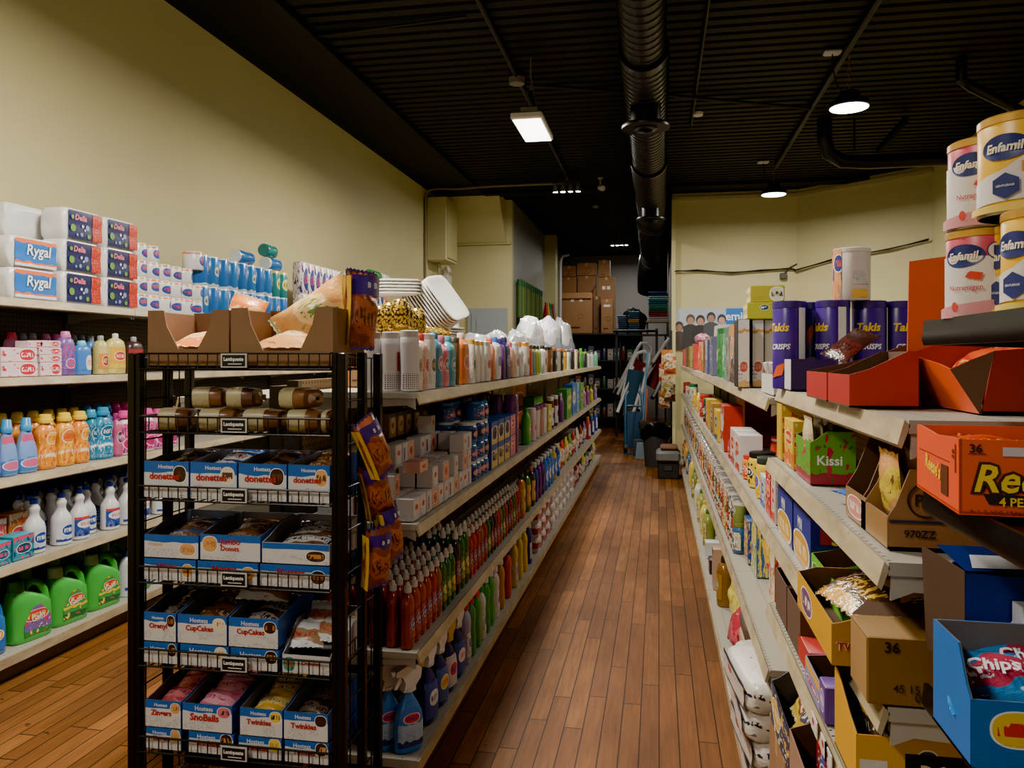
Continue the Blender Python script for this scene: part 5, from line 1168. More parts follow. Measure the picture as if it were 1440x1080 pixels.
for i in range(9):
    on_aisle(bottle('purple_bottle', .085, .085, .34, 'tube', PURB, PURB, PURL, .5, 'screw', 3.5, (.2, .8), .9), 727 + 2.05 * 0 if False else 728.5, L2, .085, f'tall purple bottle, {nth(i + 1)} from the shelf front in the row running back', 'bottle', 'tall purple bottles', back=.0 + .088 * i) if i < 4 else on_aisle(bottle('purple_bottle', .085, .085, .34, 'tube', PURB, PURB, PURL, .5, 'screw', 3.5, (.2, .8), .9), 712 - 7.0 * (i - 4), L2, .085, 'tall purple bottle standing behind the yellow cartons', 'bottle', 'tall purple bottles', back=.20)
mixed = [((742, 750), .235, 'flask', (70, 160, 60), (80, 170, 70), ((90, 170, 70), (200, 60, 90), (230, 220, 220)), 'green bottle with a pink label'), ((751, 756), .22, 'tube', (206, 180, 176), (206, 200, 196), ((206, 170, 170), (190, 70, 90), (90, 70, 70)), 'pink and white bottle'), ((757, 761), .22, 'tube', (196, 190, 184), (120, 60, 110), None, 'white bottle with a plum cap'), ((762, 766), .22, 'tube', (176, 120, 100), (120, 60, 110), None, 'tan bottle with a plum cap'), ((767, 770), .22, 'tube', (200, 198, 200), (120, 60, 110), None, 'pale bottle with a plum cap'),
 ((776, 781), .25, 'tube', (86, 30, 40), (200, 196, 190), ((200, 196, 196), (90, 30, 40), (60, 60, 60)), 'dark red bottle with a white cap, nearer'), ((782, 787), .25, 'tube', (86, 30, 40), (200, 196, 190), ((200, 196, 196), (90, 30, 40), (60, 60, 60)), 'dark red bottle with a white cap, farther'), ((790, 795), .25, 'flask', (110, 60, 120), (200, 190, 180), None, 'slim purple bottle with a pale neck'),
 ((822, 826), .22, 'waist', (206, 120, 160), (200, 190, 60), None, 'pink bottle with a yellow cap on the far second shelf'), ((827, 831), .22, 'waist', (150, 90, 150), (220, 200, 60), None, 'mauve bottle with a yellow cap on the far second shelf'), ((832, 836), .2, 'waist', (206, 190, 70), (120, 120, 60), None, 'yellow bottle on the far second shelf'), ((837, 842), .2, 'waist', (150, 130, 160), (200, 200, 60), None, 'grey-mauve bottle last on the second shelf')]
for (pp, h, shp, bd, cp, lb3, words) in mixed:
    y, w = span(XA, *pp); w = min(rq(w * .95), .12)
    on_aisle(bottle('bottle', w, .06, h, shp, PL(bd), PL(cp), None if lb3 is None else lab_(*lb3, 3), .5, 'screw', 2.8, (.1, .66), 1.3), pp, L2, .06, words + ' on the second aisle shelf' if 'shelf' not in words else words, 'bottle', small=pp[0] > 800)
for i, (pp, h, c1, c2, c3, bk, words) in enumerate((((771, 776), .20, (206, 176, 50), (220, 210, 150), (150, 110, 40), 0, 'yellow carton between the plum-capped and red bottles'), ((797, 804), .27, (70, 150, 60), (206, 190, 60), (40, 110, 50), 0, 'green carton with a yellow circle'), ((805, 810), .30, (60, 110, 180), (206, 206, 210), (40, 80, 150), 0, 'blue and white tall carton'), ((811, 815), .30, (110, 170, 200), (50, 110, 170), (206, 206, 206), 0, 'pale blue tall carton'), ((816, 821), .29, (96, 160, 70), (60, 120, 60), (200, 200, 90), 0, 'leaf green tall carton'), ((781, 790), .24, (70, 140, 60), (50, 110, 50), (150, 180, 60), .17, 'green carton standing behind the bottles'), ((770, 782), .38, (190, 90, 40), (150, 60, 30), (220, 150, 60), .26, 'orange carton at the back of the second shelf'), ((750, 768), .36, (80, 90, 40), (60, 70, 30), (150, 150, 60), .26, 'olive carton at the back of the second shelf'))):
    y, w = span(XA - bk, *pp)
    on_aisle(carton('carton', rq(w * .95), .1, h, P(c1, .45), PR(c1, c2, c3, i, (.5, .55, .34, .2), [], .6, blobs=.3), None), pp, L2, .1, words, 'carton', back=bk)
# third level: rows of dish soap
L3 = LG[1] + .001
def soapb(c, cap=(196, 192, 184), h=.225, lab=None, push=True, sq=2.4):
    return bottle('dish_soap_bottle', .062, .046, h, 'waist', P(c, .14, 0, .12), PL(cap), lab, .55, 'push' if push else 'screw', sq, (.16, .52), .95)
BLAB = lab_((150, 60, 50), (40, 60, 130), (220, 200, 190), 3, blobs=.2); GLAB = lab_((60, 120, 60), (206, 190, 60), (206, 90, 90), 5, blobs=.2)
C_ = {'or': (150, 50, 18), 'rd': (146, 24, 34), 'am': (140, 74, 24), 'gr': (30, 92, 34), 'dk': (44, 34, 40), 'pk': (160, 40, 60)}
seq = ['or', 'or', 'or', 'or', 'rd', 'am', 'gr', 'gr', 'gr', 'dk', 'gr', 'gr', 'rd', 'pk', 'rd', 'am', 'rd', 'gr', 'dk', 'dk', 'rd', 'am', 'gr', 'pk', 'dk', 'rd', 'gr', 'am', 'rd']
nm = {'or': 'orange-red', 'rd': 'red', 'am': 'amber', 'gr': 'green', 'dk': 'dark', 'pk': 'pink'}
y0 = LGY[0] + .05
for i, c in enumerate(seq):
    big = i in (9, 10, 11); n = 6 if i < 9 else (4 if i < 14 else 2)
    for j in range(n):
        cc = c if i > 8 or j < 2 else ('or' if (i * 3 + j) % 3 else 'rd')
        lb = {'gr': GLAB}.get(cc, BLAB)
        place(soapb(C_[cc], (190, 184, 176), .225 if not big else .27, lb), (XA - .03 - .058 * j, y0 + (.071 if i < 9 else .078) * i - (0 if i < 9 else .05) + (.012 if j % 2 else 0), L3), SL, f'{nm[cc]} dish soap bottle, {nth(i + 1)} row from the rack, {nth(j + 1)} back from the shelf edge', 'dish soap bottle', 'dish soap bottles on the third aisle shelf', small=j > 2)
yy = y0 + .078 * len(seq)
far3 = [((735, 742), .27, (200, 110, 50), (60, 60, 60), 'amber cleaner bottle past the dish soap'), ((743, 749), .26, (90, 120, 40), (60, 60, 60), 'olive cleaner bottle past the dish soap'), ((750, 755), .26, (40, 44, 60), (206, 120, 60), 'dark bottle with an orange mark past the dish soap')]
for (pp, h, bd, cp, words) in far3:
    y, w = span(XA, *pp); on_aisle(bottle('cleaner_bottle', min(rq(w * .9), .1), .06, h, 'oval', P(bd, .16), PL(cp), lab_((206, 170, 60), (190, 60, 50), (40, 40, 60), 4, blobs=.3)), pp, L3, .06, words, 'bottle')
BLUEL = P((30, 50, 130), .14, 0, .12); PURL_ = P((84, 30, 110), .14, 0, .12)
for i, (px, m_, nm_) in enumerate(((757, BLUEL, 'dark blue'), (761.5, PURL_, 'violet'), (766, PURL_, 'violet'), (770.5, P((40, 100, 170), .16), 'blue'), (774.5, P((40, 100, 170), .16), 'blue'), (778.5, P((60, 120, 170), .16), 'pale blue'), (783, P((190, 160, 40), .2), 'yellow'), (787.5, P((40, 60, 140), .2), 'navy'))):
    on_aisle(bottle('softener_bottle', .10, .07, .27, 'flask', m_, PL((196, 196, 196)), lab_((70, 120, 190), (214, 214, 220), (30, 60, 140), i, logo=(.5, .5, .36, .26)) if i > 2 else None, .6, 'screw'), px, L3, .07, f'{nm_} liquid bottle with a pale cap, {nth(i + 1)} in the group past the dish soap', 'bottle')
for i in range(11):
    px = 791.5 + 4.9 * i; cc = [(206, 150, 40), (190, 60, 40), (206, 190, 60), (110, 150, 60), (190, 40, 50), (206, 200, 190), (150, 60, 40), (120, 100, 160), (190, 60, 40), (40, 60, 120), (40, 80, 170)][i]
    on_aisle(pouch('refill_pouch', .15, .24, .06, FILM(cc, (226, 220, 200), (190, 60, 50), i, .8), P(cc, .3), i) if i < 8 else bottle('bottle', .12, .08, .27, 'flask', PL(cc), PL((206, 160, 60)), lab_((206, 206, 210), (190, 60, 60), cc, 2)), px, L3, .08, ['golden', 'red', 'yellow', 'green', 'crimson', 'cream', 'rust', 'lavender', 'red', 'navy', 'blue'][i] + (' refill pouch' if i < 8 else ' bottle') + f' on the far part of the third aisle shelf, {nth(i + 1)} in line', 'pouch' if i < 8 else 'bottle', small=i > 5)
# base level: trigger sprays, cleaners, nappy and tissue packs
L1 = LG[0] + .001
WIN = PR((150, 176, 206), (190, 50, 50), (40, 60, 140), 2, (.5, .76, .3, .12), [(.62, 2, (60, 110, 190)), (-.1, .16, (40, 56, 120))], .8, (40, 40, 60))
SPW = PL((206, 204, 200)); SPD = PL((34, 36, 46)); SPY = PL((196, 160, 50)); SPR = PL((190, 40, 40))
BLIQ = P((60, 120, 190), .12, 0, .15); DLIQ = P((30, 44, 110), .12, 0, .15)
sp = [(574, BLIQ, WIN, SPW, SPW, 'clear blue window cleaner spray with a white trigger, at the shelf corner', .295, 0), (544, BLIQ, WIN, SPW, SPW, 'clear blue window cleaner spray half hidden by the wire rack', .295, .03), (560, P((30, 30, 40), .2), lab_((60, 60, 80), (150, 150, 170), (200, 60, 60), 3), SPW, SPD, 'dark spray bottle with a white trigger behind the window cleaners', .30, .13), (592, P((30, 30, 44), .2), lab_((50, 50, 70), (150, 150, 170), (200, 60, 60), 5), SPW, SPD, 'dark spray bottle beside the shelf corner, second row', .30, .12),
      (613, DLIQ, lab_((50, 80, 160), (214, 214, 220), (30, 50, 120), 2), SPW, SPY, 'deep blue spray with a yellow trigger, first of the blue row', .30, 0), (628, DLIQ, lab_((60, 100, 170), (226, 190, 60), (190, 60, 60), 4), SPW, SPY, 'deep blue spray with a yellow trigger, second of the blue row', .29, 0), (640, DLIQ, lab_((190, 190, 206), (190, 60, 110), (40, 60, 140), 6), SPY, SPY, 'deep blue spray with a yellow head, third of the blue row', .29, 0), (652, DLIQ, lab_((50, 80, 160), (214, 214, 220), (190, 60, 60), 7), SPW, SPY, 'deep blue spray with a yellow trigger, fourth of the blue row', .30, 0)]
for (px, li, lb, hd, tr_, words, h, bk) in sp:
    t = spray('trigger_spray', .105, .06, h, li, lb, hd, tr_)
    if px < 590: yy_ = LGY[0] + (.075 if px != 560 else .17); place(t, (xpx(yy_, px), yy_, L1 + .0005), SL - .75, words, 'spray bottle')
    else: on_aisle(t, px, L1, .066, words, 'spray bottle', back=bk, rz=SL - .2)
base = [(663, (150, 150, 176), (180, 40, 50), 'push', 'pale bottle with a red and purple top', .28, .075), (670, (60, 130, 80), (180, 40, 50), 'push', 'green bottle with a red cap', .28, .07), (677.5, (60, 140, 60), (206, 60, 60), 'push', 'bright green bottle with a red cap', .28, .065), (684, (190, 190, 180), (60, 140, 70), 'push', 'whitish bottle with a green cap', .27, .06), (690, (50, 140, 60), (200, 196, 190), 'push', 'grass green bottle with a white cap', .29, .065), (696.5, (70, 150, 70), (200, 196, 190), 'push', 'leaf green bottle with a white cap', .29, .065), (703, (196, 190, 180), (206, 203, 200), 'push', 'milky bottle with a white cap', .28, .065), (710.5, (176, 120, 30), (206, 203, 200), 'push', 'golden bottle with a white cap', .28, .07), (720, (190, 56, 24), (40, 60, 160), 'big', 'orange-red bottle with a blue cap', .29, .085), (729, (206, 176, 40), (206, 206, 200), 'push', 'yellow bottle with a clear cap, nearest of three', .30, .075), (736, (206, 176, 40), (206, 206, 200), 'push', 'yellow bottle with a clear cap, middle of three', .30, .075), (742.5, (206, 176, 40), (206, 206, 200), 'push', 'yellow bottle with a clear cap, farthest of three', .30, .075), (749, (60, 70, 150), (206, 206, 206), 'push', 'violet-blue bottle beside the tissue packs', .28, .07)]
for i, (px, bd, cp, cs, words, h, w) in enumerate(base):
    on_aisle(bottle('cleaner_bottle', w, .055, h, 'waist', P(bd, .16, 0, .12), PL(cp), lab_((206, 200, 196), (60, 110, 170), (190, 60, 60), i, blobs=.2) if i % 3 == 0 else None, .6, cs, 2.6, (.12, .5), 1.0), px, L1, .06, words + ' on the base shelf', 'bottle')
for i, px in enumerate((604, 620, 634, 647, 658, 668, 678, 688, 698, 708)):
    on_aisle(bottle('cleaner_bottle', .085, .06, .27, 'waist', P([(30, 50, 120), (40, 40, 60), (60, 120, 60), (150, 120, 40)][i % 4], .2), PL((150, 150, 150)), None, .6, 'push'), px, L1, .06, 'dim cleaner bottle in the second row of the base shelf', 'bottle', 'cleaner bottles in the second row', back=.11, small=True)
TIS = FILM((206, 200, 200), (150, 30, 50), (190, 90, 130), 3, .8, .3); TIS2 = FILM((206, 204, 200), (170, 170, 176), (190, 160, 120), 5, .6, .3)
for c_ in range(3):
    for s_ in range(3):
        on_aisle(softpack('tissue_pack', .185, .2, .10, TIS), 760 + 6.2 * c_, L1, .2, f'crimson and white tissue pack, {["bottom", "middle", "top"][s_]} of the {nth(c_ + 1)} stack on the base shelf', 'tissue pack', 'crimson tissue packs', dz=.101 * s_)
for c_ in range(6):
    for s_ in range(3):
        on_aisle(softpack('cotton_pack', .195, .2, .10, TIS2, None, (), c_), 779.5 + 5.2 * c_, L1, .2, f'white cotton pack, {["bottom", "middle", "top"][s_]} of the {nth(c_ + 1)} stack past the crimson packs', 'cotton pack', 'white cotton packs', dz=.101 * s_, small=c_ > 2)
for i in range(7):
    cc = [(120, 90, 70), (150, 40, 50), (60, 60, 70), (190, 170, 50), (70, 110, 60), (40, 40, 50), (190, 190, 60)][i]
    on_aisle(pouch('sponge_pouch', .17, .26, .07, FILM(cc, (200, 196, 190), (190, 60, 60), i + 3, .8), P(cc, .3), i), 810.5 + 4.6 * i, L1, .09, ['brown', 'red', 'slate', 'yellow', 'green', 'black', 'lemon'][i] + ' hanging-style pouch at the far end of the base shelf', 'pouch', small=True)
# ------------------------------------------------------------------ goods on the shelving right of the floor
XRF = .352
def on_right(t, px, z, d, lb, cat, group=None, back=0.0, small=False, rz=SR, dz=0.0, X=XRF):
    y = span(X, *px)[0] if isinstance(px, tuple) else ypx(X, px)
    return place(t, (X + back + d / 2, y, z + dz + .0005), rz, lb, cat, group, small)
KCARD = CARD((140, 102, 66)); KIN = CARD((84, 58, 40))
# --- far bays, top shelf
ZT = RG[3] + .001
far_top = [
 ((959.2, 961.5), .24, 'box', (190, 60, 70), (220, 120, 150), (120, 60, 50), 'red and pink box farthest on the top grocery shelf'),
 ((962, 967), .25, 'box', (130, 84, 50), (206, 130, 80), (70, 46, 36), 'brown box with orange artwork'),
 ((967.5, 971.5), .25, 'box', (150, 150, 70), (206, 190, 90), (90, 80, 40), 'olive and yellow box'),
 ((972, 977.5), .26, 'box', (196, 70, 60), (226, 150, 140), (150, 40, 40), 'red and white box'),
 ((978, 985), .26, 'bottle', (200, 90, 50), (206, 110, 120), (226, 180, 120), 'orange bottle with a pink cap'),
 ((985.5, 990), .25, 'box', (160, 110, 60), (206, 170, 110), (90, 60, 40), 'tan and brown box'),
 ((990.5, 996.5), .25, 'box', (90, 96, 140), (160, 170, 200), (60, 60, 100), 'slate blue box'),
 ((997, 1003), .26, 'box', (110, 110, 150), (70, 80, 130), (190, 170, 120), 'grey-blue box'),
 ((1003.5, 1011), .30, 'bottle', (60, 140, 70), (40, 120, 60), (206, 206, 120), 'green bottle with a green cap'),
 ((1011.5, 1019), .29, 'bottle', (96, 170, 120), (40, 130, 70), (206, 214, 190), 'pale green bottle with a green cap'),
 ((1019.5, 1025), .28, 'box', (160, 160, 150), (110, 130, 110), (90, 80, 70), 'grey-green box'),
 ((1025.5, 1033), .28, 'box', (96, 60, 50), (226, 150, 50), (120, 140, 170), 'brown box with an orange figure'),
 ((1033.5, 1039), .27, 'box', (60, 50, 46), (150, 110, 70), (110, 90, 70), 'dark brown box'),
]
for i, (pp, h, kd, c1, c2, c3, words) in enumerate(far_top):
    y, w = span(XRF, *pp); w = rq(w * .95)
    if kd == 'box': t = carton('grocery_box', min(w, .30), .08, h, P(c1, .45), PR(c1, c2, c3, i, (.5, .6, .3, .18), [(.82, 2, c2)], .8, blobs=.5), PR(c1, c2, c3, i + 7, None, [], .6))
    else: t = bottle('sauce_bottle', min(w, .11), .07, h, 'tube', PL(c1), PL(c2), lab_(c1, c3, c2, i, blobs=.3), .5, 'screw', 3)
    on_right(t, pp, ZT, .08, words + ' on the top grocery shelf' if 'shelf' not in words else words, 'box' if kd == 'box' else 'bottle', small=pp[0] < 985)
place(blob('pink_bag', .14, .7, .10, FILM((214, 130, 160), (226, 170, 190), (196, 90, 130), 2, .8), 3, .2, 3), (XRF + .08, ypx(XRF, 976), ZT + .262), 0, 'pink bag lying across the red boxes on the top grocery shelf', 'bag')
# three boxes with pale spines across the shelf end, yellow cartons on them
SPN = PR((196, 186, 176), (190, 60, 50), (150, 140, 120), 3, (.5, .30, .36, .08), [(.88, .97, (190, 190, 196)), (.80, .84, (180, 130, 60)), (-.1, .1, (200, 150, 90))], 1.0, (90, 80, 70))
for i, (px, Y) in enumerate(((1046, 3.36), (1066, 3.40), (1083, 3.42))):
    place(carton('pancake_box', .046, .16, .272, P((36, 28, 26), .45), SPN, None), (xpx(Y - .08, px), Y, ZT + .0005), 0, f'dark box with a pale printed spine, {nth(i + 1)} of three from the aisle', 'box')
YG = PR((166, 160, 40), (206, 200, 170), (60, 60, 60), 3, (.8, .5, .22, .42), [], .5); YGS = PR((200, 170, 60), (226, 214, 150), (120, 110, 50), 4, (.5, .5, .2, .4), [], .5)
place(carton('yellow_carton', .145, .16, .066, P((170, 160, 40), .45), PR((166, 164, 36), (40, 60, 110), (206, 206, 200), 5, (.45, .72, .12, .16), [], 0), YGS), (xpx(3.3, 1078), 3.39, ZT + .2735), 0, 'yellow-green carton with a small dark stamp, lower of two on the pale-spined boxes', 'carton')
place(carton('yellow_carton', .13, .15, .068, P((170, 160, 40), .45), YG, YGS), (xpx(3.3, 1080), 3.39, ZT + .340), 0, 'yellow-green printed carton, upper of two on the pale-spined boxes', 'carton')
# white card tray
WT = P((196, 190, 182), .5, 0, .05)
tw, ww = span(XRF, 1052, 1096)
place(tray('card_tray', .30, .30, .19, .065, WT, P((170, 160, 150), .6), None, (), .75), (XRF + .152, RGY0 + .22, ZT + .0005), SR, 'white card display tray with a sloping side on the top grocery shelf', 'display tray')
for i in range(4):
    place(carton('card_pack', .062, .012, .10, P((206, 200, 196), .4), PR((206, 196, 190), (190, 70, 50), (60, 40, 40), i, (.5, .45, .36, .34), [(.86, 2, (214, 210, 206))], .4, blobs=.4)), (XRF + .022 + .02 * (i % 2), RGY0 + .12 + .068 * i, ZT + .006), SR + .1, f'small white-edged card pack in the white tray, {nth(i + 1)} along', 'card pack', rot=(.2, 0, SR))
# --- nearest bay, top shelf
ZN = RN[4] + .001
TK = P((62, 34, 128), .3, 0, .08); TKL = P((52, 28, 112), .3, 0, .08); FLAME = P((206, 84, 30), .35, 0, .3, 20); TKY = (226, 190, 40)
def takis(a0, kind):
    bits = [('text', 'Takis', .066, a0, .70, TKY, .035, .2), ('text', 'CRISPS', .062, a0 + .12, .48, (228, 226, 230), .03, .2), ('poly', ((a0 - .5, .12), (a0 + .3, .16), (a0 + .5, .30), (a0 - .1, .26)), FLAME), ('band', .16, .92, a0 + 1.25, a0 + 1.75, P((206, 204, 206), .4, 0, .1, 40))]
    if kind: bits = [('poly', ((a0 - .55, .42), (a0 + .2, .48), (a0 + .6, .66), (a0 + .5, .74), (a0 - .1, .62), (a0 - .5, .58)), FLAME), ('band', .02, .36, a0 - .6, a0 + .7, P((206, 190, 196), .4, 0, .1)), ('band', .16, .92, a0 + 1.3, a0 + 1.75, P((206, 204, 206), .4, 0, .1, 40))]
    return can('snack_canister', .046, .25, TK, TKL, bits, None, .02)
for i, (px, Y, a0, k, words) in enumerate(((1110, 2.40, -.85, 0, 'first from the aisle'), (1139, 2.47, -.5, 1, 'second, showing an orange flame'), (1171, 2.39, -1.15, 0, 'middle one, under the white canister'), (1222, 2.43, -.25, 0, 'fourth, with yellow lettering'), (1266, 2.46, .05, 0, 'last by the orange panel'))):
    place(takis(a0, k), (xpx(Y, px), Y, ZN + .0005), 0, f'purple snack canister on the top candy shelf, {words}', 'snack canister')
NUT = PR((200, 190, 184), (190, 190, 196), (206, 120, 40), 3, None, [], 1.0, (70, 80, 110))
place(can('canister', .050, .148, P((198, 188, 182), .35, 0, .06), P((206, 200, 196), .4), [('band', .0, .98, -1.75, -.75, PR((206, 150, 90), (40, 50, 120), (214, 60, 40), 2, (.6, .72, .5, .16), [(-.1, .3, (196, 140, 90))], 0, blobs=.2)), ('band', .3, .9, -.15, .85, PR((196, 190, 190), (196, 190, 190), (100, 110, 140), 1, None, [], 1, (70, 80, 120))), ('band', .05, .2, -.2, .7, P((214, 170, 60), .4))]), (xpx(2.40, 1198), 2.405, ZN + .2505), 0, 'pale canister with small print standing on the purple canisters', 'canister')
# purple and white box with chocolate packs
t = tray('candy_box', .26, .11, .085, .085, P((46, 32, 84), .4), P((60, 50, 70), .6), PR((206, 204, 204), (206, 204, 204), (60, 60, 60), 3, None, [], .8), (), .5)
on_right(t, (1090, 1116), ZN, .11, 'open box with a white end and dark purple side on the candy bay top shelf', 'candy box')
CHOC = FILM((56, 32, 28), (84, 36, 32), (40, 24, 22), 3, .8)
place(pouch('chocolate_bar', .085, .12, .018, CHOC, CHOC, 3), (XRF + .08, ypx(XRF, 1122), ZN + .085), 0, 'dark brown chocolate packet leaning out of the purple and white box', 'chocolate bar', rot=(-.95, .3, -1.0))
REDT = P((170, 38, 32), .42, 0, .08)
for i, (a, b) in enumerate(((1134, 1163), (1164, 1195))):
    y, w = span(.335, a, b)
    dd = .42 if i == 0 else .115
    on_right(tray('red_tray', round(w * .97, 3), dd, .17 if i == 0 else .10, .058, REDT, KIN, None, (), .85), (a, b), ZN, dd, f'red open tray with sloping sides, {["farther", "nearer"][i]} of two on the candy bay top shelf', 'display tray', X=.335)
RDF = FILM((170, 34, 30), (90, 40, 30), (206, 110, 90), 4, .7)
for i in range(4):
    y, w = span(.335, 1134, 1163)
    place(pouch('candy_bar', .11, .15, .025, RDF, RDF, i), (.335 + .20 + .05 * i, y + .03 * (i % 2), ZN + .05 + .022 * i), 0, f'red candy packet in the farther red tray, {nth(i + 1)} from the aisle', 'candy packet', rot=(-1.1, 0, SR + .2 * (i % 2)))
# big orange display with a tall panel
ORG = P((222, 88, 40), .4, 0, .06); ORD_ = P((188, 52, 22), .4, 0, .06)
t = Tpl('orange_display'); e = .004
m = t.part('base', [ORG, KIN]); m.box(.50, .785, 1.375, 1.745, ZN, ZN + e, 1)
m = t.part('front_flap', [ORG, KIN]); fl = [(.50, 1.375, ZN), (.50, 1.745, ZN), (.462, 1.73, ZN + .085), (.458, 1.64, ZN + .098), (.457, 1.52, ZN + .088), (.459, 1.43, ZN + .078), (.462, 1.39, ZN + .07)]
m.rings([fl, [(x + e, y, z) for x, y, z in fl]])
m = t.part('tall_panel', ORG); m.prism([(.497, ZN), (.785, ZN), (.785, ZN + .31), (.60, ZN + .305), (.58, ZN + .295), (.502, ZN + .285)], 1.741, 1.745)
m = t.part('back_wall', [KIN]); m.box(.781, .785, 1.376, 1.74, ZN, ZN + .3)
m = t.part('near_side', P((140, 34, 20), .42)); m.prism([(.504, ZN), (.78, ZN), (.78, ZN + .12), (.62, ZN + .108), (.522, ZN + .10)], 1.375, 1.379)
m = t.part('gusset', KIN); m.add([(.500, 1.374, ZN), (.522, 1.374, ZN + .10), (.49, 1.385, ZN + .085), (.462, 1.39, ZN + .07)], [(0, 1, 2, 3)])
place(t, (0, 0, 0), 0, 'large orange display carton with a tall side panel on the candy bay top shelf', 'display carton')
RCF = FILM((206, 80, 30), (190, 40, 30), (226, 180, 40), 5, .8)
for i in range(6):
    place(pouch('candy_bag', .11, .12, .045, RCF, RCF, i), (.54 + .045 * i, 1.62 - .045 * (i % 3), ZN + .03 + .012 * (i % 2)), 0, f'orange candy bag inside the large orange display, {nth(i + 1)} from the flap', 'candy bag', rot=(-.9, .1 * (i % 3 - 1), SR + .3))
# white crumpled bag and box beyond the orange panel
place(blob('plastic_bag', .16, .14, .12, PLB, 12, .3, 3), (.66, 2.05, ZN), 0, 'small crumpled white bag behind the orange panel', 'plastic bag')
# --- nearest bay, second level
Z2 = RN[3] + .001
YB1 = PR((214, 176, 40), (200, 60, 40), (240, 220, 120), 3, (.5, .62, .38, .14), [(.0, .3, (206, 110, 40))], .3, blobs=.1)
on_right(carton('candy_box', .09, .12, .165, P((196, 160, 30), .45), P((196, 160, 36), .45), YB1), (1091, 1101), Z2, .12, 'plain yellow upright box at the far end of the second candy level', 'candy box')
on_right(carton('candy_box', .15, .13, .13, P((196, 160, 30), .45), YB1, YB1), (1102, 1117), Z2, .13, 'yellow candy box with red artwork on the second candy level', 'candy box')
KG = P((96, 160, 40), .42, 0, .08); KGP = PR((92, 150, 44), (170, 40, 70), (60, 100, 30), 2, None, [(-.1, .22, (150, 40, 60))], .3, blobs=.05)
t = tray('candy_tray', .20, .10, .125, .10, KG, KIN, KGP, (), .35, KGP, swords=(('Kissi', .56, .42, .46, (230, 230, 226), 'x'),))
on_right(t, (1119, 1141), Z2, .10, 'green open candy tray with white lettering on the second candy level', 'candy tray')
GP = [FILM((206, 190, 150), (150, 110, 70), (226, 214, 180), 3, .7), FILM((206, 120, 150), (190, 60, 110), (226, 180, 200), 4, .8), FILM((214, 176, 40), (190, 60, 50), (226, 206, 120), 5, .8)]
for i in range(3):
    place(pouch('candy_bag', .10, .12, .03, GP[0], GP[0], i), (XRF + .02 + .026 * i, span(XRF, 1119, 1141)[0] + .02 * (i - 1), Z2 + .03), 0, f'cream candy bag standing in the green tray, {nth(i + 1)} from the aisle', 'candy bag', rot=(.1, 0, SR))
t = carton('kraft_box', .16, .24, .15, KCARD, PR((140, 102, 66), (206, 204, 200), (206, 204, 200), 2, (.5, .62, .12, .3), [], 0), None)
on_right(t, (1150, 1166), Z2, .24, 'kraft box with a white oval behind the green tray', 'box', back=.13)
place(pouch('wrapped_packet', .12, .11, .028, FILM((70, 110, 190), (206, 190, 170), (50, 80, 150), 4, .5), P((60, 100, 180), .3), 8), (XRF + .015, ypx(XRF, 1176), Z2 + .022), 0, 'flat blue packet lying on the second candy level', 'packet', rot=(-PI / 2, 0, SR + .3))
place(carton('clear_tray', .06, .05, .03, P((176, 160, 140), .25), PR((170, 150, 130), (206, 150, 90), (110, 90, 80), 2, (.5, .5, .4, .3), [], 0)), (XRF + .04, ypx(XRF, 1189), Z2 + .0005), SR, 'small clear box with tan sweets in front of the brown tray', 'box')
KP = PR((150, 112, 74), (206, 130, 120), (226, 210, 190), 3, (.5, .5, .38, .34), [], 0)
on_right(tray('kraft_tray', .15, .26, .175, .055, KCARD, KIN, KP, (), .2), (1195, 1212), Z2, .26, 'brown open display tray with a pink label on the second candy level', 'display tray')
for i in range(4):
    place(pouch('pink_bag', .13, .15, .03, GP[1], GP[1], i), (XRF + .08 + .04 * i, span(XRF, 1195, 1212)[0] + .01 * i, Z2 + .06 + .018 * i), 0, f'pink candy bag piled in the brown tray, {nth(i + 1)} from the aisle', 'candy bag', rot=(-.75, 0, SR + .25 * (i % 2)))
t = tray('kraft_box', .165, .27, .125, .05, KCARD, KIN, PR((150, 112, 66), (130, 94, 56), (150, 112, 66), 3, None, [], 0), (), .12, None, .004, swords=(('PZ', .11, .20, .62, (40, 36, 44), 'x'), ('970ZZ', .17, .17, .20, (40, 36, 44), 'x')))
m = t.part('stamp_ring', P((40, 36, 44), .5)); cx_, cz_ = .165 / 2 + .0025, .078
m.tube([(cx_, (.20 - .5) * .27 + .026 * math.cos(a), cz_ + .026 * math.sin(a)) for a in [2 * PI * i / 24 for i in range(25)]], .0014, 5, cap=False)
m = t.part('stripe', P((44, 46, 70), .5)); m.box(cx_ - .001, cx_, -.134, .134, .042, .046)
on_right(t, (1216, 1243), Z2, .27, 'kraft box with a round dark stamp at the near end of the second candy level', 'box')
for i in range(2):
    place(pouch('candy_bag', .11, .12, .03, GP[2] if i else FILM((206, 150, 90), (200, 180, 60), (120, 80, 50), 2, .8), GP[2], i), (XRF + .035 + .04 * i, span(XRF, 1216, 1243)[0], Z2 + .02), 0, f'yellow printed candy bag standing in the stamped kraft box, {["front", "rear"][i]}', 'candy bag', rot=(.1, 0, SR))
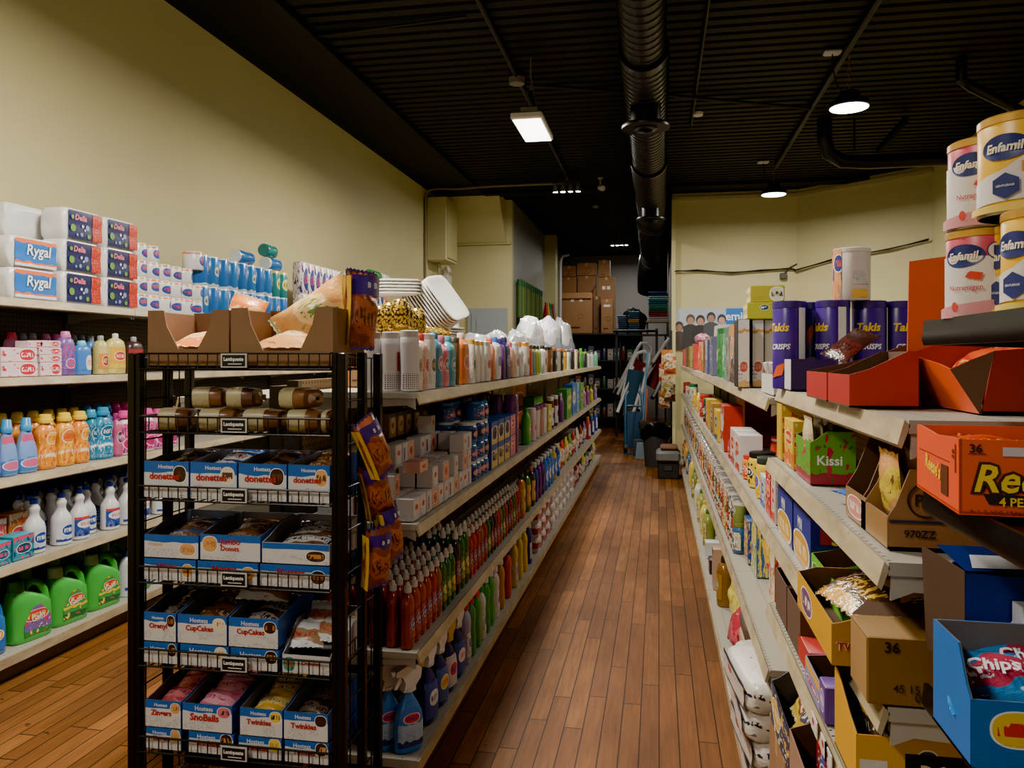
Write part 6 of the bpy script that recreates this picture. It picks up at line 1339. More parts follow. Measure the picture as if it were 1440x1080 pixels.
# --- nearest bay, third level
Z3 = RN[2] + .001
PB = PR((40, 50, 130), (206, 150, 50), (226, 206, 150), 3, (.45, .26, .44, .28), [], 0); PBS = P((34, 44, 120), .42)
for i, (a, b) in enumerate(((1094, 1115), (1116, 1141))):
    y, w = span(XRF, a, b)
    t = tray('pasta_tray', round(w * .97, 3), .24, .15, .135, PBS, KIN, PB, (('MN', .24, .42, .72, (206, 206, 214), .03),), .5, None, .003, swords=(('57', .22, .3, .62, (226, 190, 50), 'x'),) if i else ())
    if i:
        m = t.part('red_band', P((150, 40, 30), .45)); m.box(round(w * .97, 3) / 2 + .001, round(w * .97, 3) / 2 + .0014, -.10, .08, .075, .112)
    on_right(t, (a, b), Z3, .24, f'blue and yellow boxed snack tray on the third candy level, {["farther", "nearer"][i]}', 'snack tray')
GT = P((92, 176, 30), .4, 0, .08)
for i in range(2):
    y, w = span(.39, 1148, 1190)
    place(tray('green_tray', .16, .34, .085 - .01 * i, .06, GT, KIN, PR((96, 180, 36), (60, 130, 30), (40, 40, 30), 2, (.4, .6, .3, .18), [], 0), (), .3), (.52, ypx(.36, 1150) - .06 - .162 * i, Z3 + .0005), SR, f'bright green display tray behind the yellow trays, {["farther", "nearer"][i]} of two', 'display tray')
    place(pouch('green_bag', .12, .15, .03, FILM((80, 150, 40), (206, 206, 90), (50, 110, 40), i, .7), GT, i), (.47, ypx(.36, 1150) - .06 - .162 * i, Z3 + .05), 0, f'green candy bag in the {["farther", "nearer"][i]} green tray', 'candy bag', rot=(-1.2, 0, SR))
YT = P((206, 150, 20), .42, 0, .08); YTF = PR((206, 152, 22), (110, 70, 110), (226, 206, 190), 2, (.30, .5, .16, .34), [], .4, (60, 40, 20)); BAR = FILM((206, 150, 24), (44, 26, 22), (214, 170, 60), 3, .75); BAR2 = FILM((196, 136, 20), (60, 36, 26), (226, 214, 190), 7, .9)
y, w = span(.285, 1122, 1170)
t = tray('yellow_tray', .335, .36, .080, .070, YT, KIN, YTF, (), .1, P((176, 124, 30), .5), .003, swords=(('TWIX', .14, .085, .42, (226, 220, 206), 'x'), ('TWIX', .132, .086, .42, (180, 34, 36), 'x'),))
place(t, (.285 + .18, y, Z3 + .0005), SR, 'yellow candy tray full of gold packets, overhanging the third candy level', 'candy tray')
for i in range(10):
    place(pouch('candy_packet', .13, .15, .045, BAR if i % 2 else BAR2, BAR, i), (.31 + .062 * (i % 5), y + .075 - .15 * (i // 5), Z3 + .058 + .006 * (i % 3)), 0, f'gold candy packet in the overhanging yellow tray, {nth(i % 5 + 1)} from the aisle, {["farther", "nearer"][i // 5]} row', 'candy packet', rot=(-1.32, .12 * (i % 3 - 1), SR + .35 * (i % 3 - 1)))
t = carton('brown_box', .105, .26, .10, CARD((130, 96, 44)), CARD((150, 112, 60)), None, None, (('36', .078, .13, .86, (40, 30, 20), 'x'),))
m = t.part('flap', KIN); m.add([(-.052, -.13, .10), (-.052, .13, .10), (-.085, .13, .116), (-.085, -.10, .112)], [(0, 1, 2, 3)])
m = t.part('small_print', P((60, 44, 20), .6)); text(m, '45 15 00 015 Oz 0MM', .15, (.0545, -.02, .026), off=.01, face='x'); text(m, '02 25 017 015 00', .13, (.0545, .0, .014), off=.01, face='x')
place(t, (.305 + .13, 1.31, Z3 + .0005), SR, 'brown carton numbered thirty-six standing past the yellow tray', 'carton')
# --- nearest bay, fourth level
Z4 = RN[1] + .001
for i, (a, b) in enumerate(((1090, 1107), (1108, 1124))):
    on_right(tray('brown_tray', .20, .26, .15, .12, CARD((90, 62, 44)), KIN, None, (), .5), (a, b), Z4, .26, f'dark brown empty open carton on the fourth candy level, {["farther", "nearer"][i]} of two', 'carton', X=.34)
on_right(carton('red_strip_box', .14, .12, .06, P((170, 40, 34), .45), P((176, 44, 36), .45)), (1126, 1134), Z4, .12, 'flat red box beside the dark open cartons', 'box', X=.34, dz=.0)
VT = PR((130, 130, 180), (150, 50, 110), (226, 224, 230), 2, (.5, .34, .4, .16), [(.72, 2, (214, 160, 60))], 0)
on_right(tray('violet_tray', .17, .2, .07, .06, P((150, 150, 190), .42), KIN, VT, (), .5), (1135, 1151), Z4, .2, 'lavender and white candy tray on the fourth candy level', 'candy tray', X=.33)
on_right(carton('violet_box', .06, .14, .075, P((96, 60, 140), .42), PR((96, 60, 140), (150, 110, 190), (226, 220, 230), 2, (.5, .5, .3, .3), [], .3)), (1153, 1160), Z4, .14, 'small purple box beside the lavender tray', 'box', X=.33)
GT2 = PR((206, 150, 20), (196, 150, 60), (120, 120, 120), 3, None, [], .2)
place(shipping_box('stock_carton', .30, .24, .075), (.50, 1.40, Z4 + .0005), 0, 'brown carton under the lowest yellow tray', 'carton')
t = tray('yellow_tray', .34, .15, .135, .085, YT, KIN, PR((206, 152, 24), (60, 70, 110), (226, 200, 120), 4, (.30, .5, .05, .3), [], .3), (('ROLO', .26, .40, .40, (226, 214, 190), .05),), .9)
m = t.part('black_plate', P((26, 22, 22), .4)); m.box(-.10, .06, -.0765, -.0760, .010, .062)
m = t.part('white_tag', P((206, 203, 200), .5)); m.box(-.165, -.125, -.0765, -.0760, .008, .048)
place(t, (.298 + .17, 1.372, Z4 + .0765), 0, 'lowest yellow candy tray with striped packets and a black plate', 'candy tray')
STR = FILM((206, 150, 24), (30, 24, 24), (220, 216, 206), 9, 1.0)
for i in range(8):
    place(pouch('candy_packet', .07, .105, .028, STR, BAR, i + 20), (.365 + .07 * (i % 4), 1.33 + .05 * (i // 4), Z4 + .108 + .014 * (i // 4)), 0, f'yellow and black striped packet in the lowest yellow tray, {nth(i % 4 + 1)} from the aisle, {["nearer", "farther"][i // 4]} row', 'candy packet', rot=(-.95, .15 * (i % 3 - 1), .12 * (i % 3 - 1)))
# price labels on the fourth rail
for i, px in enumerate((1148, 1162, 1168)):
    mb = MB(); mb.box(-.03, .03, -.001, .001, -.017, .017); t = Tpl('price_tag'); t.p.append(('price_tag', mb, [PR((214, 206, 200), (190, 50, 40), (60, 60, 60), i, (.35, .6, .2, .2), [], 1)], None, None))
    place(t, (.316, ypx(.32, px), Z4 - .018), SR, f'small red and white price tag on the fourth candy rail, {nth(i + 1)} from the far end', 'price tag')
# --- nearest bay, base: stacked cartons with open trays
Z5 = RN[0] + .001
for i, Y in enumerate((1.62, 2.02, 2.36)):
    place(shipping_box('stock_carton', .30, .34, .34 - .02 * i), (.50, Y, Z5 + .0005), SR, f'brown stock carton on the candy bay base, {nth(i + 1)} from the camera', 'carton')
ztop = Z5 + .341
place(tray('chip_tray', .32, .30, .15, .11, P((36, 40, 60), .4), P((60, 56, 60), .5), PR((44, 50, 76), (206, 160, 50), (206, 204, 206), 2, (.3, .5, .2, .3), [], .5, blobs=.4), (), .2), (.335 + .13, 2.20, ztop + .0005), SR, 'dark blue tray of small chip bags under the candy shelves', 'chip tray')
CHB = FILM((206, 160, 40), (40, 50, 90), (206, 200, 196), 3, .8)
for i in range(6):
    place(pouch('chip_bag', .11, .14, .05, CHB if i % 2 else FILM((200, 170, 60), (110, 60, 40), (206, 204, 206), 5, .8), CHB, i), (.36 + .07 * (i % 3), 2.27 - .12 * (i // 3), ztop + .05), 0, f'small yellow chip bag in the dark blue tray, {nth(i % 3 + 1)} from the aisle, {["far", "near"][i // 3]} row', 'chip bag', rot=(-.8, 0, SR + .3 * (i % 2)))
for i, (Y, h, words) in enumerate(((1.92, .20, 'farther'), (1.64, .19, 'nearer'))):
    place(tray('brown_tray', .24, .30, h, h * .7, CARD((150, 110, 86)), KIN, None, (), .4), (.335 + .13, Y, ztop + .0005 - (.02 if i == 0 else 0)), SR, f'brown open carton with red packs under the candy shelves, {words}', 'carton')
    for j in range(3):
        place(carton('red_pack', .20, .05, h * .62, P((160, 34, 36), .42), PR((160, 34, 36), (90, 90, 150), (206, 190, 190), j, (.5, .5, .3, .3), [], .4, blobs=.4)), (.40 + .075 * j, Y, ztop + .006 - (.02 if i == 0 else 0)), SR, f'red pack standing in the {words} open carton, {nth(j + 1)} from the aisle', 'pack')
# --- far bays, second level
Z2F = RG[2] + .001
def J(c, l, lb, n='jar'): return (n, c, l, lb)
lv2 = [((959.5, 962), .16, 'jar', (170, 40, 36), (190, 50, 40), 'red jar farthest'), ((962.5, 965.5), .17, 'jar', (200, 190, 180), (190, 50, 40), 'white jar with a red lid'), ((966, 971), .20, 'jar', (206, 200, 186), (40, 130, 70), 'white jar with a green lid'), ((971.5, 976), .18, 'bottle', (214, 180, 40), (206, 190, 170), 'yellow sauce bottle'), ((976.5, 981), .18, 'bottle', (206, 170, 50), (206, 203, 196), 'yellow sauce bottle with a white cap'), ((981.5, 986), .19, 'jar', (150, 40, 34), (190, 46, 40), 'dark red jar'), ((986.5, 991), .19, 'jar', (60, 40, 36), (40, 110, 60), 'dark jar with a green lid'), ((991.5, 997), .21, 'box', (206, 170, 40), (190, 60, 60), 'yellow box'), ((997.5, 1003.5), .21, 'box', (170, 130, 50), (90, 60, 120), 'yellow and purple box'), ((1004, 1009.5), .19, 'box', (214, 180, 40), (40, 70, 130), 'yellow box with a blue ring'), ((1010.5, 1021), .25, 'box', (176, 38, 32), (206, 190, 176), 'large red carton'), ((1021.5, 1026), .12, 'bottle', (176, 40, 36), (206, 190, 180), 'small red bottle'), ((1027, 1033), .17, 'box', (206, 200, 196), (180, 46, 40), 'white and red carton, farther'), ((1033.5, 1040), .17, 'box', (206, 200, 196), (180, 46, 40), 'white and red carton, nearer'), ((1041, 1047), .10, 'jar', (206, 130, 50), (190, 46, 40), 'short orange jar with a red lid'), ((1047.5, 1057), .14, 'jar', (206, 176, 46), (40, 40, 38), 'yellow jar with a black lid'), ((1058, 1068), .15, 'can', (206, 170, 40), (60, 66, 60), 'yellow and blue canister with a dark lid'), ((1069, 1076), .11, 'box', (200, 200, 206), (50, 80, 160), 'white and blue zigzag box'), ((1076.5, 1084), .15, 'box', (180, 40, 36), (214, 60, 50), 'red box'), ((1084.5, 1090), .14, 'box', (206, 196, 190), (190, 46, 44), 'white and red slim box')]
for i, (pp, h, kd, c1, c2, words) in enumerate(lv2):
    y, w = span(XRF, *pp); w = rq(min(w * .94, .26))
    if kd == 'jar': t = jar('jar', min(w, .11) / 2, h, PL(c1), PL(c2), lab_(c1, c2, (226, 214, 190), i, blobs=.4)); d = min(w, .11)
    elif kd == 'can': t = jar('canister', .048, h, P(c1, .35), PL(c2), PR((206, 170, 40), (50, 90, 170), (206, 60, 50), 2, (.4, .5, .36, .3), [], .3)); d = .096
    elif kd == 'bottle': t = bottle('sauce_bottle', min(w, .075), .06, h, 'flask', PL(c1), PL(c2), lab_(c1, (180, 50, 40), (226, 214, 190), i, blobs=.3), .5); d = .06
    else: t = carton('grocery_box', w, .10, h, P(c1, .45), PR(c1, c2, (226, 200, 120), i, (.5, .6, .34, .18), [(-.1, .2, c2)], .8, blobs=.3), P(c1, .45)); d = .10
    on_right(t, pp, Z2F, d, words + ' on the second grocery shelf', kd if kd != 'can' else 'canister', small=pp[0] < 985)
on_right(carton('grocery_box', .5, .25, .27, P((150, 30, 28), .45), None), (1000, 1018), Z2F, .25, 'long dark red carton set back behind the large red one', 'box', back=.14)
for i, px in enumerate((1040, 1050)):
    on_right(jar('tall_jar', .055, .17, PL((190, 60, 40)), PR((190, 40, 38), (206, 203, 200), (206, 203, 200), i, None, [(.3, .6, (214, 210, 206))], 0)), px, Z2F, .11, f'jar with a red and white striped lid in the second row, {["farther", "nearer"][i]}', 'jar', back=.13)
# --- far bays, third level: jars, stacked cans and bright bags
Z3F = RG[1] + .001; rr = random.Random(5)
pal = [(170, 50, 36), (206, 150, 50), (120, 130, 60), (190, 80, 40), (60, 50, 46), (200, 190, 170), (150, 40, 40), (50, 90, 130), (206, 176, 60), (90, 60, 44), (180, 60, 44), (46, 100, 80)]
cn = ['brick red', 'golden', 'olive', 'rust', 'black', 'cream', 'dark red', 'blue', 'yellow', 'brown', 'tomato red', 'deep green']
def pxr(Y): zc = dep(XRF, Y); return 926 + F * XRF / CT / zc
yj = 11.55; i = 0
while pxr(yj) < 1029:
    st = .092 if yj < 7 else .13
    px, b = pxr(yj), pxr(yj - st); c = pal[i % 12]; l = pal[(i * 5 + 3) % 12]
    if i % 3 != 2:
        on_right(jar('jar', .039, .15, PL(c), PL(l if i % 2 else (190, 50, 40)), lab_((206, 190, 160), c, l, i, blobs=.4)), (px, b), Z3F, .08, f'{cn[i % 12]} jar on the third grocery shelf, {nth(i + 1)} from the far end', 'jar', small=px < 990)
        on_right(can('tin_can', .037, .105, PR(l, c, (226, 206, 160), i, (.5, .55, .3, .2), [(.8, 2, (190, 186, 176))], .3), P((176, 172, 166), .3, .7), (), None, .004, 16), (px, b), Z3F, .08, f'{cn[(i * 5 + 3) % 12]} tin standing on the {nth(i + 1)} jar from the far end', 'tin', dz=.1508)
    else:
        for s_ in range(2):
            on_right(can('tin_can', .039, .11, PR(c, l, (226, 206, 160), i + s_, (.5, .55, .3, .2), [(.8, 2, (190, 186, 176))], .3), P((176, 172, 166), .3, .7), (), None, .004, 16), (px, b), Z3F, .08, f'{cn[i % 12]} printed tin, {["lower", "upper"][s_]}, {nth(i + 1)} place from the far end', 'tin', dz=.1105 * s_)
    yj -= st; i += 1
bags = [((1031, 1036), (36, 70, 130), (206, 110, 50), 'blue and orange', .22), ((1036.5, 1043), (40, 100, 140), (206, 180, 60), 'teal and yellow', .30), ((1043.5, 1050), (190, 60, 40), (226, 176, 60), 'red and yellow', .30), ((1050.5, 1057), (160, 40, 36), (206, 200, 190), 'crimson', .31), ((1057.5, 1064), (36, 60, 120), (206, 60, 50), 'navy and red', .31), ((1064.5, 1071), (30, 80, 150), (214, 170, 40), 'royal blue', .31), ((1071.5, 1079), (40, 60, 120), (206, 100, 50), 'dark blue and orange', .31), ((1079.5, 1087), (44, 90, 160), (190, 50, 50), 'bright blue', .32), ((1087.5, 1094), (80, 100, 90), (206, 140, 110), 'grey-green', .26)]
for i, (pp, c1, c2, nm_, h) in enumerate(bags):
    y, w = span(XRF, *pp)
    if i % 3 == 2: t = pouch('snack_bag', rq(w * .98), h * .86, .07, FILM(c1, c2, (226, 206, 120), i, 1.0), P(c1, .3), i)
    else: t = carton('cracker_box', rq(w * .95), .08, h * .9, P(c1, .42), PR(c1, c2, (226, 206, 90), i, (.5, .62, .34, .16), [], .5, blobs=.9), PR(c1, c2, (226, 206, 90), i + 3, None, [], .4, blobs=.8))
    on_right(t, pp, Z3F, .08, f'{nm_} {"snack bag" if i % 3 == 2 else "cracker box"} on the third grocery shelf', 'snack bag' if i % 3 == 2 else 'box', dz=.012 if i % 3 == 2 else 0, back=.05 + .012 * i)
for i, (px, c) in enumerate(((1070, (190, 186, 180)), (1080, (170, 170, 176)), (1089, (206, 130, 110)))):
    on_right(can('tin_can', .045, .12, PR(c, (60, 90, 150), (206, 60, 50), i, (.5, .5, .3, .2), [], .5), P((176, 172, 166), .3, .7), (), None, .004, 18), px, Z3F, .1, f'pale tin behind the bright boxes, {nth(i + 1)} from the far side', 'tin', back=.24)
# --- far bays, base: bottles, bags, flour and rice
Z1F = RG[0] + .001; XB_ = XRG - .043 + .03
def on_base(t, px, d, lb, cat, group=None, back=0.0, small=False, dz=0.0, rz=SR): return on_right(t, px, Z1F, d, lb, cat, group, back, small, rz, dz, XB_)
bs = [((958.5, 960.3), .26, (190, 60, 50), 'red'), ((960.5, 962.5), .28, (206, 150, 50), 'golden'), ((963, 966), .27, (60, 90, 140), 'blue'), ((966.5, 970), .29, (206, 180, 60), 'yellow'), ((970.5, 974), .28, (110, 120, 60), 'olive'), ((974.5, 978), .27, (200, 196, 180), 'pale'), ((978.5, 982), .27, (150, 150, 70), 'moss'), ((982.5, 986), .26, (206, 190, 90), 'straw'), ((986.5, 989.5), .26, (130, 140, 60), 'green-gold')]
for i, (pp, h, c, nm_) in enumerate(bs):
    y, w = span(XB_, *pp)
    on_base(bottle('oil_bottle', min(rq(w * .9), .11), .09, h, 'flask', P(c, .2), PL((206, 180, 60) if i % 2 else (60, 110, 60)), lab_((206, 190, 120), c, (180, 60, 40), i, blobs=.4), .45), pp, .09, f'{nm_} cooking oil bottle on the base grocery shelf', 'bottle', small=True)
on_base(carton('white_box', .10, .10, .11, P((200, 198, 194), .45), PR((200, 198, 194), (60, 60, 60), (120, 120, 120), 2, None, [], 1)), (990, 994), .10, 'small white box with dark print on the base grocery shelf', 'box')
on_base(carton('dark_box', .12, .12, .09, P((40, 34, 34), .4), PR((40, 34, 34), (150, 50, 40), (206, 200, 196), 2, (.5, .5, .3, .3), [], 0)), (995, 999), .12, 'small black box on the base grocery shelf', 'box')
on_base(carton('spice_carton', .10, .10, .24, P((176, 140, 110), .5), PR((186, 140, 120), (150, 70, 50), (206, 190, 170), 2, None, [(.86, 2, (60, 60, 70))], 1)), (1000, 1004.5), .10, 'tan carton with a dark top on the base grocery shelf', 'carton')
on_base(bottle('honey_jug', .11, .10, .27, 'oval', P((120, 80, 20), .2), PL((60, 44, 30)), lab_((150, 110, 30), (50, 110, 50), (206, 200, 180), 2), .5), (1005, 1010.5), .10, 'amber jug with a brown cap on the base grocery shelf', 'jug')
place(pouch('yellow_bag', .20, .30, .10, FILM((214, 196, 40), (226, 214, 110), (196, 176, 30), 3, .6), P((214, 196, 40), .3), 3), (XB_ + .07, ypx(XB_, 1014.5), Z1F + .012), 0, 'bright yellow bag leaning on the base grocery shelf', 'bag', rot=(-.12, 0, SR))
place(blob('red_bag', .20, .26, .24, FILM((176, 50, 66), (200, 90, 100), (150, 36, 50), 2, .6), 5, .2, 2), (XB_ + .10, ypx(XB_, 1025), Z1F), 0, 'red plastic bag slumped on the base grocery shelf', 'bag')
FLO = P((176, 150, 116), .65, 0, .12)
for i in range(4):
    place(softpack('flour_bag', .30, .26, .075, FLO if i else P((90, 70, 66), .4, 0, .2), None, (), i), (XB_ + .15, ypx(XB_, 1036), Z1F + .0005 + .0755 * (3 - i)), SR, f'{"tan" if i else "dark"} paper flour bag, {["topmost", "second", "third", "lowest"][i]} of a flat pile', 'flour bag')
RICE = FILM((200, 192, 182), (206, 200, 192), (40, 44, 66), 4, .35, .35)
def ricebag(seed): return softpack('rice_bag', .40, .30, .089, RICE, PR((196, 186, 176), (200, 70, 50), (60, 110, 110), seed, (.35, .6, .1, .16), [(.84, 2, (36, 42, 66)), (-.1, .12, (36, 42, 66))], .5), (), seed, 1.5)
for j in range(2):
    for i in range(3 if j == 0 else 4):
        px = 1049 if j == 0 else 1063
        place(ricebag(i + 3 * j), (XB_ + .145 - .012 * i - (.03 if j else 0), ypx(XB_, px), Z1F + .0005 + .09 * i), SR + .1 * (i % 2), f'white and navy rice bag, {nth(i + 1)} up in the {["farther", "nearer"][j]} pile', 'rice bag', 'rice bags on the base shelf')
# ------------------------------------------------------------------ black metal rack at the near end
t = Tpl('black_end_rack'); KX0, KX1, KY0, KY1 = .362, .80, .42, 1.19
KZ = [1.547, 1.316, 1.045]
for z in KZ:
    m = t.part('shelf', BLK); m.box(KX0 + .012, KX1, KY0, KY1, z - .012, z - .001)
    m = t.part('lip', BLK); m.prism([(KX0, z + .004), (KX0 + .006, z + .004), (KX0 + .012, z - .012), (KX0 + .012, z - .030), (KX0, z - .030), (KX0 - .003, z - .022), (KX0 - .001, z - .008)], KY0, KY1)
    m = t.part('end_bracket', BLK); m.prism([(KX0 + .013, z - .013), (KX1, z - .013), (KX1, z - .10), (KX0 + .2, z - .036), (KX0 + .013, z - .030)], KY1 - .006, KY1)
for y in (KY0 + .02, KY1 - .03):
    m = t.part('post', BLK); m.box(KX1, KX1 + .03, y - .015, y + .015, 0, 1.8)
    m = t.part('foot', BLK); m.box(KX0 + .1, KX1 + .03, y - .015, y + .015, 0, .03)
place(t, (0, 0, 0), 0, 'black metal rack with deep lips nearest the camera on the candy side', 'rack')
GOLDL = P((196, 150, 60), .35, .5, .05); YLW = P((226, 176, 30), .35, 0, .06); WLB = P((214, 208, 206), .35, 0, .05); NVY = P((24, 40, 110), .35, 0, .05); PNK = P((196, 66, 90), .35, 0, .08); ORHX = P((226, 140, 30), .35); STEEL = P((170, 166, 160), .3, .8)
def formula(kind, a):
    top = YLW if kind == 'y' else PNK; h = .112; r = .046
    bits = [('poly', ((a - 1.5, .10), (a + 1.6, .16), (a + 1.6, .80), (a + .7, .68), (a - .2, .44), (a - 1.5, .32)) if kind == 'y' else ((a - 1.5, .02), (a + 1.6, .02), (a + 1.6, .66), (a - 1.5, .72)), WLB),
            ('ell', a - .20, .66 if kind == 'y' else .70, .026, .0145, NVY, 28), ('text', 'Enfamil', .040, a - .20, .66 if kind == 'y' else .70, (226, 220, 200), .03, .15),
            ('ell', a + .62, .74, .0105, .0105, NVY, 24), ('ell', a + .62, .74, .0092, .0092, WLB, 24), ('text', '1.', .008, a + .62, .74, (30, 44, 110), .03, 0)]
    if kind == 'y': bits += [('ell', a - .15, .27, .0145, .0145, NVY, 6), ('ell', a + .38, .44, .011, .011, ORHX, 6), ('text', 'GENTLEEASE', .019, a - .15, .27, (206, 206, 214), .02, 0), ('poly', ((a - 1.5, .02), (a + 1.6, .02), (a + 1.6, .12), (a - 1.5, .08)), P((226, 196, 90), .35))]
    else: bits += [('poly', ((a - .1, .46), (a + .3, .42), (a + .32, .50), (a + .0, .53)), P((206, 50, 40), .35)), ('text', 'Nutramigen', .042, a - .1, .34, (190, 60, 90), .015, 0), ('poly', ((a - 1.5, .02), (a + 1.6, .02), (a + 1.6, .26), (a - 1.5, .10)), P((206, 140, 150), .35, 0, .1)), ('ell', a - .35, .14, .004, .006, P((206, 60, 50), .4), 12)]
    return can('formula_can', r, h, top, GOLDL, bits, STEEL, .010, 40)
zk = KZ[0] + .0005
def atk(px, Y): return xpx(Y, px)
zk = KZ[0] + .0005
for i, (px, Y, kd, a, up, words) in enumerate(((1388, 1.10, 'p', -.75, 0, 'pink and white formula can, bottom row, with small print'), (1391, 1.10, 'p', -.60, 1, 'pink and white formula can, upper row, with a blue oval'), (1446, 1.07, 'y', -.95, 0, 'yellow and white formula can, bottom row, partly hidden'), (1440, 1.0, 'y', -.60, 1, 'yellow and white formula can, upper row, nearest'), (1477, .955, 'y', -1.0, 0, 'yellow and white formula can, bottom row, cut by the edge'))):
    place(formula(kd, a), (atk(px, Y), Y, zk + .1125 * up), 0, words, 'formula can')
# orange candy box on the second level of the black rack
RO = P((222, 80, 34), .4, 0, .05); ROS = P((200, 62, 20), .4, 0, .05)
t = Tpl('orange_candy_box'); bw, bd, bh = .27, .207, .085   # long side faces the camera, short side the aisle
m = t.part('box', [RO, KIN]); th = .003
m.box(0, bw, 0, th, 0, bh); m.box(0, bw, bd - th, bd, 0, bh); m.box(bw - th, bw, th, bd - th, 0, bh); m.box(0, bw, 0, bd, -.001, th)
m.prismx([(0, 0), (bd, 0), (bd, bh), (bd * .85, bh), (bd * .5, bh * .95), (bd * .15, bh), (0, bh)], 0, th)
for i, (s, w_, c, off, yy_) in enumerate((("Reese's", .138, (60, 26, 14), .085, -.001), ("Reese's", .130, (232, 196, 30), .02, -.0016))):
    m = t.part('lettering', P(c, .4, 0, 0)); text(m, s, w_, (.080, yy_, .042), off=off, shear=.25)
m = t.part('plate', P((40, 20, 16), .4)); m.add([(.024, -.0012, .024), (.24, -.0012, .020), (.24, -.0012, .008), (.030, -.0012, .012)], [(0, 1, 2, 3)])
m = t.part('lettering', P((232, 196, 30), .4)); text(m, '4 PEANUT BUTTER CUPS', .15, (.115, -.0018, .0155), off=.02)
m = t.part('lettering', P((40, 20, 16), .4)); text(m, '36', .013, (.017, -.0012, .075), off=.03)
m.box(.009, .027, -.0012, -.0008, .0685, .0692)
m = t.part('label_strip', P((200, 190, 196), .4)); m.box(.044, .15, -.0013, -.0008, .067, .077)
m = t.part('lettering', P((120, 34, 20), .4)); text(m, '4-1.5 OZ (42g) 36 PACKS NET WT 3.3 LB', .16, (.09, -.0012, .004), off=.005, h=.0035)
m = t.part('lettering', P((232, 196, 30), .4)); text(m, "Reese's", .075, (-.0012, .115, .040), off=.03, face='-x', rot=-.1)
m = t.part('lettering', P((60, 26, 14), .4)); text(m, '36', .012, (-.0012, .022, .066), off=.03, face='-x', rot=PI / 2)
m = t.part('cup_picture', P((90, 46, 24), .4)); m.box(-.0012, -.0006, .045, .075, .012, .048)
m = t.part('printed_line', P((150, 50, 20), .4)); m.box(-.0011, -.0006, .04, .19, .054, .055); m.box(-.0011, -.0006, .012, .015, .045, .078)
bx_, by_ = .337, .985
place(t, (bx_, by_, KZ[1] + .0062), -.08, 'orange box of peanut butter cups on the black rack', 'candy box')
for i in range(8):
    place(pouch('candy_packet', .07, .085, .018, RCF, RCF, i + 50), (bx_ + .055 + .055 * (i % 4), by_ + .035 + .075 * (i // 4), KZ[1] + .058 + .004 * (i % 2)), 0, f'orange candy packet in the peanut butter cup box, {nth(i % 4 + 1)} from the aisle, {["front", "back"][i // 4]} row', 'candy packet', rot=(-1.4, .06 * (i % 3 - 1), .25 * (i % 3 - 1)))
# blue display and snack trays on the third level
z3k = KZ[2]
BLD = P((18, 40, 110), .4, 0, .08)
t = Tpl('blue_display'); m = t.part('carton', [BLD, KIN]); X0, X1, Y0, Y1, H = .396, .79, 1.135, 1.185, .175
m.box(X0, X1, Y0, Y1, 0, .004, 1); m.box(X0, X1, Y1 - .004, Y1, .004, H, 0); m.box(X1 - .004, X1, Y0, Y1 - .004, .004, H, 0); m.prism([(X0, .004), (X1, .004), (X1, H * .9), (X0, H * .98)], Y0, Y0 + .004)
m = t.part('open_flap', P((74, 52, 38), .7)); m.add([(X0 - .001, Y0, .035), (X0 - .001, Y0, H), (.366, Y1 + .028, H + .015), (.372, Y1 + .028, .045)], [(0, 1, 2, 3)])
m = t.part('top_flap', BLD); m.add([(X0, Y0, H), (X1, Y0, H), (X1, Y1, H + .022), (X0 - .02, Y1, H + .022)], [(0, 1, 2, 3)])
m = t.part('white_label', P((200, 200, 210), .4)); m.add([(X0 + .01, Y0 + .005, H + .003), (X0 + .10, Y0 + .005, H + .004), (X0 + .105, Y0 + .03, H + .0145), (X0 + .015, Y0 + .03, H + .0145)], [(0, 1, 2, 3)])
place(t, (0, 0, z3k + .0005), 0, 'dark blue open carton with a brown flap on the lowest black shelf', 'carton')
place(tray('white_tray', .17, .05, .14, .105, P((196, 198, 206), .4), P((150, 150, 156), .5), PR((196, 198, 206), (180, 40, 50), (60, 70, 120), 3, (.3, .45, .14, .3), [], .5), (), .5), (.535, 1.105, z3k + .0005), 0, 'torn white snack tray before the dark blue carton', 'snack tray')
for i in range(3): place(pouch('cookie_bag', .11, .11, .035, FILM((40, 120, 190), (206, 150, 80), (206, 206, 214), i, .8), P((60, 130, 190), .3), i), (.50 + .035 * i, 1.095 + .006 * i, z3k + .075), 0, f'blue cookie packet in the torn white tray, {nth(i + 1)} from the aisle', 'cookie packet', rot=(-.9, 0, .2 * i))
CBL = P((30, 100, 180), .4, 0, .08)
t = tray('cookie_tray', .30, .12, .125, .075, CBL, P((100, 98, 104), .5), PR((34, 104, 184), (226, 190, 40), (206, 50, 50), 4, (.16, .6, .09, .26), [], .2), (), .3)
m = t.part('round_seal', P((206, 206, 214), .4)); m.add([(.05, -.0615, .045)] + [(.05 + .020 * math.cos(a), -.0615, .045 + .020 * math.sin(a)) for a in [2 * PI * i / 24 for i in range(24)]], [(0, i + 1, (i + 1) % 24 + 1) for i in range(24)])
m = t.part('seal_centre', P((214, 176, 40), .4)); m.add([(.05, -.062, .045)] + [(.05 + .013 * math.cos(a), -.062, .045 + .013 * math.sin(a)) for a in [2 * PI * i / 20 for i in range(20)]], [(0, i + 1, (i + 1) % 20 + 1) for i in range(20)])
place(t, (.335 + .152, 1.012, z3k + .0045), 0, 'bright blue cookie tray with a round seal on the lowest black shelf', 'cookie tray')
CKB = FILM((50, 130, 200), (180, 36, 50), (214, 216, 224), 6, .7, .12)
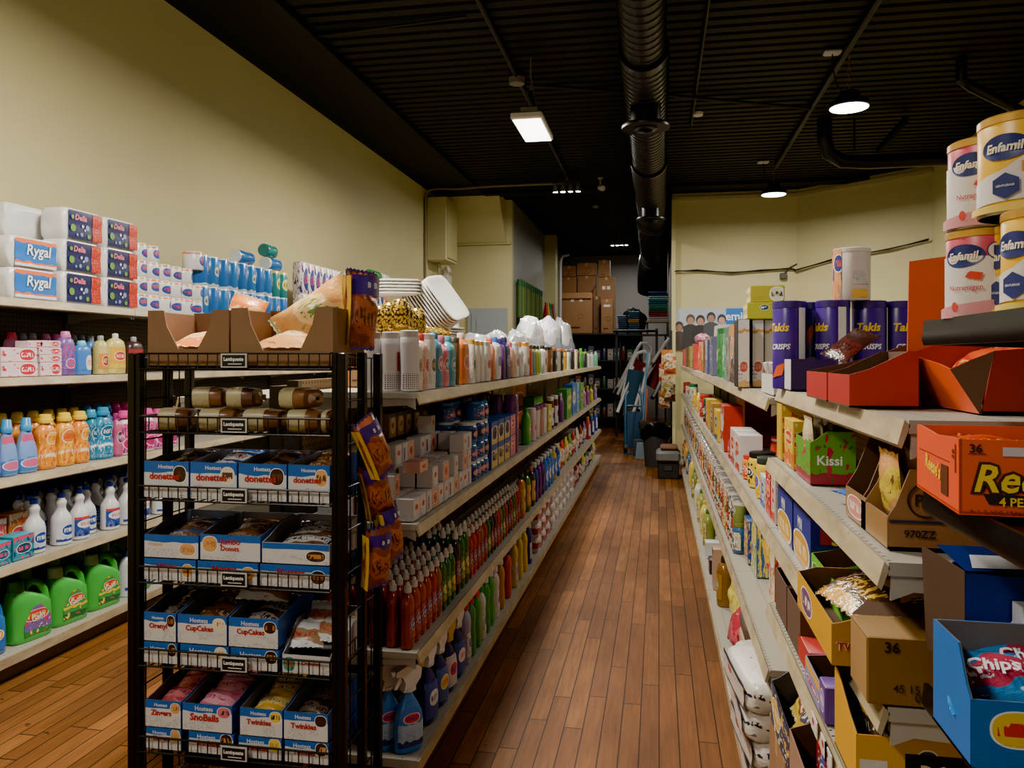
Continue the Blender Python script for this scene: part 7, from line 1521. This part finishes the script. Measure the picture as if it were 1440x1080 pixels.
for i in range(5):
    place(pouch('cookie_bag', .11, .10, .04, CKB, P((60, 140, 206), .15), 60 + i, (('Chips', .5, .5, .5, (226, 226, 232)),) if i < 2 else ()), (.385 + .045 * i, .985 + .022 * (i % 3), z3k + .048 + .006 * (i % 2)), 0, f'shiny blue and red cookie bag in the bright blue tray, {nth(i + 1)} from the aisle', 'cookie bag', rot=(-1.1, .12 * (i % 3 - 1), .2 * (i % 3 - 1)))
# ------------------------------------------------------------------ store room and rear wall
def wp(px, py, Y): X = xpx(Y, px); return X, zpy(X, Y, py)
# poster on the rear wall
Yp = 12.62
x0, zt_ = wp(946, 434, Yp); x1, _ = wp(1052, 434, Yp); zb_ = zpy(x0, Yp, 492)
t = Tpl('poster'); m = t.part('sheet', P((176, 184, 192), .4, 0, .06)); m.box(x0, x1, Yp, Yp + .012, zb_, zt_)
xm = wp(1021, 434, Yp)[0]
m = t.part('blue_panel', P((30, 110, 190), .4)); m.box(xm, x1, Yp - .003, Yp - .001, zpy(xm, Yp, 456), zt_ - .005)
m = t.part('lettering', P((226, 230, 234), .4)); text(m, 'semi', .32, ((xm + x1) / 2 - .08, Yp - .005, zpy(xm, Yp, 445)), off=.02)
for i, (px, py, c, hc) in enumerate(((955, 460, (150, 110, 90), (60, 50, 46)), (971, 450, (170, 126, 104), (90, 70, 56)), (985, 451, (176, 134, 112), (50, 40, 38)), (1000, 447, (160, 120, 100), (40, 44, 44)), (1015, 450, (190, 150, 130), (40, 44, 70)))):
    X, Z = wp(px, py, Yp); k = t.part('printed_coat', P([(70, 56, 50), (50, 48, 46), (44, 42, 42), (70, 72, 76), (196, 190, 190)][i], .5))
    k.add([(X - .13, Yp - .002 - .0004 * i, zb_), (X + .14, Yp - .002 - .0004 * i, zb_), (X + .11, Yp - .002 - .0004 * i, Z - .10), (X, Yp - .002 - .0004 * i, Z - .05), (X - .11, Yp - .002 - .0004 * i, Z - .10)], [(0, 1, 2, 3, 4)])
    for (r, cc, dz, q) in ((.078, hc, .012, 0), (.058, c, -.012, .0006)):
        k = t.part('printed_head', P(cc, .5)); k.add([(X, Yp - .006 - q - .0004 * i, Z + dz)] + [(X + r * .85 * math.cos(a), Yp - .006 - q - .0004 * i, Z + dz + r * math.sin(a)) for a in [2 * PI * j / 20 for j in range(20)]], [(0, j + 1, (j + 1) % 20 + 1) for j in range(20)])
place(t, (0, 0, 0), 0, 'advertising poster of people in dark coats with a blue panel on the rear wall', 'poster')
# rear shelving with cartons on top
YS = 17.0
t = Tpl('store_shelf'); SX0, SX1 = xpx(YS, 786), xpx(YS, 903); BK2 = P((40, 38, 38), .5)
for z in (.25, .85, 1.45, 2.02):
    m = t.part('shelf', BK2); m.box(SX0, SX1, YS, YS + .6, z - .03, z)
for x in (SX0, SX1 - .04):
    for y in (YS, YS + .56): m = t.part('post', BK2); m.box(x, x + .04, y, y + .04, 0, 2.03)
m = t.part('back_sheet', P((26, 25, 25), .7)); m.box(SX0, SX1, YS + .58, YS + .6, 0, 2.0)
place(t, (0, 0, 0), 0, 'dark shelving unit across the store room under the cartons', 'shelving')
Zs = 2.022
def bigbox(p0, p1, pt, pb, Y, lb, c=(150, 108, 70), flaps=False, holes=False, dep_=.4):
    a, b = xpx(Y, p0), xpx(Y, p1); z0_, z1_ = zpy(a, Y, pb), zpy(a, Y, pt)
    place(shipping_box('cardboard_box', b - a - .01, dep_, z1_ - z0_, c, flaps, True, holes), ((a + b) / 2, Y + dep_ / 2, z0_), 0, lb, 'cardboard box')
KB = (146, 104, 66)
rowz = [(789, 833, 412, 465, YS - .1, 'large open-topped cardboard box at the front of the store room pile', (160, 116, 76), True, True)]
bot = zpy(0, YS, 1) * 0
X_ = xpx(YS, 830)
pb = 503 - (Zs - EYE) * F / dep(X_, YS + .1)
bigbox(789, 833, 412, pb, YS + .02, 'large open-topped cardboard box at the front of the store room pile', (158, 114, 74), True, True, .30)
bigbox(845, 862, 421, pb, YS + .02, 'tall cardboard box with two white hand holes, beside the open box', KB, False, True, .26)
bigbox(834, 844, 417, pb, YS + .20, 'narrow dark cardboard box wedged behind the open box', (110, 80, 54), dep_=.2)
bigbox(788, 811, 390, pb, YS + .34, 'cardboard box left of centre in the second layer', KB, dep_=.24)
bigbox(812, 838, 388, pb, YS + .34, 'cardboard box at the centre of the second layer', (140, 98, 62), dep_=.24)
bigbox(840, 865, 390, pb, YS + .34, 'cardboard box with a white tag in the second layer', KB, False, True, dep_=.24)
Xb = xpx(YS + .34, 830)
for (p0, p1, pt, pbb, lb) in ((791, 810, 374, 389.5, 'small dark cardboard box atop the pile, first along'), (811.5, 838, 370, 387.5, 'wide cardboard box atop the pile, second along'), (841, 858, 366, 389.5, 'upright cardboard box topping the pile, third along')):
    bigbox(p0, p1, pt, pbb, YS + .34, lb, KB, dep_=.24)
# folded clothes on a lower ledge with a bracket
Yc = 16.0
t = Tpl('wall_ledge'); cx0, cx1 = xpx(Yc, 866), xpx(Yc, 942); zl = zpy(cx0, Yc, 470)
m = t.part('board', P((60, 50, 42), .5)); m.box(cx0, cx1, Yc, Yc + .5, zl - .03, zl)
for x in (cx0 + .05, cx1 - .1):
    m = t.part('bracket', P((90, 88, 86), .4, .5)); m.prismx([(Yc + .02, zl - .03), (Yc + .5, zl - .03), (Yc + .5, zl - .4), (Yc + .47, zl - .4), (Yc + .44, zl - .1)], x, x + .03)
    m = t.part('leg', P((50, 48, 46), .5)); m.box(x, x + .04, Yc + .46, Yc + .5, 0, zl - .03)
place(t, (0, 0, 0), 0, 'dark ledge on slanted brackets holding folded clothes', 'ledge')
t = Tpl('raised_board'); rx0, rx1 = xpx(Yc, 908), xpx(Yc, 941); zr = zpy(rx0, Yc, 451)
m = t.part('board', P((150, 140, 120), .5)); m.box(rx0, rx1, Yc + .02, Yc + .48, zr - .03, zr)
for x in (rx0 + .01, rx1 - .05): m = t.part('support', P((60, 56, 52), .5)); m.box(x, x + .04, Yc + .1, Yc + .14, zl + .001, zr - .03)
place(t, (0, 0, 0), 0, 'pale raised board carrying the higher pile of clothes', 'shelf board')
JE = [(96, 110, 140), (70, 90, 110), (60, 96, 120), (84, 96, 128), (176, 140, 40), (110, 120, 150)]
for c_, (p0, p1, n, names) in enumerate(((868, 881, 5, 'grey-blue denim'), (883, 899, 6, 'denim'))):
    for i in range(n):
        a, b = xpx(Yc, p0), xpx(Yc, p1); cc = JE[(i + c_) % 4] if not (c_ == 1 and i == 3) else JE[4]
        place(garment('folded_jeans', b - a - .02, .34, .075, P(cc, .85, 0, .25, 14), i), ((a + b) / 2, Yc + .22, zl + .0005 + .0765 * i), 0, f'folded {"mustard" if cc == JE[4] else names} garment, {nth(i + 1)} up in the {["first", "second"][c_]} pile on the ledge', 'folded clothes')
GC = [((150, 150, 150), 'white patterned'), ((150, 30, 36), 'red'), ((40, 90, 76), 'green'), ((60, 120, 110), 'sea green'), ((36, 90, 110), 'teal'), ((120, 150, 150), 'pale blue'), ((30, 36, 90), 'navy')]
for i, (cc, nm_) in enumerate(GC):
    a, b = xpx(Yc, 911), xpx(Yc, 940)
    place(garment('folded_cloth', b - a - .03, .36, .082, P(cc, .85, 0, .25, 14), i + 9), ((a + b) / 2, Yc + .24, zr + .0005 + .083 * i), 0, f'folded {nm_} cloth, {nth(i + 1)} up in the pile on the raised board', 'folded clothes')
place(blob('black_bag', .55, .4, .52, P((14, 14, 15), .5, 0, .2), 7, .22, 2.4), (xpx(17.3, 890), 17.3, Zs), 0, 'black plastic bag bulging on top of the store room shelving', 'bag')
for i, (px, c) in enumerate(((843, (150, 150, 160)), (851, (120, 30, 36)), (858, (170, 170, 176)), (867, (150, 140, 130)))):
    place(garment('loose_cloth', .32, .3, .09, P(c, .8, 0, .3, 12), i), (xpx(16.95, px), 16.80, 1.99 + .0), .3 * (i - 1), ['grey', 'dark red', 'pale grey', 'beige'][i] + ' cloth heaped at the front edge of the store room shelving', 'cloth') if False else None
# small goods on the dark shelving
rr = random.Random(11)
for lv, z in enumerate((.25, .85, 1.45)):
    for i in range(12):
        c = [(60, 70, 90), (120, 60, 50), (60, 90, 70), (110, 100, 110), (70, 66, 64), (140, 130, 120)][rr.randrange(6)]
        x = SX0 + .14 + (SX1 - SX0 - .26) * i / 11
        h = .18 + .14 * rr.random(); cs = ['slate', 'rust', 'green', 'mauve', 'charcoal', 'stone'][[(60, 70, 90), (120, 60, 50), (60, 90, 70), (110, 100, 110), (70, 66, 64), (140, 130, 120)].index(c)]
        place(carton('stock_box', .12, .22, h, P(c, .6, 0, .25), PR(c, (150, 140, 130), (60, 60, 60), i, (.5, .5, .3, .2), [], .4)) if i % 3 else bottle('stock_bottle', .09, .09, h, 'flask', P(c, .4), PL((150, 150, 150))), (x, YS + .13, z + .0005), 0, f'{cs} {"box" if i % 3 else "bottle"}, {nth(i + 1)} along on the {["bottom", "middle", "upper"][lv]} store room shelf', 'box' if i % 3 else 'bottle', small=True)
# hanging folded play yards / strollers
def stroller(px, py, Y, s, c, lb, lean):
    t = Tpl('folded_stroller'); G = P((196, 194, 190), .45, 0, .1); K = P(c, .8, 0, .15)
    for q in (-.16, .16):
        m = t.part('frame_tube', G); m.tube([(q, 0, 0), (q * 1.05, -.06, .35), (q, .02, .72), (q * .9, .1, .98)], .035, 10)
        m = t.part('frame_tube', G); m.tube([(q * .9, -.22, .03), (q * .8, -.02, .5), (q * .7, .06, .86)], .03, 10)
        m = t.part('wheel', P((40, 40, 42), .6)); m.tube([(q - .03, -.1, .06), (q + .03, -.1, .06)], .09, 16)
    m = t.part('handle', G); m.tube([(-.15, .1, .97), (-.12, .16, 1.1), (0, .19, 1.15), (.12, .16, 1.1), (.15, .1, .97)], .032, 10)
    m = t.part('seat_cloth', K); m.grid(lambda u, v: ((u - .5) * .30, -.10 + .08 * math.sin(PI * u) + .06 * v, .15 + .65 * v), 6, 8)
    X, Z = wp(px, py, Y); place(t, (X, Y, Z), 0, lb, 'stroller', rot=(lean[0], lean[1], lean[2]), sc=s)
Ys = 15.0
stroller(874, 558, Ys, .95, (130, 44, 36), 'folded stroller with rust red cloth hung among pale tubes', (.2, .45, .3))
stroller(886, 585, Ys - 1.1, 1.0, (36, 70, 90), 'folded stroller with dark teal cloth hanging in front', (-.1, .12, -.4))
stroller(906, 552, Ys - .55, .95, (110, 40, 36), 'folded stroller with dark red cloth leaning the other way', (.1, .55, .2))
t = Tpl('hanging_rail'); a, b = xpx(Ys, 862), xpx(Ys, 925); m = t.part('bar', BK2); m.tube([(a, Ys + .1, 2.0), (b, Ys + .1, 2.0)], .025, 8)
for x in (a + .05, b - .02): m = t.part('upright', BK2); m.box(x - .025, x + .025, Ys + .3, Ys + .35, 0, 2.05); m.tube([(x, Ys + .32, 2.0), (x, Ys + .1, 2.0)], .02, 8)
place(t, (0, 0, 0), 0, 'dark hanging rail behind the folded strollers', 'rail')
# blue hand truck and step frame standing below
t = Tpl('folding_trolley'); BF = P((30, 72, 98), .4, 0, .1)
for q in (-.17, .17):
    m = t.part('side_rail', BF); m.tube([(q, 0, .05), (q, .06, .65), (q * .9, .14, 1.1), (q * .6, .2, 1.18)], .03, 10)
    m = t.part('wheel', P((30, 30, 32), .5)); m.tube([(q - .03, .05, .10), (q + .03, .05, .10)], .10, 18)
for z in (.3, .6, .9): m = t.part('crossbar', BF); m.tube([(-.17, .03 + z * .09, z), (.17, .03 + z * .09, z)], .022, 8)
m = t.part('toe_plate', BF); m.box(-.2, .2, -.22, .0, .0, .02, 0, .004)
m = t.part('basket_panel', P((26, 58, 84), .5)); m.box(-.15, .15, .0, .02, .1, .8, 0, .005)
X, Z = wp(892, 649, 12.4); place(t, (X, 12.6, 0), .15, 'blue folding trolley standing by the trash bin', 'trolley', sc=.82)
t = Tpl('broom'); m = t.part('handle', P((60, 100, 130), .5)); m.tube([(0, 0, .25), (.12, .2, 1.6)], .016, 8); m = t.part('head', P((50, 60, 70), .6)); m.box(-.14, .14, -.03, .03, .0, .26, 0, .02)
place(t, (xpx(12.3, 903), 12.35, 0), .2, 'broom with a blue handle leaning behind the bin', 'broom')
t = Tpl('dustpan'); m = t.part('handle', P((150, 70, 50), .5)); m.tube([(0, 0, .2), (.02, .1, 1.05)], .014, 8); m = t.part('pan', P((110, 130, 140), .5)); m.prism([(-.13, 0), (.13, 0), (.10, .24), (-.10, .24)], -.04, .0)
place(t, (xpx(11.95, 906), 11.98, 0), -.2, 'upright dustpan with an orange-brown handle near the bin', 'dustpan')
t = Tpl('trash_bin'); m = t.part('bin', P((70, 72, 74), .5, 0, .1)); m.lathe([(0, .145), (.01, .15), (.52, .185), (.54, .19), (.54, .175), (.1, .14)], 24, cap1=False)
m = t.part('liner', P((16, 16, 17), .3, 0, .2)); pts = []
for (z, r) in ((.40, .192), (.47, .205), (.54, .215), (.58, .22), (.60, .20), (.57, .15), (.50, .12)):
    pts.append([(r * (1 + .10 * math.sin(5 * a + z * 20) + .05 * math.sin(11 * a)) * math.cos(a), r * (1 + .10 * math.sin(5 * a + z * 20)) * math.sin(a), z + .03 * math.sin(3 * a)) for a in [2 * PI * j / 30 for j in range(30)]])
m.rings(pts, 0, False, True)
X = xpx(11.2, 922); place(t, (X, 11.2, 0), 0, 'grey trash bin with a black liner at the end of the aisle', 'trash bin')
t = Tpl('storage_crate'); m = t.part('crate', P((36, 34, 34), .5)); m.box(-.13, .13, -.2, .2, 0, .19, 0, .01); m = t.part('lid', P((110, 108, 106), .5)); m.box(-.15, .15, -.22, .22, .20, .34, 0, .03); m = t.part('cloth', P((120, 84, 60), .8)); m.box(-.1, .12, -.15, .15, .345, .40, 0, .02); m = t.part('latch', P((60, 58, 58), .4)); m.box(-.05, .05, -.215, -.2, .1, .16, 0, .004)
place(t, (.12, 10.25, 0), 0, 'black crate with a grey lid on the floor at the end of the grocery shelves', 'crate')
# snacks clipped beside the end of the shelves
for i in range(7):
    cc = [(190, 110, 40), (176, 60, 40), (206, 160, 60), (150, 90, 60), (190, 80, 50), (206, 190, 120), (110, 70, 50)][i]
    place(pouch('snack_bag', .17, .24, .05, FILM(cc, (226, 206, 170), (120, 60, 40), i, .9), P(cc, .3), i), (.12 - .03 * (i % 2) + .04 * (i // 4), 11.55 + .12 * (i % 4), 1.36 - .20 * (i % 4) - .1 * (i // 4)), .2 * (i % 3) - .2, ['orange', 'red', 'golden', 'brown', 'rust', 'cream', 'dark'][i] + ' snack bag hanging on the clip strip past the last grocery bay', 'snack bag')
t = Tpl('clip_strip_stand'); m = t.part('pole', BK2); m.tube([(.18, 11.9, .02), (.18, 11.9, 1.9)], .02, 8); m = t.part('base', BK2); m.lathe([(0, .18), (.02, .17), (.03, .03)], 20, cx=.18, cy=11.9)
for z in (1.62, 1.42, 1.22, 1.02): m = t.part('hook', BK2); m.tube([(.18, 11.9, z), (.15, 11.5, z)], .008, 6)
place(t, (0, 0, 0), 0, 'dark pole stand with hooks holding hanging snack bags', 'stand')
# green slatted goods along the dark passage wall
t0_ = 0
for i in range(10):
    t = Tpl('garden_cane_bundle'); m = t.part('bundle', P((104, 116, 50) if i % 2 else (70, 100, 44), .6, 0, .25)); m.tube([(0, 0, 0), (0, 0, 1.35)], .045, 10)
    m = t.part('band', P((30, 34, 28), .6)); m.tube([(0, 0, .60), (0, 0, .72)], .048, 10); m = t.part('band_top', P((40, 90, 50), .6)); m.tube([(0, 0, 1.24), (0, 0, 1.34)], .048, 10)
    place(t, (-2.26, 13.0 + .26 * i, 1.45), 0, f'upright bundle of green-gold canes on the passage rack, {nth(i + 1)} from the corner', 'cane bundle', 'cane bundles along the passage wall')
for i, (c, nm_) in enumerate((((170, 36, 40), 'red'), ((190, 160, 40), 'yellow'), ((40, 110, 60), 'green'), ((110, 40, 40), 'maroon'), ((150, 120, 100), 'tan'))):
    t = Tpl('furled_umbrella'); m = t.part('canopy', P(c, .7)); m.lathe([(.25, .02), (.35, .06), (.9, .05), (1.15, .015)], 14); m = t.part('handle', P((50, 40, 36), .5)); m.lathe([(0, .02), (.25, .016)], 10)
    place(t, (-2.2 + .02 * i, 15.65 + .17 * i, 1.45), 0, f'{nm_} furled umbrella standing beside the cane bundles', 'umbrella')
t = Tpl('passage_rack'); m = t.part('ledge', BK2); m.box(-2.32, -2.02, 12.85, 16.38, 1.41, 1.449)
for y in (12.9, 14.6, 16.3): m = t.part('leg', BK2); m.box(-2.30, -2.26, y, y + .05, 0, 1.41)
place(t, (0, 0, 0), 0, 'dark raised ledge along the passage wall under the canes', 'ledge')
# ------------------------------------------------------------------ light
def area(name, loc, size, power, colr=(1, .95, .86), rot=(0, 0, 0), sy=None, spread=PI):
    l = bpy.data.lights.new(name, 'AREA'); l.energy = power; l.color = colr; l.size = size; l.spread = spread
    if sy: l.shape = 'RECTANGLE'; l.size_y = sy
    else: l.shape = 'DISK'
    o = bpy.data.objects.new(name, l); col.objects.link(o); o.location = loc; o.rotation_euler = rot; return o
WARM = (1, .93, .80)
area('panel_lamp', (lx, ly, lz - .02), .23, 150, WARM, sy=.66)
area('panel_lamp', (-1.25, 2.75, 3.45), .4, 190, WARM, sy=.9)
area('panel_lamp', (-2.0, -.4, 3.6), .4, 95, WARM, sy=.9)
area('pendant_lamp', (xpx(6.96, 1194), 6.96, 3.54), .29, 60, (1, .95, .85))
area('pendant_lamp', (xpx(10.7, 1088), 10.7, 3.58), .29, 85, (1, .95, .85))
area('pendant_lamp', (2.4, 1.2, 3.6), .4, 30, (1, .95, .85))  # unseen extra lamp out of frame, no pendant modelled for it
area('track_lamp', (xpx(11.0, 797), 11.0, 3.76), .3, 60, (1, .97, .92))
area('store_room_light', (xpx(16.0, 871), 16.0, 3.7), .3, 28, (1, .97, .92))
area('store_room_light', (-.6, 18.4, 3.85), .3, 30, (1, .97, .92))  # added to brighten the back wall; no fixture hangs here
area('front_fill_light', (0, YF + .1, 1.9)  , 4.5, 18, (.85, .92, 1), rot=(PI / 2, 0, 0), sy=2.0)  # added cool fill from behind the camera; no window is built there
w = bpy.data.worlds.new('world'); bpy.context.scene.world = w; w.use_nodes = True
w.node_tree.nodes['Background'].inputs[0].default_value = (.9, .85, .75, 1); w.node_tree.nodes['Background'].inputs[1].default_value = .03
cd = bpy.data.cameras.new('camera'); cd.sensor_width = 36; cd.lens = 36 * F / 1440; cd.shift_y = -37 / 1440; cd.clip_start = .05
cam = bpy.data.objects.new('camera', cd); col.objects.link(cam); cam.location = (0, 0, EYE); cam.rotation_euler = (PI / 2, 0, TH)
sc_ = bpy.context.scene; sc_.camera = cam
sc_.view_settings.view_transform = 'AgX'; sc_.view_settings.look = 'AgX - Punchy'; sc_.view_settings.exposure = 0.68
